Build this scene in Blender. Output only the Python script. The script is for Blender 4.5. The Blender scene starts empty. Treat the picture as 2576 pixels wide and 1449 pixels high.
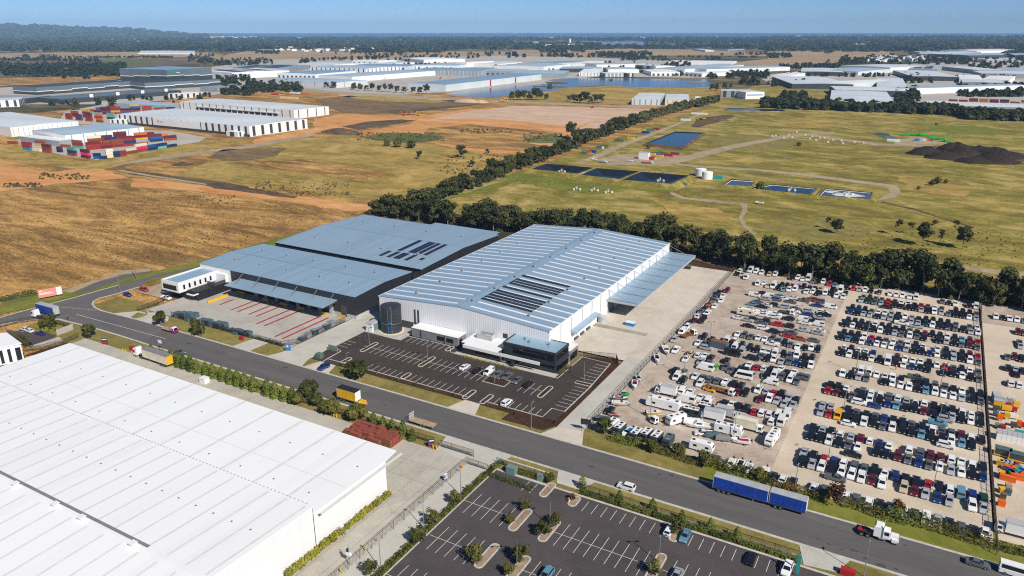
import bpy,math,random
from mathutils import Vector
sc=bpy.context.scene
COL=sc.collection
# camera, sky, sun, exposure
CAM_H=110.0
HAZE=4.8e-5
PITCH=math.radians(19.0956)
YAW=math.radians(29.55)
cam_data=bpy.data.cameras.new('camera')
cam=bpy.data.objects.new('camera',cam_data)
COL.objects.link(cam)
cam.location=(0,0,CAM_H)
cam.rotation_euler=(math.radians(90)-PITCH,0,YAW)
cam_data.sensor_width=36.0
cam_data.lens=36.0*1879.0/2576.0
cam_data.clip_start=1.0
cam_data.clip_end=90000.0
sc.camera=cam
SUN_EL=math.radians(40)
SUN_AZ=math.radians(117)
world=bpy.data.worlds.new('World')
sc.world=world
world.use_nodes=True
wn=world.node_tree
bg=wn.nodes['Background']
sky=wn.nodes.new('ShaderNodeTexSky')
sky.sky_type='NISHITA'
sky.sun_disc=False
sky.sun_elevation=SUN_EL
sky.sun_rotation=SUN_AZ
sky.altitude=8000
sky.air_density=1.5
sky.dust_density=0.0
sky.ozone_density=7.0
wn.links.new(sky.outputs['Color'],bg.inputs['Color'])
bg.inputs['Strength'].default_value=0.078
sun_data=bpy.data.lights.new('sun','SUN')
sun_data.energy=4.6
sun_data.angle=math.radians(0.5)
sun_data.color=(1.0,0.94,0.84)
sun=bpy.data.objects.new('sun',sun_data)
COL.objects.link(sun)
sdir=Vector((math.sin(SUN_AZ)*math.cos(SUN_EL),math.cos(SUN_AZ)*math.cos(SUN_EL),math.sin(SUN_EL)))
sun.rotation_euler=sdir.to_track_quat('Z','Y').to_euler()
sun.location=(0,0,400)
sc.view_settings.view_transform='Standard'
sc.view_settings.look='None'
sc.view_settings.exposure=0.22
sc.view_settings.gamma=1.0
sc.view_settings.use_curve_mapping=False
sc.render.engine='CYCLES'
sc.cycles.max_bounces=5
sc.cycles.diffuse_bounces=2
sc.cycles.glossy_bounces=2
sc.cycles.transmission_bounces=2
sc.cycles.volume_bounces=0
sc.cycles.transparent_max_bounces=6
sc.cycles.use_denoising=False
sc.cycles.filter_width=1.15
sc.cycles.caustics_reflective=False
sc.cycles.caustics_refractive=False
# survey helper: a sighting of the site turned into metres on the ground
_cp,_sp=math.cos(PITCH),math.sin(PITCH)
_cy,_sy=math.cos(YAW),math.sin(YAW)
ZONES={}
for _c in range(4):
 for _r in range(4):
  ZONES['%d%d'%(_c,_r)]=(_c*644.0,_r*362.25,0.25)
for _n,_ox,_oy in(('A',2900,1040),('B',2600,1300),('C',3100,1400),('D',3392,1460),('E',2300,1500),('F',3000,1660),('G',3392,1800)):
 ZONES[_n]=(_ox*0.63889,_oy*0.63889,0.15873)
ZONES['P']=(0.0,0.0,1.0)
def at(zone,x,y,z=0.0):
 ox,oy,s=ZONES[zone]
 px,py=ox+x*s,oy+y*s
 a=(px-1288.0)/1879.0
 b=-(py-724.5)/1879.0
 fwd=_cp+b*_sp
 dz=-_sp+b*_cp
 t=(z-CAM_H)/dz
 X,Y=a*t,fwd*t
 return(X*_cy-Y*_sy,X*_sy+Y*_cy)
def ats(zone,pts,z=0.0):
 return[at(zone,p[0],p[1],z) for p in pts]
# mesh and object helpers
def props(o,label=None,cat=None,group=None,kind=None):
 if label:o['label']=label
 if cat:o['category']=cat
 if group:o['group']=group
 if kind:o['kind']=kind
 return o
class MB:
 def __init__(s):
  s.v,s.f,s.m=[],[],[]
 def face(s,pts,mi=0):
  n=len(s.v)
  s.v.extend([tuple(p) for p in pts])
  s.f.append(list(range(n,n+len(pts))))
  s.m.append(mi)
  return s
 def prism(s,pts,z0,z1,mi=0,top=None,bottom=False):
  a=sum(pts[i][0]*pts[(i+1)%len(pts)][1]-pts[(i+1)%len(pts)][0]*pts[i][1] for i in range(len(pts)))
  if a<0:pts=pts[::-1]
  n,k=len(s.v),len(pts)
  s.v.extend([(p[0],p[1],z0) for p in pts])
  s.v.extend([(p[0],p[1],z1) for p in pts])
  for i in range(k):
   j=(i+1)%k
   s.f.append([n+i,n+j,n+k+j,n+k+i]);s.m.append(mi)
  s.f.append([n+k+i for i in range(k)]);s.m.append(mi if top is None else top)
  if bottom:
   s.f.append([n+k-1-i for i in range(k)]);s.m.append(mi)
  return s
 def box(s,x0,y0,z0,x1,y1,z1,mi=0,top=None,bottom=True):
  return s.prism([(x0,y0),(x1,y0),(x1,y1),(x0,y1)],z0,z1,mi,top,bottom)
 def obox(s,cx,cy,z0,z1,l,w,ang=0.0,mi=0,top=None):
  c,n=math.cos(ang),math.sin(ang)
  pts=[(cx+a*c-b*n,cy+a*n+b*c) for a,b in((-l/2,-w/2),(l/2,-w/2),(l/2,w/2),(-l/2,w/2))]
  return s.prism(pts,z0,z1,mi,top,True)
 def cyl(s,cx,cy,z0,z1,r0,r1=None,n=10,mi=0,top=None):
  r1=r0 if r1 is None else r1
  k=len(s.v)
  for i in range(n):
   t=2*math.pi*i/n
   s.v.append((cx+r0*math.cos(t),cy+r0*math.sin(t),z0))
  for i in range(n):
   t=2*math.pi*i/n
   s.v.append((cx+r1*math.cos(t),cy+r1*math.sin(t),z1))
  for i in range(n):
   j=(i+1)%n
   s.f.append([k+i,k+j,k+n+j,k+n+i]);s.m.append(mi)
  s.f.append([k+n+i for i in range(n)]);s.m.append(mi if top is None else top)
  return s
 def tube(s,p,q,r,n=5,mi=0):
  p,q=Vector(p),Vector(q)
  d=(q-p).normalized()
  a=d.orthogonal().normalized()
  b=d.cross(a)
  k=len(s.v)
  for e in(p,q):
   for i in range(n):
    t=2*math.pi*i/n
    s.v.append(tuple(e+a*(r*math.cos(t))+b*(r*math.sin(t))))
  for i in range(n):
   j=(i+1)%n
   s.f.append([k+i,k+j,k+n+j,k+n+i]);s.m.append(mi)
  s.f.append([k+n-1-i for i in range(n)]);s.m.append(mi)
  s.f.append([k+n+i for i in range(n)]);s.m.append(mi)
  return s
 def wheel(s,cx,cy,cz,r,w,ang=0.0,n=10,mi=0):
  """wheel whose axle lies along local y turned by ang"""
  ax,ay=-math.sin(ang)*w/2,math.cos(ang)*w/2
  return s.tube((cx-ax,cy-ay,cz),(cx+ax,cy+ay,cz),r,n,mi)
 def mesh(s,name,mats,off=(0,0,0),smooth=False):
  me=bpy.data.meshes.new(name)
  if off!=(0,0,0):
   vs=[(a[0]-off[0],a[1]-off[1],a[2]-off[2]) for a in s.v]
  else:
   vs=s.v
  me.from_pydata(vs,[],s.f)
  for m in(mats if isinstance(mats,(list,tuple)) else[mats]):
   me.materials.append(m)
  me.polygons.foreach_set('material_index',s.m)
  if smooth:
   me.polygons.foreach_set('use_smooth',[True]*len(s.f))
  me.update()
  return me
 def build(s,name,mats,parent=None,loc=None,smooth=False,**kw):
  """authored in world metres; origin at the parent's base or at loc"""
  off=(0,0,0)
  if parent is not None:off=tuple(parent.location)
  elif loc is not None:off=tuple(loc) if len(loc)==3 else(loc[0],loc[1],0.0)
  o=bpy.data.objects.new(name,s.mesh(name,mats,off,smooth))
  COL.objects.link(o)
  if parent is not None:o.parent=parent
  elif loc is not None:o.location=off
  return props(o,**kw)
def thing(name,loc,label=None,cat=None,group=None,rz=0.0):
 o=bpy.data.objects.new(name,None)
 o.empty_display_size=0.5
 COL.objects.link(o)
 o.location=(loc[0],loc[1],loc[2] if len(loc)>2 else 0.0)
 o.rotation_euler=(0,0,rz)
 return props(o,label,cat,group)
def put(name,mesh,parent=None,loc=(0,0,0),rz=0.0,**kw):
 o=bpy.data.objects.new(name,mesh)
 COL.objects.link(o)
 o.location=loc
 o.rotation_euler=(0,0,rz)
 if parent is not None:o.parent=parent
 return props(o,**kw)
def dup_tree(src,loc,rz=0.0,label=None,group=None,color=None,scale=None):
 r=src.copy();COL.objects.link(r)
 r.location=loc if len(loc)==3 else(loc[0],loc[1],0.0)
 r.rotation_euler=(0,0,rz)
 if scale is not None:r.scale=scale
 if label:r['label']=label
 if group:r['group']=group
 if color is not None:r.color=color
 for ch in src.children:
  c=ch.copy();COL.objects.link(c);c.parent=r
  if color is not None:c.color=color
  for gch in ch.children:
   d=gch.copy();COL.objects.link(d);d.parent=c
   if color is not None:d.color=color
 return r
# materials
def _mat(name):
 m=bpy.data.materials.new(name)
 m.use_nodes=True
 return m,m.node_tree,m.node_tree.nodes['Principled BSDF']
def paint(name,col,rough=0.55,metal=0.0,var=0.06,scale=0.4,spec=0.3,streak=None):
 """a plain coated or cast surface with slight wear"""
 m,nt,b=_mat(name)
 b.inputs['Roughness'].default_value=rough
 b.inputs['Metallic'].default_value=metal
 b.inputs['Specular IOR Level'].default_value=spec
 tc=nt.nodes.new('ShaderNodeTexCoord')
 no=nt.nodes.new('ShaderNodeTexNoise')
 no.inputs['Scale'].default_value=scale
 no.inputs['Detail'].default_value=5
 if streak:
  mp=nt.nodes.new('ShaderNodeMapping')
  mp.inputs['Scale'].default_value=streak
  nt.links.new(tc.outputs['Object'],mp.inputs['Vector'])
  nt.links.new(mp.outputs['Vector'],no.inputs['Vector'])
 else:
  nt.links.new(tc.outputs['Object'],no.inputs['Vector'])
 r=nt.nodes.new('ShaderNodeValToRGB')
 lo=tuple(max(0,c*(1-var*2)) for c in col)+(1,)
 hi=tuple(min(1,c*(1+var*1.2)) for c in col)+(1,)
 r.color_ramp.elements[0].position=0.3;r.color_ramp.elements[0].color=lo
 r.color_ramp.elements[1].position=0.7;r.color_ramp.elements[1].color=hi
 nt.links.new(no.outputs['Fac'],r.inputs['Fac'])
 nt.links.new(r.outputs['Color'],b.inputs['Base Color'])
 return m
def ground_mat(name,cols,s1=0.01,s2=0.08,s3=0.9,stretch=(1,1,1),rot=0.0,rough=0.95,fine=0.25,dist=1.5,w1=0.55,rng=(.33,.68)):
 """soil, grass or gravel: colour patches at three scales.  cols = 4 colours from dark to light"""
 m,nt,b=_mat(name)
 N,L=nt.nodes,nt.links
 b.inputs['Roughness'].default_value=rough
 b.inputs['Specular IOR Level'].default_value=0.1
 tc=N.new('ShaderNodeTexCoord')
 mp=N.new('ShaderNodeMapping')
 mp.inputs['Scale'].default_value=stretch
 mp.inputs['Rotation'].default_value=(0,0,rot)
 L.new(tc.outputs['Object'],mp.inputs['Vector'])
 ns=[]
 for sc_,det,di in((s1,6,dist),(s2,6,0.8),(s3,4,0.0)):
  n=N.new('ShaderNodeTexNoise')
  n.inputs['Scale'].default_value=sc_
  n.inputs['Detail'].default_value=det
  n.inputs['Roughness'].default_value=0.62
  n.inputs['Distortion'].default_value=di
  L.new(mp.outputs['Vector'],n.inputs['Vector'])
  ns.append(n)
 a1=N.new('ShaderNodeMath');a1 .operation='MULTIPLY_ADD'
 L.new(ns[0].outputs['Fac'],a1 .inputs[0]);a1 .inputs[1].default_value=w1
 a0=N.new('ShaderNodeMath');a0 .operation='MULTIPLY'
 L.new(ns[1].outputs['Fac'],a0 .inputs[0]);a0 .inputs[1].default_value=1-w1
 L.new(a0 .outputs[0],a1 .inputs[2])
 a2=N.new('ShaderNodeMath');a2 .operation='MULTIPLY_ADD'
 sub=N.new('ShaderNodeMath');sub.operation='SUBTRACT'
 L.new(ns[2].outputs['Fac'],sub.inputs[0]);sub.inputs[1].default_value=0.5
 L.new(sub.outputs[0],a2 .inputs[0]);a2 .inputs[1].default_value=fine
 L.new(a1 .outputs[0],a2 .inputs[2])
 r=N.new('ShaderNodeValToRGB')
 e=r.color_ramp.elements
 e[0].position=rng[0];e[0].color=tuple(cols[0])+(1,)
 e[1].position=rng[1];e[1].color=tuple(cols[3])+(1,)
 for p,c in((rng[0]+(rng[1]-rng[0])*.35,cols[1]),(rng[0]+(rng[1]-rng[0])*.67,cols[2])):
  q=e.new(p);q.color=tuple(c)+(1,)
 L.new(a2 .outputs[0],r.inputs['Fac'])
 L.new(r.outputs['Color'],b.inputs['Base Color'])
 bp=N.new('ShaderNodeBump');bp.inputs['Strength'].default_value=0.25;bp.inputs['Distance'].default_value=0.3
 L.new(ns[2].outputs['Fac'],bp.inputs['Height']);L.new(bp.outputs['Normal'],b.inputs['Normal'])
 return m
def sheet_metal(name,col,pitch=0.3,axis=0,rough=0.4,metal=0.0,spec=0.4,var=0.05,depth=0.35):
 """corrugated cladding: ribs as fine relief, panel to panel tone differences"""
 m,nt,b=_mat(name)
 N,L=nt.nodes,nt.links
 b.inputs['Roughness'].default_value=rough
 b.inputs['Metallic'].default_value=metal
 b.inputs['Specular IOR Level'].default_value=spec
 tc=N.new('ShaderNodeTexCoord')
 sp=N.new('ShaderNodeSeparateXYZ')
 L.new(tc.outputs['Object'],sp.inputs[0])
 ax=sp.outputs[axis]
 mu=N.new('ShaderNodeMath');mu.operation='MULTIPLY';mu.inputs[1].default_value=1.0/(pitch*4)
 L.new(ax,mu.inputs[0])
 fl=N.new('ShaderNodeMath');fl.operation='FLOOR';L.new(mu.outputs[0],fl.inputs[0])
 wn_=N.new('ShaderNodeTexWhiteNoise');wn_.noise_dimensions='1D';L.new(fl.outputs[0],wn_.inputs['W'])
 no=N.new('ShaderNodeTexNoise');no.inputs['Scale'].default_value=0.06;no.inputs['Detail'].default_value=4
 L.new(tc.outputs['Object'],no.inputs['Vector'])
 ad=N.new('ShaderNodeMath');ad.operation='ADD'
 L.new(wn_.outputs['Value'],ad.inputs[0]);L.new(no.outputs['Fac'],ad.inputs[1])
 r=N.new('ShaderNodeValToRGB')
 r.color_ramp.elements[0].position=0.3;r.color_ramp.elements[0].color=tuple(c*(1-var) for c in col)+(1,)
 r.color_ramp.elements[1].position=1.6;r.color_ramp.elements[1].color=tuple(min(1,c*(1+var)) for c in col)+(1,)
 L.new(ad.outputs[0],r.inputs['Fac'])
 L.new(r.outputs['Color'],b.inputs['Base Color'])
 sn=N.new('ShaderNodeMath');sn.operation='SINE'
 m2=N.new('ShaderNodeMath');m2 .operation='MULTIPLY';m2 .inputs[1].default_value=2*math.pi/pitch
 L.new(ax,m2 .inputs[0]);L.new(m2 .outputs[0],sn.inputs[0])
 bp=N.new('ShaderNodeBump');bp.inputs['Strength'].default_value=depth;bp.inputs['Distance'].default_value=0.03
 L.new(sn.outputs[0],bp.inputs['Height']);L.new(bp.outputs['Normal'],b.inputs['Normal'])
 return m
def object_paint(name,rough=0.25,spec=0.5,coat=0.3):
 """paint that takes the colour of the object that wears it"""
 m,nt,b=_mat(name)
 oi=nt.nodes.new('ShaderNodeObjectInfo')
 nt.links.new(oi.outputs['Color'],b.inputs['Base Color'])
 b.inputs['Roughness'].default_value=rough
 b.inputs['Specular IOR Level'].default_value=spec
 b.inputs['Coat Weight'].default_value=coat
 b.inputs['Coat Roughness'].default_value=0.08
 return m
def leaf_mat(name,dark,light,sat=1.0):
 m,nt,b=_mat(name)
 N,L=nt.nodes,nt.links
 b.inputs['Roughness'].default_value=0.6
 b.inputs['Specular IOR Level'].default_value=0.15
 oi=N.new('ShaderNodeObjectInfo')
 ge=N.new('ShaderNodeNewGeometry')
 no=N.new('ShaderNodeTexNoise');no.inputs['Scale'].default_value=0.55;no.inputs['Detail'].default_value=3
 L.new(ge.outputs['Position'],no.inputs['Vector'])
 ad=N.new('ShaderNodeMath');ad.operation='MULTIPLY_ADD';ad.inputs[1].default_value=0.45
 sb=N.new('ShaderNodeMath');sb.operation='SUBTRACT';sb.inputs[1].default_value=0.22
 L.new(oi.outputs['Random'],ad.inputs[0]);L.new(no.outputs['Fac'],ad.inputs[2]);L.new(ad.outputs[0],sb.inputs[0])
 r=N.new('ShaderNodeValToRGB')
 r.color_ramp.elements[0].position=0.25;r.color_ramp.elements[0].color=tuple(dark)+(1,)
 r.color_ramp.elements[1].position=0.8;r.color_ramp.elements[1].color=tuple(light)+(1,)
 L.new(sb.outputs[0],r.inputs['Fac']);L.new(r.outputs['Color'],b.inputs['Base Color'])
 return m
def water_mat(name,col,rough=0.08,bump=0.15,scale=0.25,spec=0.5):
 m,nt,b=_mat(name)
 N,L=nt.nodes,nt.links
 b.inputs['Base Color'].default_value=tuple(col)+(1,)
 b.inputs['Roughness'].default_value=rough
 b.inputs['Specular IOR Level'].default_value=spec
 tc=N.new('ShaderNodeTexCoord')
 no=N.new('ShaderNodeTexNoise');no.inputs['Scale'].default_value=scale;no.inputs['Detail'].default_value=4
 L.new(tc.outputs['Object'],no.inputs['Vector'])
 bp=N.new('ShaderNodeBump');bp.inputs['Strength'].default_value=bump;bp.inputs['Distance'].default_value=0.3
 L.new(no.outputs['Fac'],bp.inputs['Height']);L.new(bp.outputs['Normal'],b.inputs['Normal'])
 return m
M={}
M['white_roof']=sheet_metal('white_roof',(0.84,0.85,0.85),0.76,0,0.5,var=0.025,depth=0.06)
M['white_wall']=sheet_metal('white_wall',(0.80,0.80,0.80),0.3,1,0.5,var=0.02)
M['white_wall_u']=sheet_metal('white_wall_u',(0.74,0.75,0.77),0.9,0,0.5,var=0.04,depth=0.4)
M['zinc_u']=sheet_metal('zinc_u',(0.31,0.44,0.55),0.76,0,0.42,0.25,0.5,0.05)
M['zinc_v']=sheet_metal('zinc_v',(0.31,0.44,0.55),0.76,1,0.42,0.25,0.5,0.05)
M['zinc_pale']=sheet_metal('zinc_pale',(0.32,0.46,0.58),0.76,0,0.42,0.25,0.5,0.05)
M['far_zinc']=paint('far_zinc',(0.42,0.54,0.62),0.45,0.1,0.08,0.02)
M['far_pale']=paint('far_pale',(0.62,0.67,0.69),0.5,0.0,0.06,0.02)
M['far_white']=paint('far_white',(0.80,0.81,0.80),0.55,0,0.03,0.05)
M['far_grey']=paint('far_grey',(0.30,0.33,0.35),0.6,0,0.06,0.05)
M['far_dark']=paint('far_dark',(0.05,0.06,0.07),0.55,0,0.1,0.05)
M['far_blue']=paint('far_blue',(0.22,0.34,0.45),0.5,0,0.06,0.05)
M['black_wall']=sheet_metal('black_wall',(0.022,0.024,0.027),0.3,1,0.45,var=0.1)
M['black_wall_u']=sheet_metal('black_wall_u',(0.026,0.028,0.032),0.3,0,0.45,var=0.1)
M['black']=paint('black',(0.02,0.021,0.023),0.5)
M['dark_grey']=paint('dark_grey',(0.07,0.075,0.082),0.5)
M['charcoal']=paint('charcoal',(0.035,0.042,0.05),0.45)
M['mid_grey']=paint('mid_grey',(0.22,0.225,0.235),0.6)
M['light_grey']=paint('light_grey',(0.45,0.46,0.47),0.55)
M['white']=paint('white',(0.80,0.80,0.80),0.5,var=0.02)
M['cream']=paint('cream',(0.72,0.66,0.52),0.6)
M['galv']=paint('galv',(0.45,0.47,0.49),0.35,0.5,0.08)
M['skylight']=paint('skylight',(0.80,0.83,0.85),0.25,0,0.03,0.3,0.5)
M['glass_dark']=paint('glass_dark',(0.008,0.010,0.013),0.06,0,0.1,0.3,0.7)
M['car_glass']=paint('car_glass',(0.012,0.015,0.02),0.05,0,0.1,2.0,0.8)
M['tyre']=paint('tyre',(0.014,0.014,0.015),0.85)
M['rim']=paint('rim',(0.35,0.36,0.37),0.35,0.6)
M['asphalt']=ground_mat('asphalt',[(0.112,0.103,0.104),(0.128,0.118,0.119),(0.141,0.131,0.129),(0.163,0.150,0.143)],0.02,0.15,3.0,fine=0.5)
M['asphalt_road']=ground_mat('asphalt_road',[(0.098,0.094,0.093),(0.112,0.107,0.106),(0.128,0.121,0.118),(0.150,0.140,0.134)],0.06,0.35,3.0,(.06,1.3,1),0,fine=0.5)
M['hill_wood']=ground_mat('hill_wood',[(0.02,0.03,0.014),(0.035,0.045,0.02),(0.05,0.055,0.028),(0.11,0.10,0.06)],0.002,0.008,0.03,fine=.3)
M['asphalt_new']=ground_mat('asphalt_new',[(0.052,0.040,0.038),(0.062,0.048,0.046),(0.069,0.056,0.050),(0.083,0.064,0.060)],0.03,0.2,3.0,fine=0.5)
M['asphalt_old']=ground_mat('asphalt_old',[(0.064,0.054,0.055),(0.077,0.067,0.068),(0.089,0.076,0.077),(0.106,0.089,0.089)],0.03,0.2,3.0,fine=0.5)
M['concrete']=ground_mat('concrete',[(0.401,0.378,0.334),(0.479,0.456,0.401),(0.523,0.501,0.445),(0.579,0.557,0.501)],0.025,0.2,2.0,fine=0.3)
M['concrete_warm']=ground_mat('concrete_warm',[(0.458,0.403,0.337),(0.550,0.498,0.413),(0.607,0.547,0.463),(0.664,0.606,0.525)],0.02,0.15,1.5,fine=0.3)
M['concrete_old']=ground_mat('concrete_old',[(0.356,0.330,0.277),(0.436,0.409,0.343),(0.488,0.449,0.383),(0.541,0.502,0.436)],0.03,0.25,2.0,fine=0.4)
M['concrete_grey']=ground_mat('concrete_grey',[(0.333,0.308,0.282),(0.416,0.389,0.347),(0.463,0.435,0.391),(0.523,0.479,0.435)],0.03,0.25,2.0,fine=0.4)
M['kerb']=paint('kerb',(0.52,0.49,0.43),0.8,var=0.1,scale=0.8)
M['line']=paint('line',(0.74,0.73,0.70),0.7,var=0.1,scale=2.0)
M['yellow']=paint('yellow',(0.72,0.42,0.02),0.55)
M['red_line']=paint('red_line',(0.38,0.045,0.05),0.7,var=0.15,scale=0.6)
M['mulch']=ground_mat('mulch',[(0.035,0.018,0.012),(0.055,0.028,0.018),(0.070,0.038,0.025),(0.10,0.06,0.04)],0.05,0.5,4.0,fine=0.6)
M['verge']=ground_mat('verge',[(0.130,0.111,0.029),(0.195,0.163,0.046),(0.260,0.215,0.065),(0.364,0.286,0.111)],0.04,0.35,3.0,fine=0.4)
M['verge_green']=ground_mat('verge_green',[(0.099,0.116,0.019),(0.152,0.165,0.026),(0.205,0.202,0.038),(0.264,0.233,0.060)],0.04,0.3,3.0,fine=0.4)
M['yard_gravel']=ground_mat('yard_gravel',[(0.269,0.197,0.141),(0.403,0.328,0.258),(0.497,0.419,0.347),(0.592,0.511,0.438)],0.03,0.2,1.5,fine=0.35)
M['yard_concrete']=ground_mat('yard_concrete',[(0.444,0.363,0.278),(0.542,0.460,0.351),(0.604,0.508,0.399),(0.665,0.581,0.472)],0.02,0.12,1.5,fine=0.3)
M['paddock']=ground_mat('paddock',[(0.16,0.095,0.036),(0.285,0.160,0.050),(0.43,0.245,0.078),(0.62,0.37,0.135)],0.013,0.11,0.55,(.8,3.0,1),0.45,fine=0.5,w1=0.65,rng=(.40,.62))
M['paddock_pale']=ground_mat('paddock_pale',[(0.189,0.149,0.036),(0.304,0.216,0.054),(0.392,0.270,0.078),(0.507,0.351,0.120)],0.012,0.09,0.8,(1,1.8,1),0.9,fine=0.45,rng=(.39,.62))
M['meadow']=ground_mat('meadow',[(0.154,0.121,0.032),(0.211,0.182,0.036),(0.314,0.248,0.064),(0.456,0.330,0.122)],0.013,0.055,0.45,(1,1.6,1),0.3,fine=0.35,rng=(.40,.61))
M['bare_orange']=ground_mat('bare_orange',[(0.420,0.176,0.058),(0.548,0.259,0.089),(0.630,0.330,0.131),(0.723,0.418,0.199)],0.01,0.06,0.5,(1,2,1),0.2,fine=0.3)
M['bare_pink']=ground_mat('bare_pink',[(0.44,0.28,0.18),(0.53,0.36,0.25),(0.60,0.43,0.31),(0.66,0.50,0.39)],0.012,0.07,0.5,(1,3,1),0.2,fine=0.3)
M['brown_soil']=ground_mat('brown_soil',[(0.10,0.065,0.035),(0.16,0.105,0.055),(0.22,0.15,0.075),(0.30,0.20,0.10)],0.02,0.09,0.6,(1,3,1),0.2,fine=0.5)
M['dc_grey']=paint('dc_grey',(0.13,0.17,0.20),0.5,0,0.06,0.05)
M['dark_soil']=ground_mat('dark_soil',[(0.057,0.039,0.028),(0.098,0.067,0.041),(0.149,0.103,0.060),(0.241,0.172,0.098)],0.015,0.09,0.8,(1,2,1),0.4,fine=0.4)
M['track']=ground_mat('track',[(0.26,0.19,0.11),(0.35,0.27,0.17),(0.41,0.33,0.22),(0.48,0.39,0.28)],0.03,0.2,1.0)
M['far_tan']=ground_mat('far_tan',[(0.230,0.155,0.081),(0.333,0.230,0.127),(0.414,0.299,0.172),(0.483,0.356,0.218)],0.0025,0.015,0.1,(1,3,1),0.5,fine=0.2)
M['far_brown']=ground_mat('far_brown',[(0.10,0.065,0.045),(0.14,0.09,0.06),(0.18,0.12,0.08),(0.22,0.15,0.10)],0.004,0.02,0.1,(1,3,1),0.5,fine=0.2)
M['far_green']=ground_mat('far_green',[(0.07,0.09,0.025),(0.10,0.12,0.035),(0.14,0.15,0.05),(0.19,0.19,0.07)],0.004,0.02,0.1,fine=0.2)
M['far_land']=ground_mat('far_land',[(0.030,0.038,0.016),(0.075,0.070,0.030),(0.17,0.13,0.065),(0.27,0.20,0.115)],0.0013,0.006,0.05,(1,2.5,1),-0.5,fine=0.15,rng=(.40,.60))
M['heap']=ground_mat('heap',[(0.020,0.016,0.013),(0.034,0.026,0.020),(0.046,0.035,0.027),(0.07,0.053,0.04)],0.08,0.4,2.0)
M['liner']=paint('liner',(0.012,0.015,0.020),0.35,0,0.2,0.3,0.5)
M['lake']=water_mat('lake',(0.055,0.066,0.080),0.16,0.4,0.12,0.28)
M['pond_water']=water_mat('pond_water',(0.004,0.028,0.055),0.12,0.3,0.4,0.2)
M['sea']=water_mat('sea',(0.006,0.085,0.24),0.6,0.4,0.02,0.1)
M['leaf_gum']=leaf_mat('leaf_gum',(0.020,0.028,0.009),(0.095,0.100,0.030))
M['leaf_round']=leaf_mat('leaf_round',(0.040,0.048,0.008),(0.135,0.128,0.026))
M['leaf_bright']=leaf_mat('leaf_bright',(0.045,0.072,0.010),(0.15,0.185,0.026))
M['leaf_yellow']=leaf_mat('leaf_yellow',(0.16,0.155,0.018),(0.36,0.33,0.04))
M['leaf_rust']=leaf_mat('leaf_rust',(0.055,0.026,0.010),(0.13,0.055,0.018))
M['leaf_far']=leaf_mat('leaf_far',(0.012,0.022,0.010),(0.045,0.058,0.022))
M['leaf_dry']=leaf_mat('leaf_dry',(0.035,0.03,0.012),(0.09,0.075,0.03))
M['trunk']=paint('trunk',(0.26,0.21,0.16),0.9,var=0.2,scale=2.0)
M['car']=object_paint('car')
M['box']=object_paint('box',0.55,0.3,0.0)
M['solar']=paint('solar',(0.008,0.011,0.022),0.12,0,0.2,1.5,0.6)
M['red']=paint('red',(0.42,0.02,0.025),0.5)
M['terracotta']=paint('terracotta',(0.26,0.07,0.045),0.75,var=0.2,scale=1.0)
M['truck_blue']=paint('truck_blue',(0.012,0.055,0.34),0.5,0,0.12,0.5)
M['orange']=paint('orange',(0.75,0.14,0.01),0.5)
M['green_box']=paint('green_box',(0.10,0.19,0.13),0.6)
M['teal']=paint('teal',(0.02,0.32,0.30),0.5)
M['blue']=paint('blue',(0.01,0.22,0.55),0.5)
M['pink']=paint('pink',(0.72,0.28,0.24),0.6)
M['wood']=paint('wood',(0.42,0.30,0.20),0.8,var=0.15,scale=1.5)
M['stack_blue']=paint('stack_blue',(0.085,0.135,0.155),0.6,var=0.15,scale=0.8)
M['panel_green']=paint('panel_green',(0.16,0.24,0.22),0.6)
M['rust']=paint('rust',(0.22,0.10,0.045),0.85,var=0.3,scale=1.2)
M['lamp']=paint('lamp',(0.30,0.33,0.34),0.4,0.4)
# the setting: ground, roads, water
R=random.Random(11)
def sheet(name,pts,z,m,kind='structure',parent=None):
 a=sum(pts[i][0]*pts[(i+1)%len(pts)][1]-pts[(i+1)%len(pts)][0]*pts[i][1] for i in range(len(pts)))
 if a<0:pts=pts[::-1]
 b=MB()
 b.face([(p[0],p[1],z) for p in pts])
 return b.build(name,M[m] if isinstance(m,str) else m,parent,kind=kind)
def rect(name,u0,u1,v0,v1,z,m,parent=None,kind='structure'):
 return sheet(name,[(u0,v0),(u1,v0),(u1,v1),(u0,v1)],z,m,kind,parent)
def wob(pts,amp,seg,seed=0):
 """break a straight outline into a natural, uneven one"""
 r=random.Random(seed)
 out=[]
 for i in range(len(pts)):
  a,b=pts[i],pts[(i+1)%len(pts)]
  L=math.hypot(b[0]-a[0],b[1]-a[1])
  n=max(1,int(L/seg))
  nx,ny=-(b[1]-a[1])/max(L,1e-6),(b[0]-a[0])/max(L,1e-6)
  for k in range(n):
   t=k/n
   d=r.uniform(-amp,amp) if k else 0
   out.append((a[0]+(b[0]-a[0])*t+nx*d,a[1]+(b[1]-a[1])*t+ny*d))
 return out
def field(name,m,z,pts,zone='P',amp=0.0,seg=30.0):
 p=ats(zone,pts,0)
 if amp:p=wob(p,amp,seg,len(name)+int(z*1000))
 return sheet(name,p,z,m)
b=MB()
rings=[0,900,1800,3500,6000,9000,12600]
nseg=96
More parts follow.
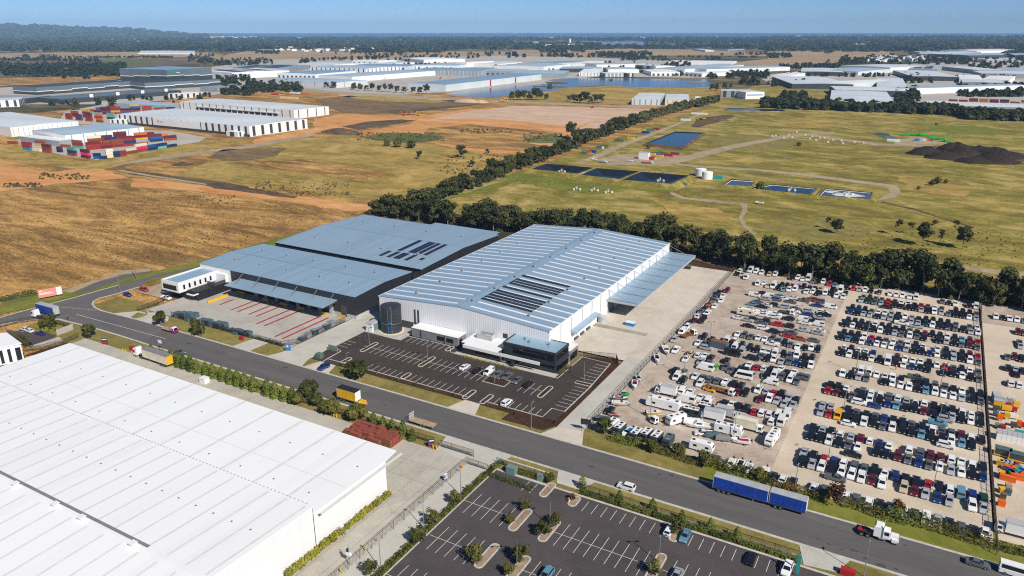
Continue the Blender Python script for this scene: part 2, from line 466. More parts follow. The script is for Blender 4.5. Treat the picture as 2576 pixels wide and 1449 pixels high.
for k in range(len(rings)-1):
 for i in range(nseg):
  t0,t1=2*math.pi*i/nseg,2*math.pi*(i+1)/nseg
  r0,r1=rings[k],rings[k+1]
  if r0==0:
   b.face([(0,0,-0.6),(r1*math.cos(t0),r1*math.sin(t0),-0.6),(r1*math.cos(t1),r1*math.sin(t1),-0.6)])
  else:
   b.face([(r0*math.cos(t0),r0*math.sin(t0),-0.6),(r1*math.cos(t0),r1*math.sin(t0),-0.6),(r1*math.cos(t1),r1*math.sin(t1),-0.6),(r0*math.cos(t1),r0*math.sin(t1),-0.6)])
b.build('ground',M['far_land'],kind='structure')
b=MB()
for i in range(nseg):
 t0,t1=2*math.pi*i/nseg,2*math.pi*(i+1)/nseg
 b.face([(12000*math.cos(t0),12000*math.sin(t0),-1.2),(27500*math.cos(t0),27500*math.sin(t0),-1.2),(27500*math.cos(t1),27500*math.sin(t1),-1.2),(12000*math.cos(t1),12000*math.sin(t1),-1.2)])
b.build('sea',M['sea'],kind='structure')
def dirpt(px,dist,z=0.0):
 """a point dist metres out along the bearing of photo column px"""
 az=math.atan2(px-1288.0,1988.0)
 X,Y=dist*math.sin(az),dist*math.cos(az)
 return(X*_cy-Y*_sy,X*_sy+Y*_cy,z)
b=MB()
prof=[(-700,70),(-500,150),(-300,175),(-150,200),(0,205),(60,190),(120,182),(190,160),(250,148),(300,135),(345,128),(380,98),(430,60),(480,20),(560,0)]
rows=[(11500,0.0),(12500,0.22),(13800,0.5),(15200,0.8),(16500,1.0),(19000,0.9),(22000,0.3),(23500,0)]
hr=random.Random(3)
grid=[[dirpt(px,d,max(-1.5,hh*f*(0.92+0.12*hr.random())-1.0)) for d,f in rows] for px,hh in prof]
for i in range(len(grid)-1):
 for j in range(len(rows)-1):
  b.face([grid[i][j],grid[i+1][j],grid[i+1][j+1],grid[i][j+1]])
HILL=b.build('hills',M['hill_wood'],kind='structure')
# far farmland (bands seen between the woods)
field('far_paddock','far_tan',-0.40,[(0,134),(140,132),(300,130.5),(520,132),(575,138),(470,143),(300,146),(150,148),(0,151)])
field('ploughed_field','far_brown',-0.38,[(-60,156),(60,153.5),(130,153),(262,157),(420,150),(505,151),(522,158),(430,165),(300,167),(120,164),(-60,164)])
field('crop_strip','far_green',-0.35,[(255,151),(360,148),(440,150),(390,156),(262,161)])
field('far_meadow','far_green',-0.34,[(180,163),(300,161),(390,166),(300,171),(180,168)])
field('far_paddock','far_tan',-0.40,[(640,124),(710,123),(790,127),(905,131),(1010,131),(1150,129),(1300,129),(1300,150),(1150,146),(1000,146),(890,149),(800,152),(700,162),(560,152),(520,142),(590,134)])
field('far_paddock','far_tan',-0.40,[(1288,126),(1420,124),(1580,122.5),(1700,124),(1930,131),(1930,141),(1760,139),(1560,141),(1480,146),(1640,158),(1288,152)])
field('far_paddock','far_tan',-0.39,[(1932,128),(2110,125.5),(2235,126),(2240,137),(2140,149),(2080,161),(1990,168),(1905,170),(1830,158),(1932,148)])
field('far_paddock','far_tan',-0.40,[(2310,100),(2400,98),(2460,99),(2400,103),(2320,103)])
field('far_paddock','far_tan',-0.40,[(830,105),(1000,104.5),(1040,107),(960,109),(820,108)])
field('far_wetland','lake',-0.37,[(1440,105),(1560,103),(1660,105.5),(1760,106),(1900,109),(1860,113),(1700,112),(1600,116),(1500,115.5),(1420,109)])
field('far_paddock','far_brown',-0.38,[(1500,117),(1700,116),(1800,112),(1930,116),(1880,120),(1600,121)])
field('orange_paddock','paddock',-0.30,[(-80,196),(120,194),(190,190),(315,188),(320,200),(60,214),(-80,219)])
field('dry_paddock','far_tan',-0.33,[(-80,165),(180,168),(240,185),(0,190),(-80,192)])
# the estate and the open country this side of it
field('estate_ground','concrete_grey',-0.30,[(290,200),(520,170),(660,150),(980,147),(1250,140),(1500,145),(1700,152),(1800,160),(1800,196),(1500,192),(1340,215),(1110,235),(950,240),(700,222),(560,235),(380,262),(-80,262),(-80,226)])
field('estate_ground','concrete_grey',-0.30,[(1900,190),(2120,168),(2300,160),(2576,150),(2700,160),(2700,262),(2560,272),(2240,262),(2080,262),(2080,220),(1950,216)])
field('estate_ground','concrete_grey',-0.31,[(2290,125),(2540,122),(2600,150),(2500,155),(2330,145)])
field('paddock','paddock',-0.25,[(-700,900),(-400,380),(-80,300),(380,255),(560,236),(760,222),(960,240),(1120,232),(1300,215),(1360,225),(1440,217),(1560,220),(1800,214),(1850,235),(1790,272),(1680,300),(1480,372),(1290,437),(1105,503),(1000,560),(1200,610),(900,700),(500,800),(200,900),(-200,1150)])
field('meadow','meadow',-0.22,[(1080,512),(1290,437),(1480,372),(1680,300),(1780,266),(1900,214),(2100,214),(2100,262),(2320,268),(2600,275),(3200,290),(3600,700),(3400,830),(2576,760),(2100,690),(1850,650),(1600,600),(1240,570)])
field('dry_paddock','paddock_pale',-0.20,[(420,455),(560,385),(700,350),(880,340),(1050,358),(1200,384),(1290,400),(1300,430),(1110,500),(990,512),(870,498),(760,480),(640,470)],amp=4,seg=25)
field('grass_bank','paddock_pale',-0.19,[(-60,372),(60,370),(210,405),(290,395),(500,352),(640,352),(600,362),(330,410),(240,430),(150,420),(0,396)],amp=3,seg=25)
field('bare_earth','bare_orange',-0.17,[(900,330),(1030,312),(1070,290),(1160,276),(1300,268),(1500,270),(1690,277),(1640,300),(1540,330),(1470,345),(1330,386),(1210,384),(1050,352),(930,352)],amp=3,seg=20)
field('bare_earth','bare_pink',-0.14,[(1075,302),(1160,283),(1290,266),(1420,268),(1560,271),(1690,276),(1650,296),(1600,300),(1480,307),(1450,318),(1380,312),(1280,301),(1180,297)],amp=2,seg=20)
field('bare_earth','bare_pink',-0.13,[(1490,308),(1600,300),(1648,296),(1560,327),(1470,345),(1440,330)],amp=2,seg=15)
field('scrub_earth','paddock',-0.12,[(1080,322),(1180,312),(1290,322),(1420,336),(1330,360),(1380,372),(1300,380),(1180,372),(1060,352)],amp=3,seg=15)
field('brown_soil','brown_soil',-0.15,[(790,250),(880,240),(1010,250),(1140,252),(1205,259),(1180,266),(1090,275),(1000,284),(930,287),(860,282),(820,268)],amp=3,seg=20)
field('bare_earth','bare_orange',-0.14,[(790,300),(870,286),(960,290),(1080,287),(1030,306),(930,320),(820,330),(700,352),(640,362),(640,350),(790,322)],amp=2,seg=18)
field('bare_earth','bare_pink',-0.15,[(850,236),(930,238),(1040,244),(1150,250),(1200,256),(1140,255),(1000,249),(860,243)],amp=1,seg=18)
field('mud_track','dark_soil',-0.11,[(860,318),(930,305),(1010,300),(1045,303),(990,313),(900,326)],amp=1.5,seg=10)
field('gravel_road','track',-0.10,[(744,232),(762,224),(900,233),(1040,240),(1150,247),(1270,252),(1420,260),(1600,267),(1700,272),(1700,276),(1540,269),(1380,263),(1260,257),(1130,251),(1000,245),(880,239),(768,230)])
field('sandy_track','track',-0.10,[(272,416),(350,401),(470,384),(560,372),(640,362),(720,348),(790,334),(800,338),(730,354),(640,370),(560,380),(470,393),(350,409)],amp=1.0,seg=12)
field('bare_earth','bare_orange',-0.12,[(-60,458),(60,442),(180,425),(260,424),(330,448),(240,455),(140,462),(60,474),(-60,492)],amp=3,seg=10)
field('bare_earth','bare_orange',-0.13,[(-60,424),(40,418),(70,428),(130,432),(60,446),(-60,455)],amp=2,seg=10)
field('bare_earth','bare_orange',-0.135,[(330,448),(560,470),(760,494),(940,517),(944,528),(870,531),(760,512),(640,496),(500,482),(330,470)],amp=2,seg=10)
field('dark_track','dark_soil',-0.09,[(296,427),(330,428),(420,440),(520,452),(600,465),(650,475),(750,494),(740,498),(640,486),(560,476),(480,460),(400,448),(330,438)],amp=1.5,seg=8)
field('dirt_track','track',-0.07,[(292,427),(308,427),(400,443),(520,462),(520,465),(400,447),(306,432)])
field('brown_soil','brown_soil',-0.10,[(520,395),(560,376),(640,373),(720,372),(700,390),(650,400),(570,405)],amp=2,seg=8)
field('dark_soil','dark_soil',-0.10,[(430,414),(455,406),(490,412),(470,417),(435,417)],amp=1,seg=5)
field('scrub_patch','far_green',-0.09,[(905,344),(960,334),(1050,334),(1110,342),(1118,348),(1080,356),(1020,360),(940,352)],amp=2,seg=8)
field('scrub_patch','far_green',-0.09,[(1320,348),(1390,336),(1440,350),(1400,360),(1330,358)],amp=2,seg=8)
field('lake_shore','paddock_pale',-0.15,[(1160,246),(1260,250),(1340,232),(1420,222),(1540,215),(1720,221),(1790,219),(1800,235),(1700,262),(1560,262),(1400,258),(1250,252)])
field('lake','lake',-0.12,[(1121,235),(1169,226),(1244,220),(1288,215),(1350,212),(1391,210),(1430,209.5),(1378,203),(1393,199),(1428,196.5),(1538,196),(1663,198),(1783,200),(1789,207),(1786,218),(1713,221),(1588,219),(1538,215),(1448,217),(1413,222),(1382,229),(1336,230),(1288,236),(1262,243),(1200,244),(1150,241)])
field('mud_spit','dark_soil',-0.05,[(1340,216),(1400,217),(1426,218),(1420,220),(1340,218)])
field('mud_spit','paddock_pale',-0.05,[(1700,205.5),(1760,204),(1788,207),(1740,208)])
field('mud_spit','dark_soil',-0.05,[(1370,205),(1400,206.5),(1428,208),(1430,210),(1380,211)])
field('grass_streak','paddock_pale',-0.12,[(880,243),(960,240),(1040,247),(1130,254),(1100,258),(1000,256),(900,250)],amp=1.5,seg=10)
field('dark_soil','dark_soil',-0.12,[(950,281),(1040,272),(1130,266),(1195,262),(1190,265),(1090,276),(1000,285)],amp=1.5,seg=10)
field('dry_streak','paddock',-0.18,[(560,410),(760,400),(900,420),(1000,440),(900,450),(720,430)],amp=4,seg=12)
# tracks and worked ground on the landfill
field('haul_road','track',-0.14,[(1440,411),(1480,396),(1560,362),(1640,333),(1720,303),(1760,283),(1772,284),(1740,300),(1660,333),(1580,364),(1500,399),(1465,412)])
field('works_yard','track',-0.15,[(1500,400),(1560,388),(1640,386),(1720,392),(1830,366),(1990,338),(2100,330),(2100,334),(1990,345),(1850,372),(1740,402),(1700,412),(1620,416),(1530,414)],amp=1.0,seg=8)
field('haul_road','track',-0.14,[(1700,410),(1790,418),(1900,424),(2040,438),(2180,456),(2260,466),(2266,484),(2250,498),(2205,504),(2240,484),(2230,470),(2160,461),(2030,443),(1900,429),(1790,423),(1700,415)])
field('dirt_track','track',-0.14,[(1680,470),(1700,486),(1722,495),(1800,503),(1880,512),(1880,530),(1868,548),(1880,570),(1905,588),(1895,590),(1868,570),(1858,548),(1868,526),(1862,514),(1790,508),(1715,500),(1690,490),(1672,472)])
field('dirt_track','track',-0.14,[(1960,340),(2020,334),(2100,345),(2210,360),(2350,366),(2350,370),(2200,365),(2090,350),(2020,339),(1965,345)])
field('hardstand','track',-0.13,[(2250,352),(2330,343),(2390,352),(2380,362),(2300,364),(2250,362)])
field('dirt_track','dark_soil',-0.13,[(2220,506),(2300,524),(2390,552),(2450,570),(2450,574),(2390,556),(2300,528),(2215,509)],amp=0.5,seg=5)
field('dirt_track','track',-0.13,[(2220,640),(2320,656),(2460,672),(2600,692),(2700,700),(2700,712),(2600,702),(2460,682),(2320,664),(2210,648)],amp=1,seg=8)
field('dark_soil','dark_soil',-0.13,[(2300,370),(2420,362),(2576,385),(2576,412),(2450,408),(2330,392)],amp=2,seg=10)
field('dark_soil','dark_soil',-0.13,[(1750,300),(1800,292),(1840,288),(1850,292),(1800,308),(1760,320),(1740,318)],amp=2,seg=8)
field('tall_grass','verge_green',-0.12,[(1110,505),(1240,462),(1340,430),(1480,452),(1680,470),(1700,484),(1560,474),(1420,458),(1320,452),(1200,486)],amp=2,seg=8)
field('tall_grass','paddock_pale',-0.12,[(1560,560),(1800,585),(2100,640),(2400,680),(2700,715),(2700,740),(2300,690),(2000,640),(1700,595)],amp=2,seg=10)
field('belt_floor','dark_soil',-0.11,[(930,525),(1000,520),(1250,560),(1600,590),(1830,640),(2100,690),(2400,735),(2700,770),(2700,800),(2300,745),(2050,700),(1840,672),(1660,640),(1340,582),(960,552)],amp=2,seg=8)
for i,pts in enumerate((((1240,440),(1320,428),(1420,455),(1560,475),(1500,490),(1350,470)),((1640,500),(1760,520),(1860,540),(1800,560),(1680,545)),((1760,345),(1900,340),(2050,355),(1980,375),(1820,380)),((2000,460),(2120,470),(2200,500),(2100,510)),((2240,440),(2400,450),(2480,480),(2340,500)),((1900,560),(2080,545),(2240,580),(2080,610)),((2300,310),(2480,318),(2560,340),(2380,338)),((1940,300),(2100,298),(2180,312),(2000,322)))):
 field('grass_patch','verge_green' if i%3==0 else 'paddock_pale' if i%3==1 else 'verge',-0.205+i*.002,pts,amp=6,seg=9)
# grass along the street and the sites
rect('verge',-300,110,140,182,-0.06,'verge')
rect('verge',-40,110,164,180,-0.055,'verge_green')
field('verge','verge_green',-0.05,[(-160,812),(0,768),(60,752),(200,716),(390,682),(500,656),(690,600),(930,536),(950,540),(700,618),(500,678),(400,703),(240,738),(0,790),(-160,835)],amp=0.8,seg=8)
field('scrub_strip','far_green',-0.04,[(0,752),(40,742),(90,735),(96,742),(60,756),(10,768)],amp=1,seg=4)
field('old_road','asphalt',-0.045,[(190,735),(240,712),(300,694),(360,681),(384,682),(330,696),(270,716),(215,736)])
field('gravel_edge','track',-0.04,[(150,733),(240,703),(310,680),(375,675),(384,681),(300,692),(236,712),(180,736)])
# the street
ROAD_S,ROAD_N=154.8,168.3
rect('road',-268,130,ROAD_S,ROAD_N,0.0,'asphalt_road')
jn=ats('02',[(1700,388),(1400,318),(1130,258),(1020,228),(955,197),(930,162),(945,132),(1000,102),(1160,62),(1300,18),(1405,-12),(1480,-79),(1650,-125),(2000,-204),(2050,-228),(1590,-139),(1200,-29),(980,32),(760,95),(540,152),(200,242),(0,300),(-160,345),(-160,430),(0,368),(120,345),(330,318),(470,306),(600,312),(690,338),(830,368),(1000,415),(1190,470),(1400,560)])
sheet('road',jn,0.004,'asphalt')
def kerb(name,pts,w=0.32,h=0.13,m='kerb',closed=False,parent=None,z0=0.0):
 """a raised concrete edge that follows a line of points"""
 b=MB()
 n=len(pts)
 L,Rr=[],[]
 for i in range(n):
  if closed:
   a,c=pts[i-1],pts[(i+1)%n]
  else:
   a,c=pts[max(0,i-1)],pts[min(n-1,i+1)]
  dx,dy=c[0]-a[0],c[1]-a[1]
  d=math.hypot(dx,dy) or 1
  L.append((pts[i][0]-dy/d*w/2,pts[i][1]+dx/d*w/2))
  Rr.append((pts[i][0]+dy/d*w/2,pts[i][1]-dx/d*w/2))
 rng=range(n if closed else n-1)
 for i in rng:
  j=(i+1)%n
  b.face([(Rr[i][0],Rr[i][1],z0+h),(Rr[j][0],Rr[j][1],z0+h),(L[j][0],L[j][1],z0+h),(L[i][0],L[i][1],z0+h)])
  b.face([(L[i][0],L[i][1],z0+h),(L[j][0],L[j][1],z0+h),(L[j][0],L[j][1],z0-0.05),(L[i][0],L[i][1],z0-0.05)])
  b.face([(Rr[j][0],Rr[j][1],z0+h),(Rr[i][0],Rr[i][1],z0+h),(Rr[i][0],Rr[i][1],z0-0.05),(Rr[j][0],Rr[j][1],z0-0.05)])
 return b.build(name,M[m],parent,kind=None if parent else 'structure')
nj=ats('02',[(1405,-12),(1300,18),(1160,62),(1000,102),(945,132),(930,162),(955,197),(1020,228),(1130,256)])
kerb('kerb',nj+[(-268,ROAD_N+0.3),(-255,ROAD_N+0.3),(-180,ROAD_N+0.3),(-90,ROAD_N+0.3),(0,ROAD_N+0.3),(130,ROAD_N+0.3)],0.75,0.07)
sj=ats('02',[(-160,430),(0,370),(120,347),(330,320),(470,308),(600,314),(690,340),(830,370),(1000,418),(1190,474)])
kerb('kerb',sj+[(-240,ROAD_S-0.3),(-180,ROAD_S-0.3),(-90,ROAD_S-0.3),(0,ROAD_S-0.3),(130,ROAD_S-0.3)],0.75,0.07)
kerb('kerb',ats('02',[(-160,343),(0,298),(200,240),(540,150),(760,93),(980,30),(1200,-31)]),0.6,0.07)
b=MB()
p0,p1=at('02',770,265),at('02',1670,512)
d=Vector((p1[0]-p0[0],p1[1]-p0[1])).normalized()
b.face([(p0[0],p0[1]-0.09,0.012),(p1[0],p1[1]-0.09,0.012),(p1[0],p1[1]+0.09,0.012),(p0[0],p0[1]+0.09,0.012)])
q0,q1=at('02',440,178),at('02',985,224)
for i in range(17):
 t0,t1=i/17,(i+0.55)/17
 a=(q0[0]+(q1[0]-q0[0])*t0,q0[1]+(q1[1]-q0[1])*t0)
 c=(q0[0]+(q1[0]-q0[0])*t1,q0[1]+(q1[1]-q0[1])*t1)
 b.face([(a[0]-0.12,a[1]-0.16,0.013),(c[0]-0.12,c[1]-0.16,0.013),(c[0]+0.12,c[1]+0.16,0.013),(a[0]+0.12,a[1]+0.16,0.013)])
b.build('road_marking',M['line'],kind='structure')
b=MB()
for z_,x,y,s_ in(('33',1130,1340,.9),('33',740,1180,.5),('33',860,1190,.6),('33',610,1128,.4),('33',1290,1378,.5),('33',985,1270,.7),('33',1385,1140,.4),('33',500,1075,.4),('23',1480,422,.5),('23',1610,436,.6),('23',1670,465,.3),('23',1265,605,.3),('12',300,800,.8),('12',1300,1180,.6),('02',1900,560,1.0),('23',800,350,.7)):
 p=at(z_,x,y)
 b.face([(p[0]+s_*R.uniform(.7,1.6)*math.cos(t),p[1]+s_*R.uniform(.5,.9)*math.sin(t),.008) for t in[i*.7 for i in range(9)]])
b.build('road_stain',M['asphalt_old'],kind='structure')
b=MB()
for u0,u1,v0,v1 in((-210,-196,162.2,165.4),(-70,-61,156.2,158.6),(20,34,160,163),(-150,-147.5,155.2,168)):
 b.face([(u0,v0,.006),(u1,v0,.006),(u1,v1,.006),(u0,v1,.006)])
b.build('road_patch',M['asphalt'],kind='structure')
# hard surfaces north of the street
rect('loading_yard',-275,-194.3,177.6,212.2,0.02,'concrete_grey')
sheet('driveway',ats('02',[(1120,257),(1390,232),(1470,250),(1560,245),(1700,290),(1690,332),(1590,378),(1350,310),(1300,300)]),0.03,'concrete')
sheet('grass_island',ats('02',[(1300,302),(1385,245),(1470,262),(1480,272),(1440,290),(1340,312)]),0.05,'verge')
rect('driveway',-194,-181.2,168.4,215,0.025,'concrete')
sheet('driveway',[(-214,168.4),(-205,168.4),(-204.5,177.6),(-212.5,177.6)],0.03,'concrete')
sheet('driveway',[(-196.5,168.4),(-179,168.4),(-181.2,174),(-194,174)],0.03,'concrete')
rect('service_yard',-191.9,-182,215,330,0.022,'concrete')
rect('works_path',-300,-283,190,330,-0.03,'track')
car_park=rect('car_park',-181,-86,177.9,208.4,0.03,'asphalt_new')
sheet('car_park',[(-181,174.9),(-168.5,174.9),(-169,178),(-181,186)],0.034,'asphalt_new')
sheet('car_park',[(-122.5,203.4),(-115.6,203.6),(-98,203.7),(-98,223.6),(-87.2,223.2),(-86,204),(-100,200)],0.034,'asphalt_new')
rect('garden_bed',-174,-85.8,175.2,177.9,0.02,'mulch')
sheet('garden_bed',[(-86.2,176),(-84,174.4),(-84,224.2),(-87.4,228),(-98,224),(-98,223),(-87.2,223.2),(-86,204)],0.02,'mulch')
sheet('garden_bed',[(-100.5,170.6),(-86.5,171),(-84.6,175),(-86.2,178),(-100,178)],0.016,'mulch')
sheet('driveway',[(-178.6,168.4),(-167,168.4),(-169.4,174.9),(-176.4,174.9)],0.035,'concrete_warm')
sheet('driveway',[(-118.8,168.4),(-108.4,168.4),(-111,175.8),(-116.5,175.8)],0.035,'concrete_warm')
sheet('car_park',[(-116.5,175.7),(-111,175.7),(-110.5,178.2),(-117,178.2)],0.038,'asphalt_new')
rect('driveway',-84,-76.2,168.4,232,0.024,'concrete')
sheet('driveway',[(-86.6,168.4),(-73,168.4),(-76.2,176.5),(-84,174.5)],0.03,'concrete_warm')
rect('apron',-107,-76.2,228,349,0.018,'concrete_warm')
rect('garden_bed',-108,-60,349,356,-0.02,'mulch')
rect('footpath',-139.5,-99,203.4,206.6,0.06,'concrete')
rect('tank_pad',-181,-163.5,203.6,215,0.05,'concrete_grey')
# the vehicle yards
rect('gravel_yard',-76,-24.6,178.6,353,0.0,'yard_gravel')
rect('concrete_yard',-24.6,25.4,176.5,361,0.012,'yard_concrete')
rect('concrete_yard',26.2,110,178.5,332,0.008,'yard_concrete')
rect('gravel_yard',26.2,110,332,360,0.0,'yard_gravel')
# south of the street
rect('loading_yard',-268,-96.2,60,146.8,0.02,'concrete_old')
sheet('driveway',[(-109.2,154.6),(-87.5,154.6),(-89.6,147.5),(-96.2,146),(-107.5,146.8)],0.03,'concrete')
rect('service_lane',-96.2,-90.2,60,147.4,0.024,'concrete')
rect('hedge_bed',-90.2,-88.0,60,146.8,0.03,'mulch')
rect('car_park',-88.0,20,60,146.6,0.02,'asphalt_old')
rect('footpath',-88.0,20,146.6,147.3,0.06,'kerb')
rect('hedge_bed',-64.5,-12,147.3,149.0,0.03,'mulch')
sheet('driveway',[(-73.6,154.6),(-62.6,154.6),(-65.1,149.0),(-71.3,149.0)],0.035,'concrete')
sheet('driveway',[(-13,154.6),(-2,154.6),(-4.3,148.6),(-10.8,147.6)],0.035,'concrete')
rect('footpath',-90,-73.6,151.5,152.4,0.02,'kerb')
rect('footpath',-64,-13,149.7,150.5,0.01,'kerb')
field('car_park','asphalt_old',0.0,[(10,468*.25+724.5),(60,830),(75,872),(118,862),(140,845),(118,835),(105,835),(60,828)])
sheet('car_park',ats('02',[(60,425),(160,435),(560,470),(555,500),(300,580),(150,560)]),0.01,'asphalt_old')
sheet('driveway',ats('02',[(300,585),(590,490),(640,530),(430,590),(330,590)]),0.02,'concrete_old')
sheet('garden_bed',ats('02',[(0,770),(240,680),(480,600),(700,545),(690,560),(380,660),(240,690),(0,790)]),0.03,'mulch')
# the four big warehouses and what is fixed to them
def gable_roof(u0,u1,v0,v1,ze,zr,ridge,axis,th=0.25):
 """roof shell; axis 'v' = the ridge runs along v at u=ridge, 'u' = along u at v=ridge.  returns mesh builder and height function"""
 b=MB()
 def zz(u,v):
  if axis=='v':
   return ze+(zr-ze)*((u-u0)/(ridge-u0) if u<=ridge else(u1-u)/(u1-ridge))
  return ze+(zr-ze)*((v-v0)/(ridge-v0) if v<=ridge else(v1-v)/(v1-ridge))
 def P(u,v,d=0.0):return(u,v,zz(u,v)+d)
 quads=[((u0,v0),(ridge,v0),(ridge,v1),(u0,v1)),((ridge,v0),(u1,v0),(u1,v1),(ridge,v1))] if axis=='v' else[((u0,v0),(u1,v0),(u1,ridge),(u0,ridge)),((u0,ridge),(u1,ridge),(u1,v1),(u0,v1))]
 for q in quads:
  b.face([P(*p) for p in q])
  b.face([P(p[0],p[1],-th) for p in q[::-1]])
 edges=[]
 if axis=='v':
  edges=[((u0,v0),(ridge,v0)),((ridge,v0),(u1,v0)),((u1,v0),(u1,v1)),((u1,v1),(ridge,v1)),((ridge,v1),(u0,v1)),((u0,v1),(u0,v0))]
 else:
  edges=[((u0,v0),(u1,v0)),((u1,v0),(u1,ridge)),((u1,ridge),(u1,v1)),((u1,v1),(u0,v1)),((u0,v1),(u0,ridge)),((u0,ridge),(u0,v0))]
 for a,c in edges:
  b.face([P(a[0],a[1],-th),P(c[0],c[1],-th),P(*c),P(*a)])
 return b,zz
def gable_walls(u0,u1,v0,v1,ze,zr,ridge,axis,root,mats,names=('wall',)*4,z0=0.0,t=0.0):
 """front (low v), right (high u), back, left walls, each its own part, up to just under the roof"""
 e=0.26
 if axis=='v':
  fr=[(u0,v0,z0),(u1,v0,z0),(u1,v0,ze-e),(ridge,v0,zr-e),(u0,v0,ze-e)]
  bk=[(u1,v1,z0),(u0,v1,z0),(u0,v1,ze-e),(ridge,v1,zr-e),(u1,v1,ze-e)]
  rt=[(u1,v0,z0),(u1,v1,z0),(u1,v1,ze-e),(u1,v0,ze-e)]
  lf=[(u0,v1,z0),(u0,v0,z0),(u0,v0,ze-e),(u0,v1,ze-e)]
 else:
  fr=[(u0,v0,z0),(u1,v0,z0),(u1,v0,ze-e),(u0,v0,ze-e)]
  bk=[(u1,v1,z0),(u0,v1,z0),(u0,v1,ze-e),(u1,v1,ze-e)]
  rt=[(u1,v0,z0),(u1,v1,z0),(u1,v1,ze-e),(u1,ridge,zr-e),(u1,v0,ze-e)]
  lf=[(u0,v1,z0),(u0,v0,z0),(u0,v0,ze-e),(u0,ridge,zr-e),(u0,v1,ze-e)]
 out=[]
 for pts,m in zip((fr,rt,bk,lf),mats):
  if m is None:continue
  b=MB();b.face(pts)
  out.append(b.build('wall',M[m],root))
 return out
def vent_mesh():
 b=MB()
 b.cyl(0,0,-0.2,0.55,0.34,0.34,8)
 b.cyl(0,0,0.55,0.85,0.62,0.62,8)
 b.cyl(0,0,0.85,1.2,0.62,0.15,8)
 return b.mesh('roof_vent',M['galv'])
VENT=vent_mesh()
def add_vents(root,pts,zz):
 for u,v in pts:
  put('roof_vent',VENT,root,(u-root.location[0],v-root.location[1],zz(u,v)-root.location[2]))
def strip_mesh(name,du,dv,dz,m,w_axis,w,th=0.06):
 """a strip lying on a slope: runs (du,dv,dz), w wide"""
 b=MB()
 hw=w/2
 if w_axis=='v':
  pts=[(0,-hw,0),(du,-hw,dz),(du,hw,dz),(0,hw,0)]
 else:
  pts=[(-hw,0,0),(hw,0,0),(hw,dv,dz),(-hw,dv,dz)]
 b.face([(p[0],p[1],p[2]+th) for p in pts])
 for i in range(4):
  a,c=pts[i],pts[(i+1)%4]
  b.face([a,c,(c[0],c[1],c[2]+th),(a[0],a[1],a[2]+th)])
 return b.mesh(name,M[m])
def solar_row(root,u0,v0,u1,v1,zz,along,n_across=1):
 """one row of panels as a part, each panel with its own gap"""
 b=MB()
 if along=='u':
  n=max(2,int(abs(u1-u0)/1.05));cu=(u1-u0)/n;cv=(v1-v0)/n_across
  cells=[(u0+cu*i,v0+cv*k,u0+cu*(i+0.93),v0+cv*(k+0.95)) for i in range(n) for k in range(n_across)]
 else:
  n=max(2,int(abs(v1-v0)/1.05));cv=(v1-v0)/n;cu=(u1-u0)/n_across
  cells=[(u0+cu*k,v0+cv*i,u0+cu*(k+0.95),v0+cv*(i+0.93)) for i in range(n) for k in range(n_across)]
 for a,c,d,e in cells:
  b.face([(a,c,zz(a,c)+0.18),(d,c,zz(d,c)+0.18),(d,e,zz(d,e)+0.18),(a,e,zz(a,e)+0.18)])
 ua,va,ub,vb=min(u0,u1),min(v0,v1),max(u0,u1),max(v0,v1)
 b.face([(ua,va,zz(ua,va)+0.08),(ub,va,zz(ub,va)+0.08),(ub,vb,zz(ub,vb)+0.08),(ua,vb,zz(ua,vb)+0.08)],1)
 b.build('solar_panel_row',[M['solar'],M['light_grey']],root)
# white warehouse with striped zinc roof
U0,U1,V0,V1,RU=-182.0,-107.0,215.0,346.0,-144.4
w1=thing('warehouse',(-144.5,280,0),'white walled warehouse with white striped zinc roof and long side canopy behind new car park','warehouse')
rb,z1=gable_roof(U0-0.15,U1+0.15,V0-0.1,V1+0.1,11.0,13.3,RU,'v')
roof1=rb.build('roof',M['zinc_v'],w1)
gable_walls(U0,U1,V0,V1,11.0,13.3,RU,'v',w1,('white_wall_u','white_wall','white_wall_u','white_wall'))
b=MB()
b.box(U0-0.2,V0-0.3,10.72,U0,V1,11.05);b.build('gutter',M['white'],w1)
b=MB();b.box(U1,V0-0.3,10.72,U1+0.25,V1,11.05);b.build('gutter',M['white'],w1)
b=MB()
b.face([(RU-0.45,V0,z1(RU-0.45,V0)+0.05),(RU,V0,13.42),(RU,V1,13.42),(RU-0.45,V1,z1(RU-0.45,V1)+0.05)])
b.face([(RU,V0,13.42),(RU+0.45,V0,z1(RU+0.45,V0)+0.05),(RU+0.45,V1,z1(RU+0.45,V1)+0.05),(RU,V1,13.42)])
b.build('ridge_cap',M['zinc_v'],w1)
sl=strip_mesh('skylight',34.3,0,z1(-147.1,0)-z1(-181.4,0),'skylight','v',1.05)
sr=strip_mesh('skylight',34.2,0,z1(-106.95,0)-z1(-141.1,0),'skylight','v',1.05)
for i in range(24):
 v=218.0+5.38*i
 put('skylight',sl,w1,(-181.4-w1 .location[0],v-280,z1(-181.4,v)+0.02))
 put('skylight',sr,w1,(-141.1-w1 .location[0],v-280,z1(-141.1,v)+0.02))
for v in(226.2,228.9,231.7,234.3,237.1,242.3,247.4,249.9,252.8,258.1):
 solar_row(w1,-142.0,v,-120.0,v+2.05,z1,'u')
add_vents(w1,[(u,222.7+16.35*k) for u in(-169.2,-143.0,-119.0) for k in range(8)],z1)
b=MB()
b.box(-175,214.9,0,-162.2,215.05,2.9)
b.build('plinth',M['dark_grey'],w1)
b=MB();b.box(-165.8,214.8,0,-164.4,214.93,2.3);b.build('door',M['white'],w1)
for u in(-165.2,-163.6):
 b=MB();b.box(u,214.88,2.9,u+0.75,215.05,8.4);b.build('louvre_panel',M['dark_grey'],w1)
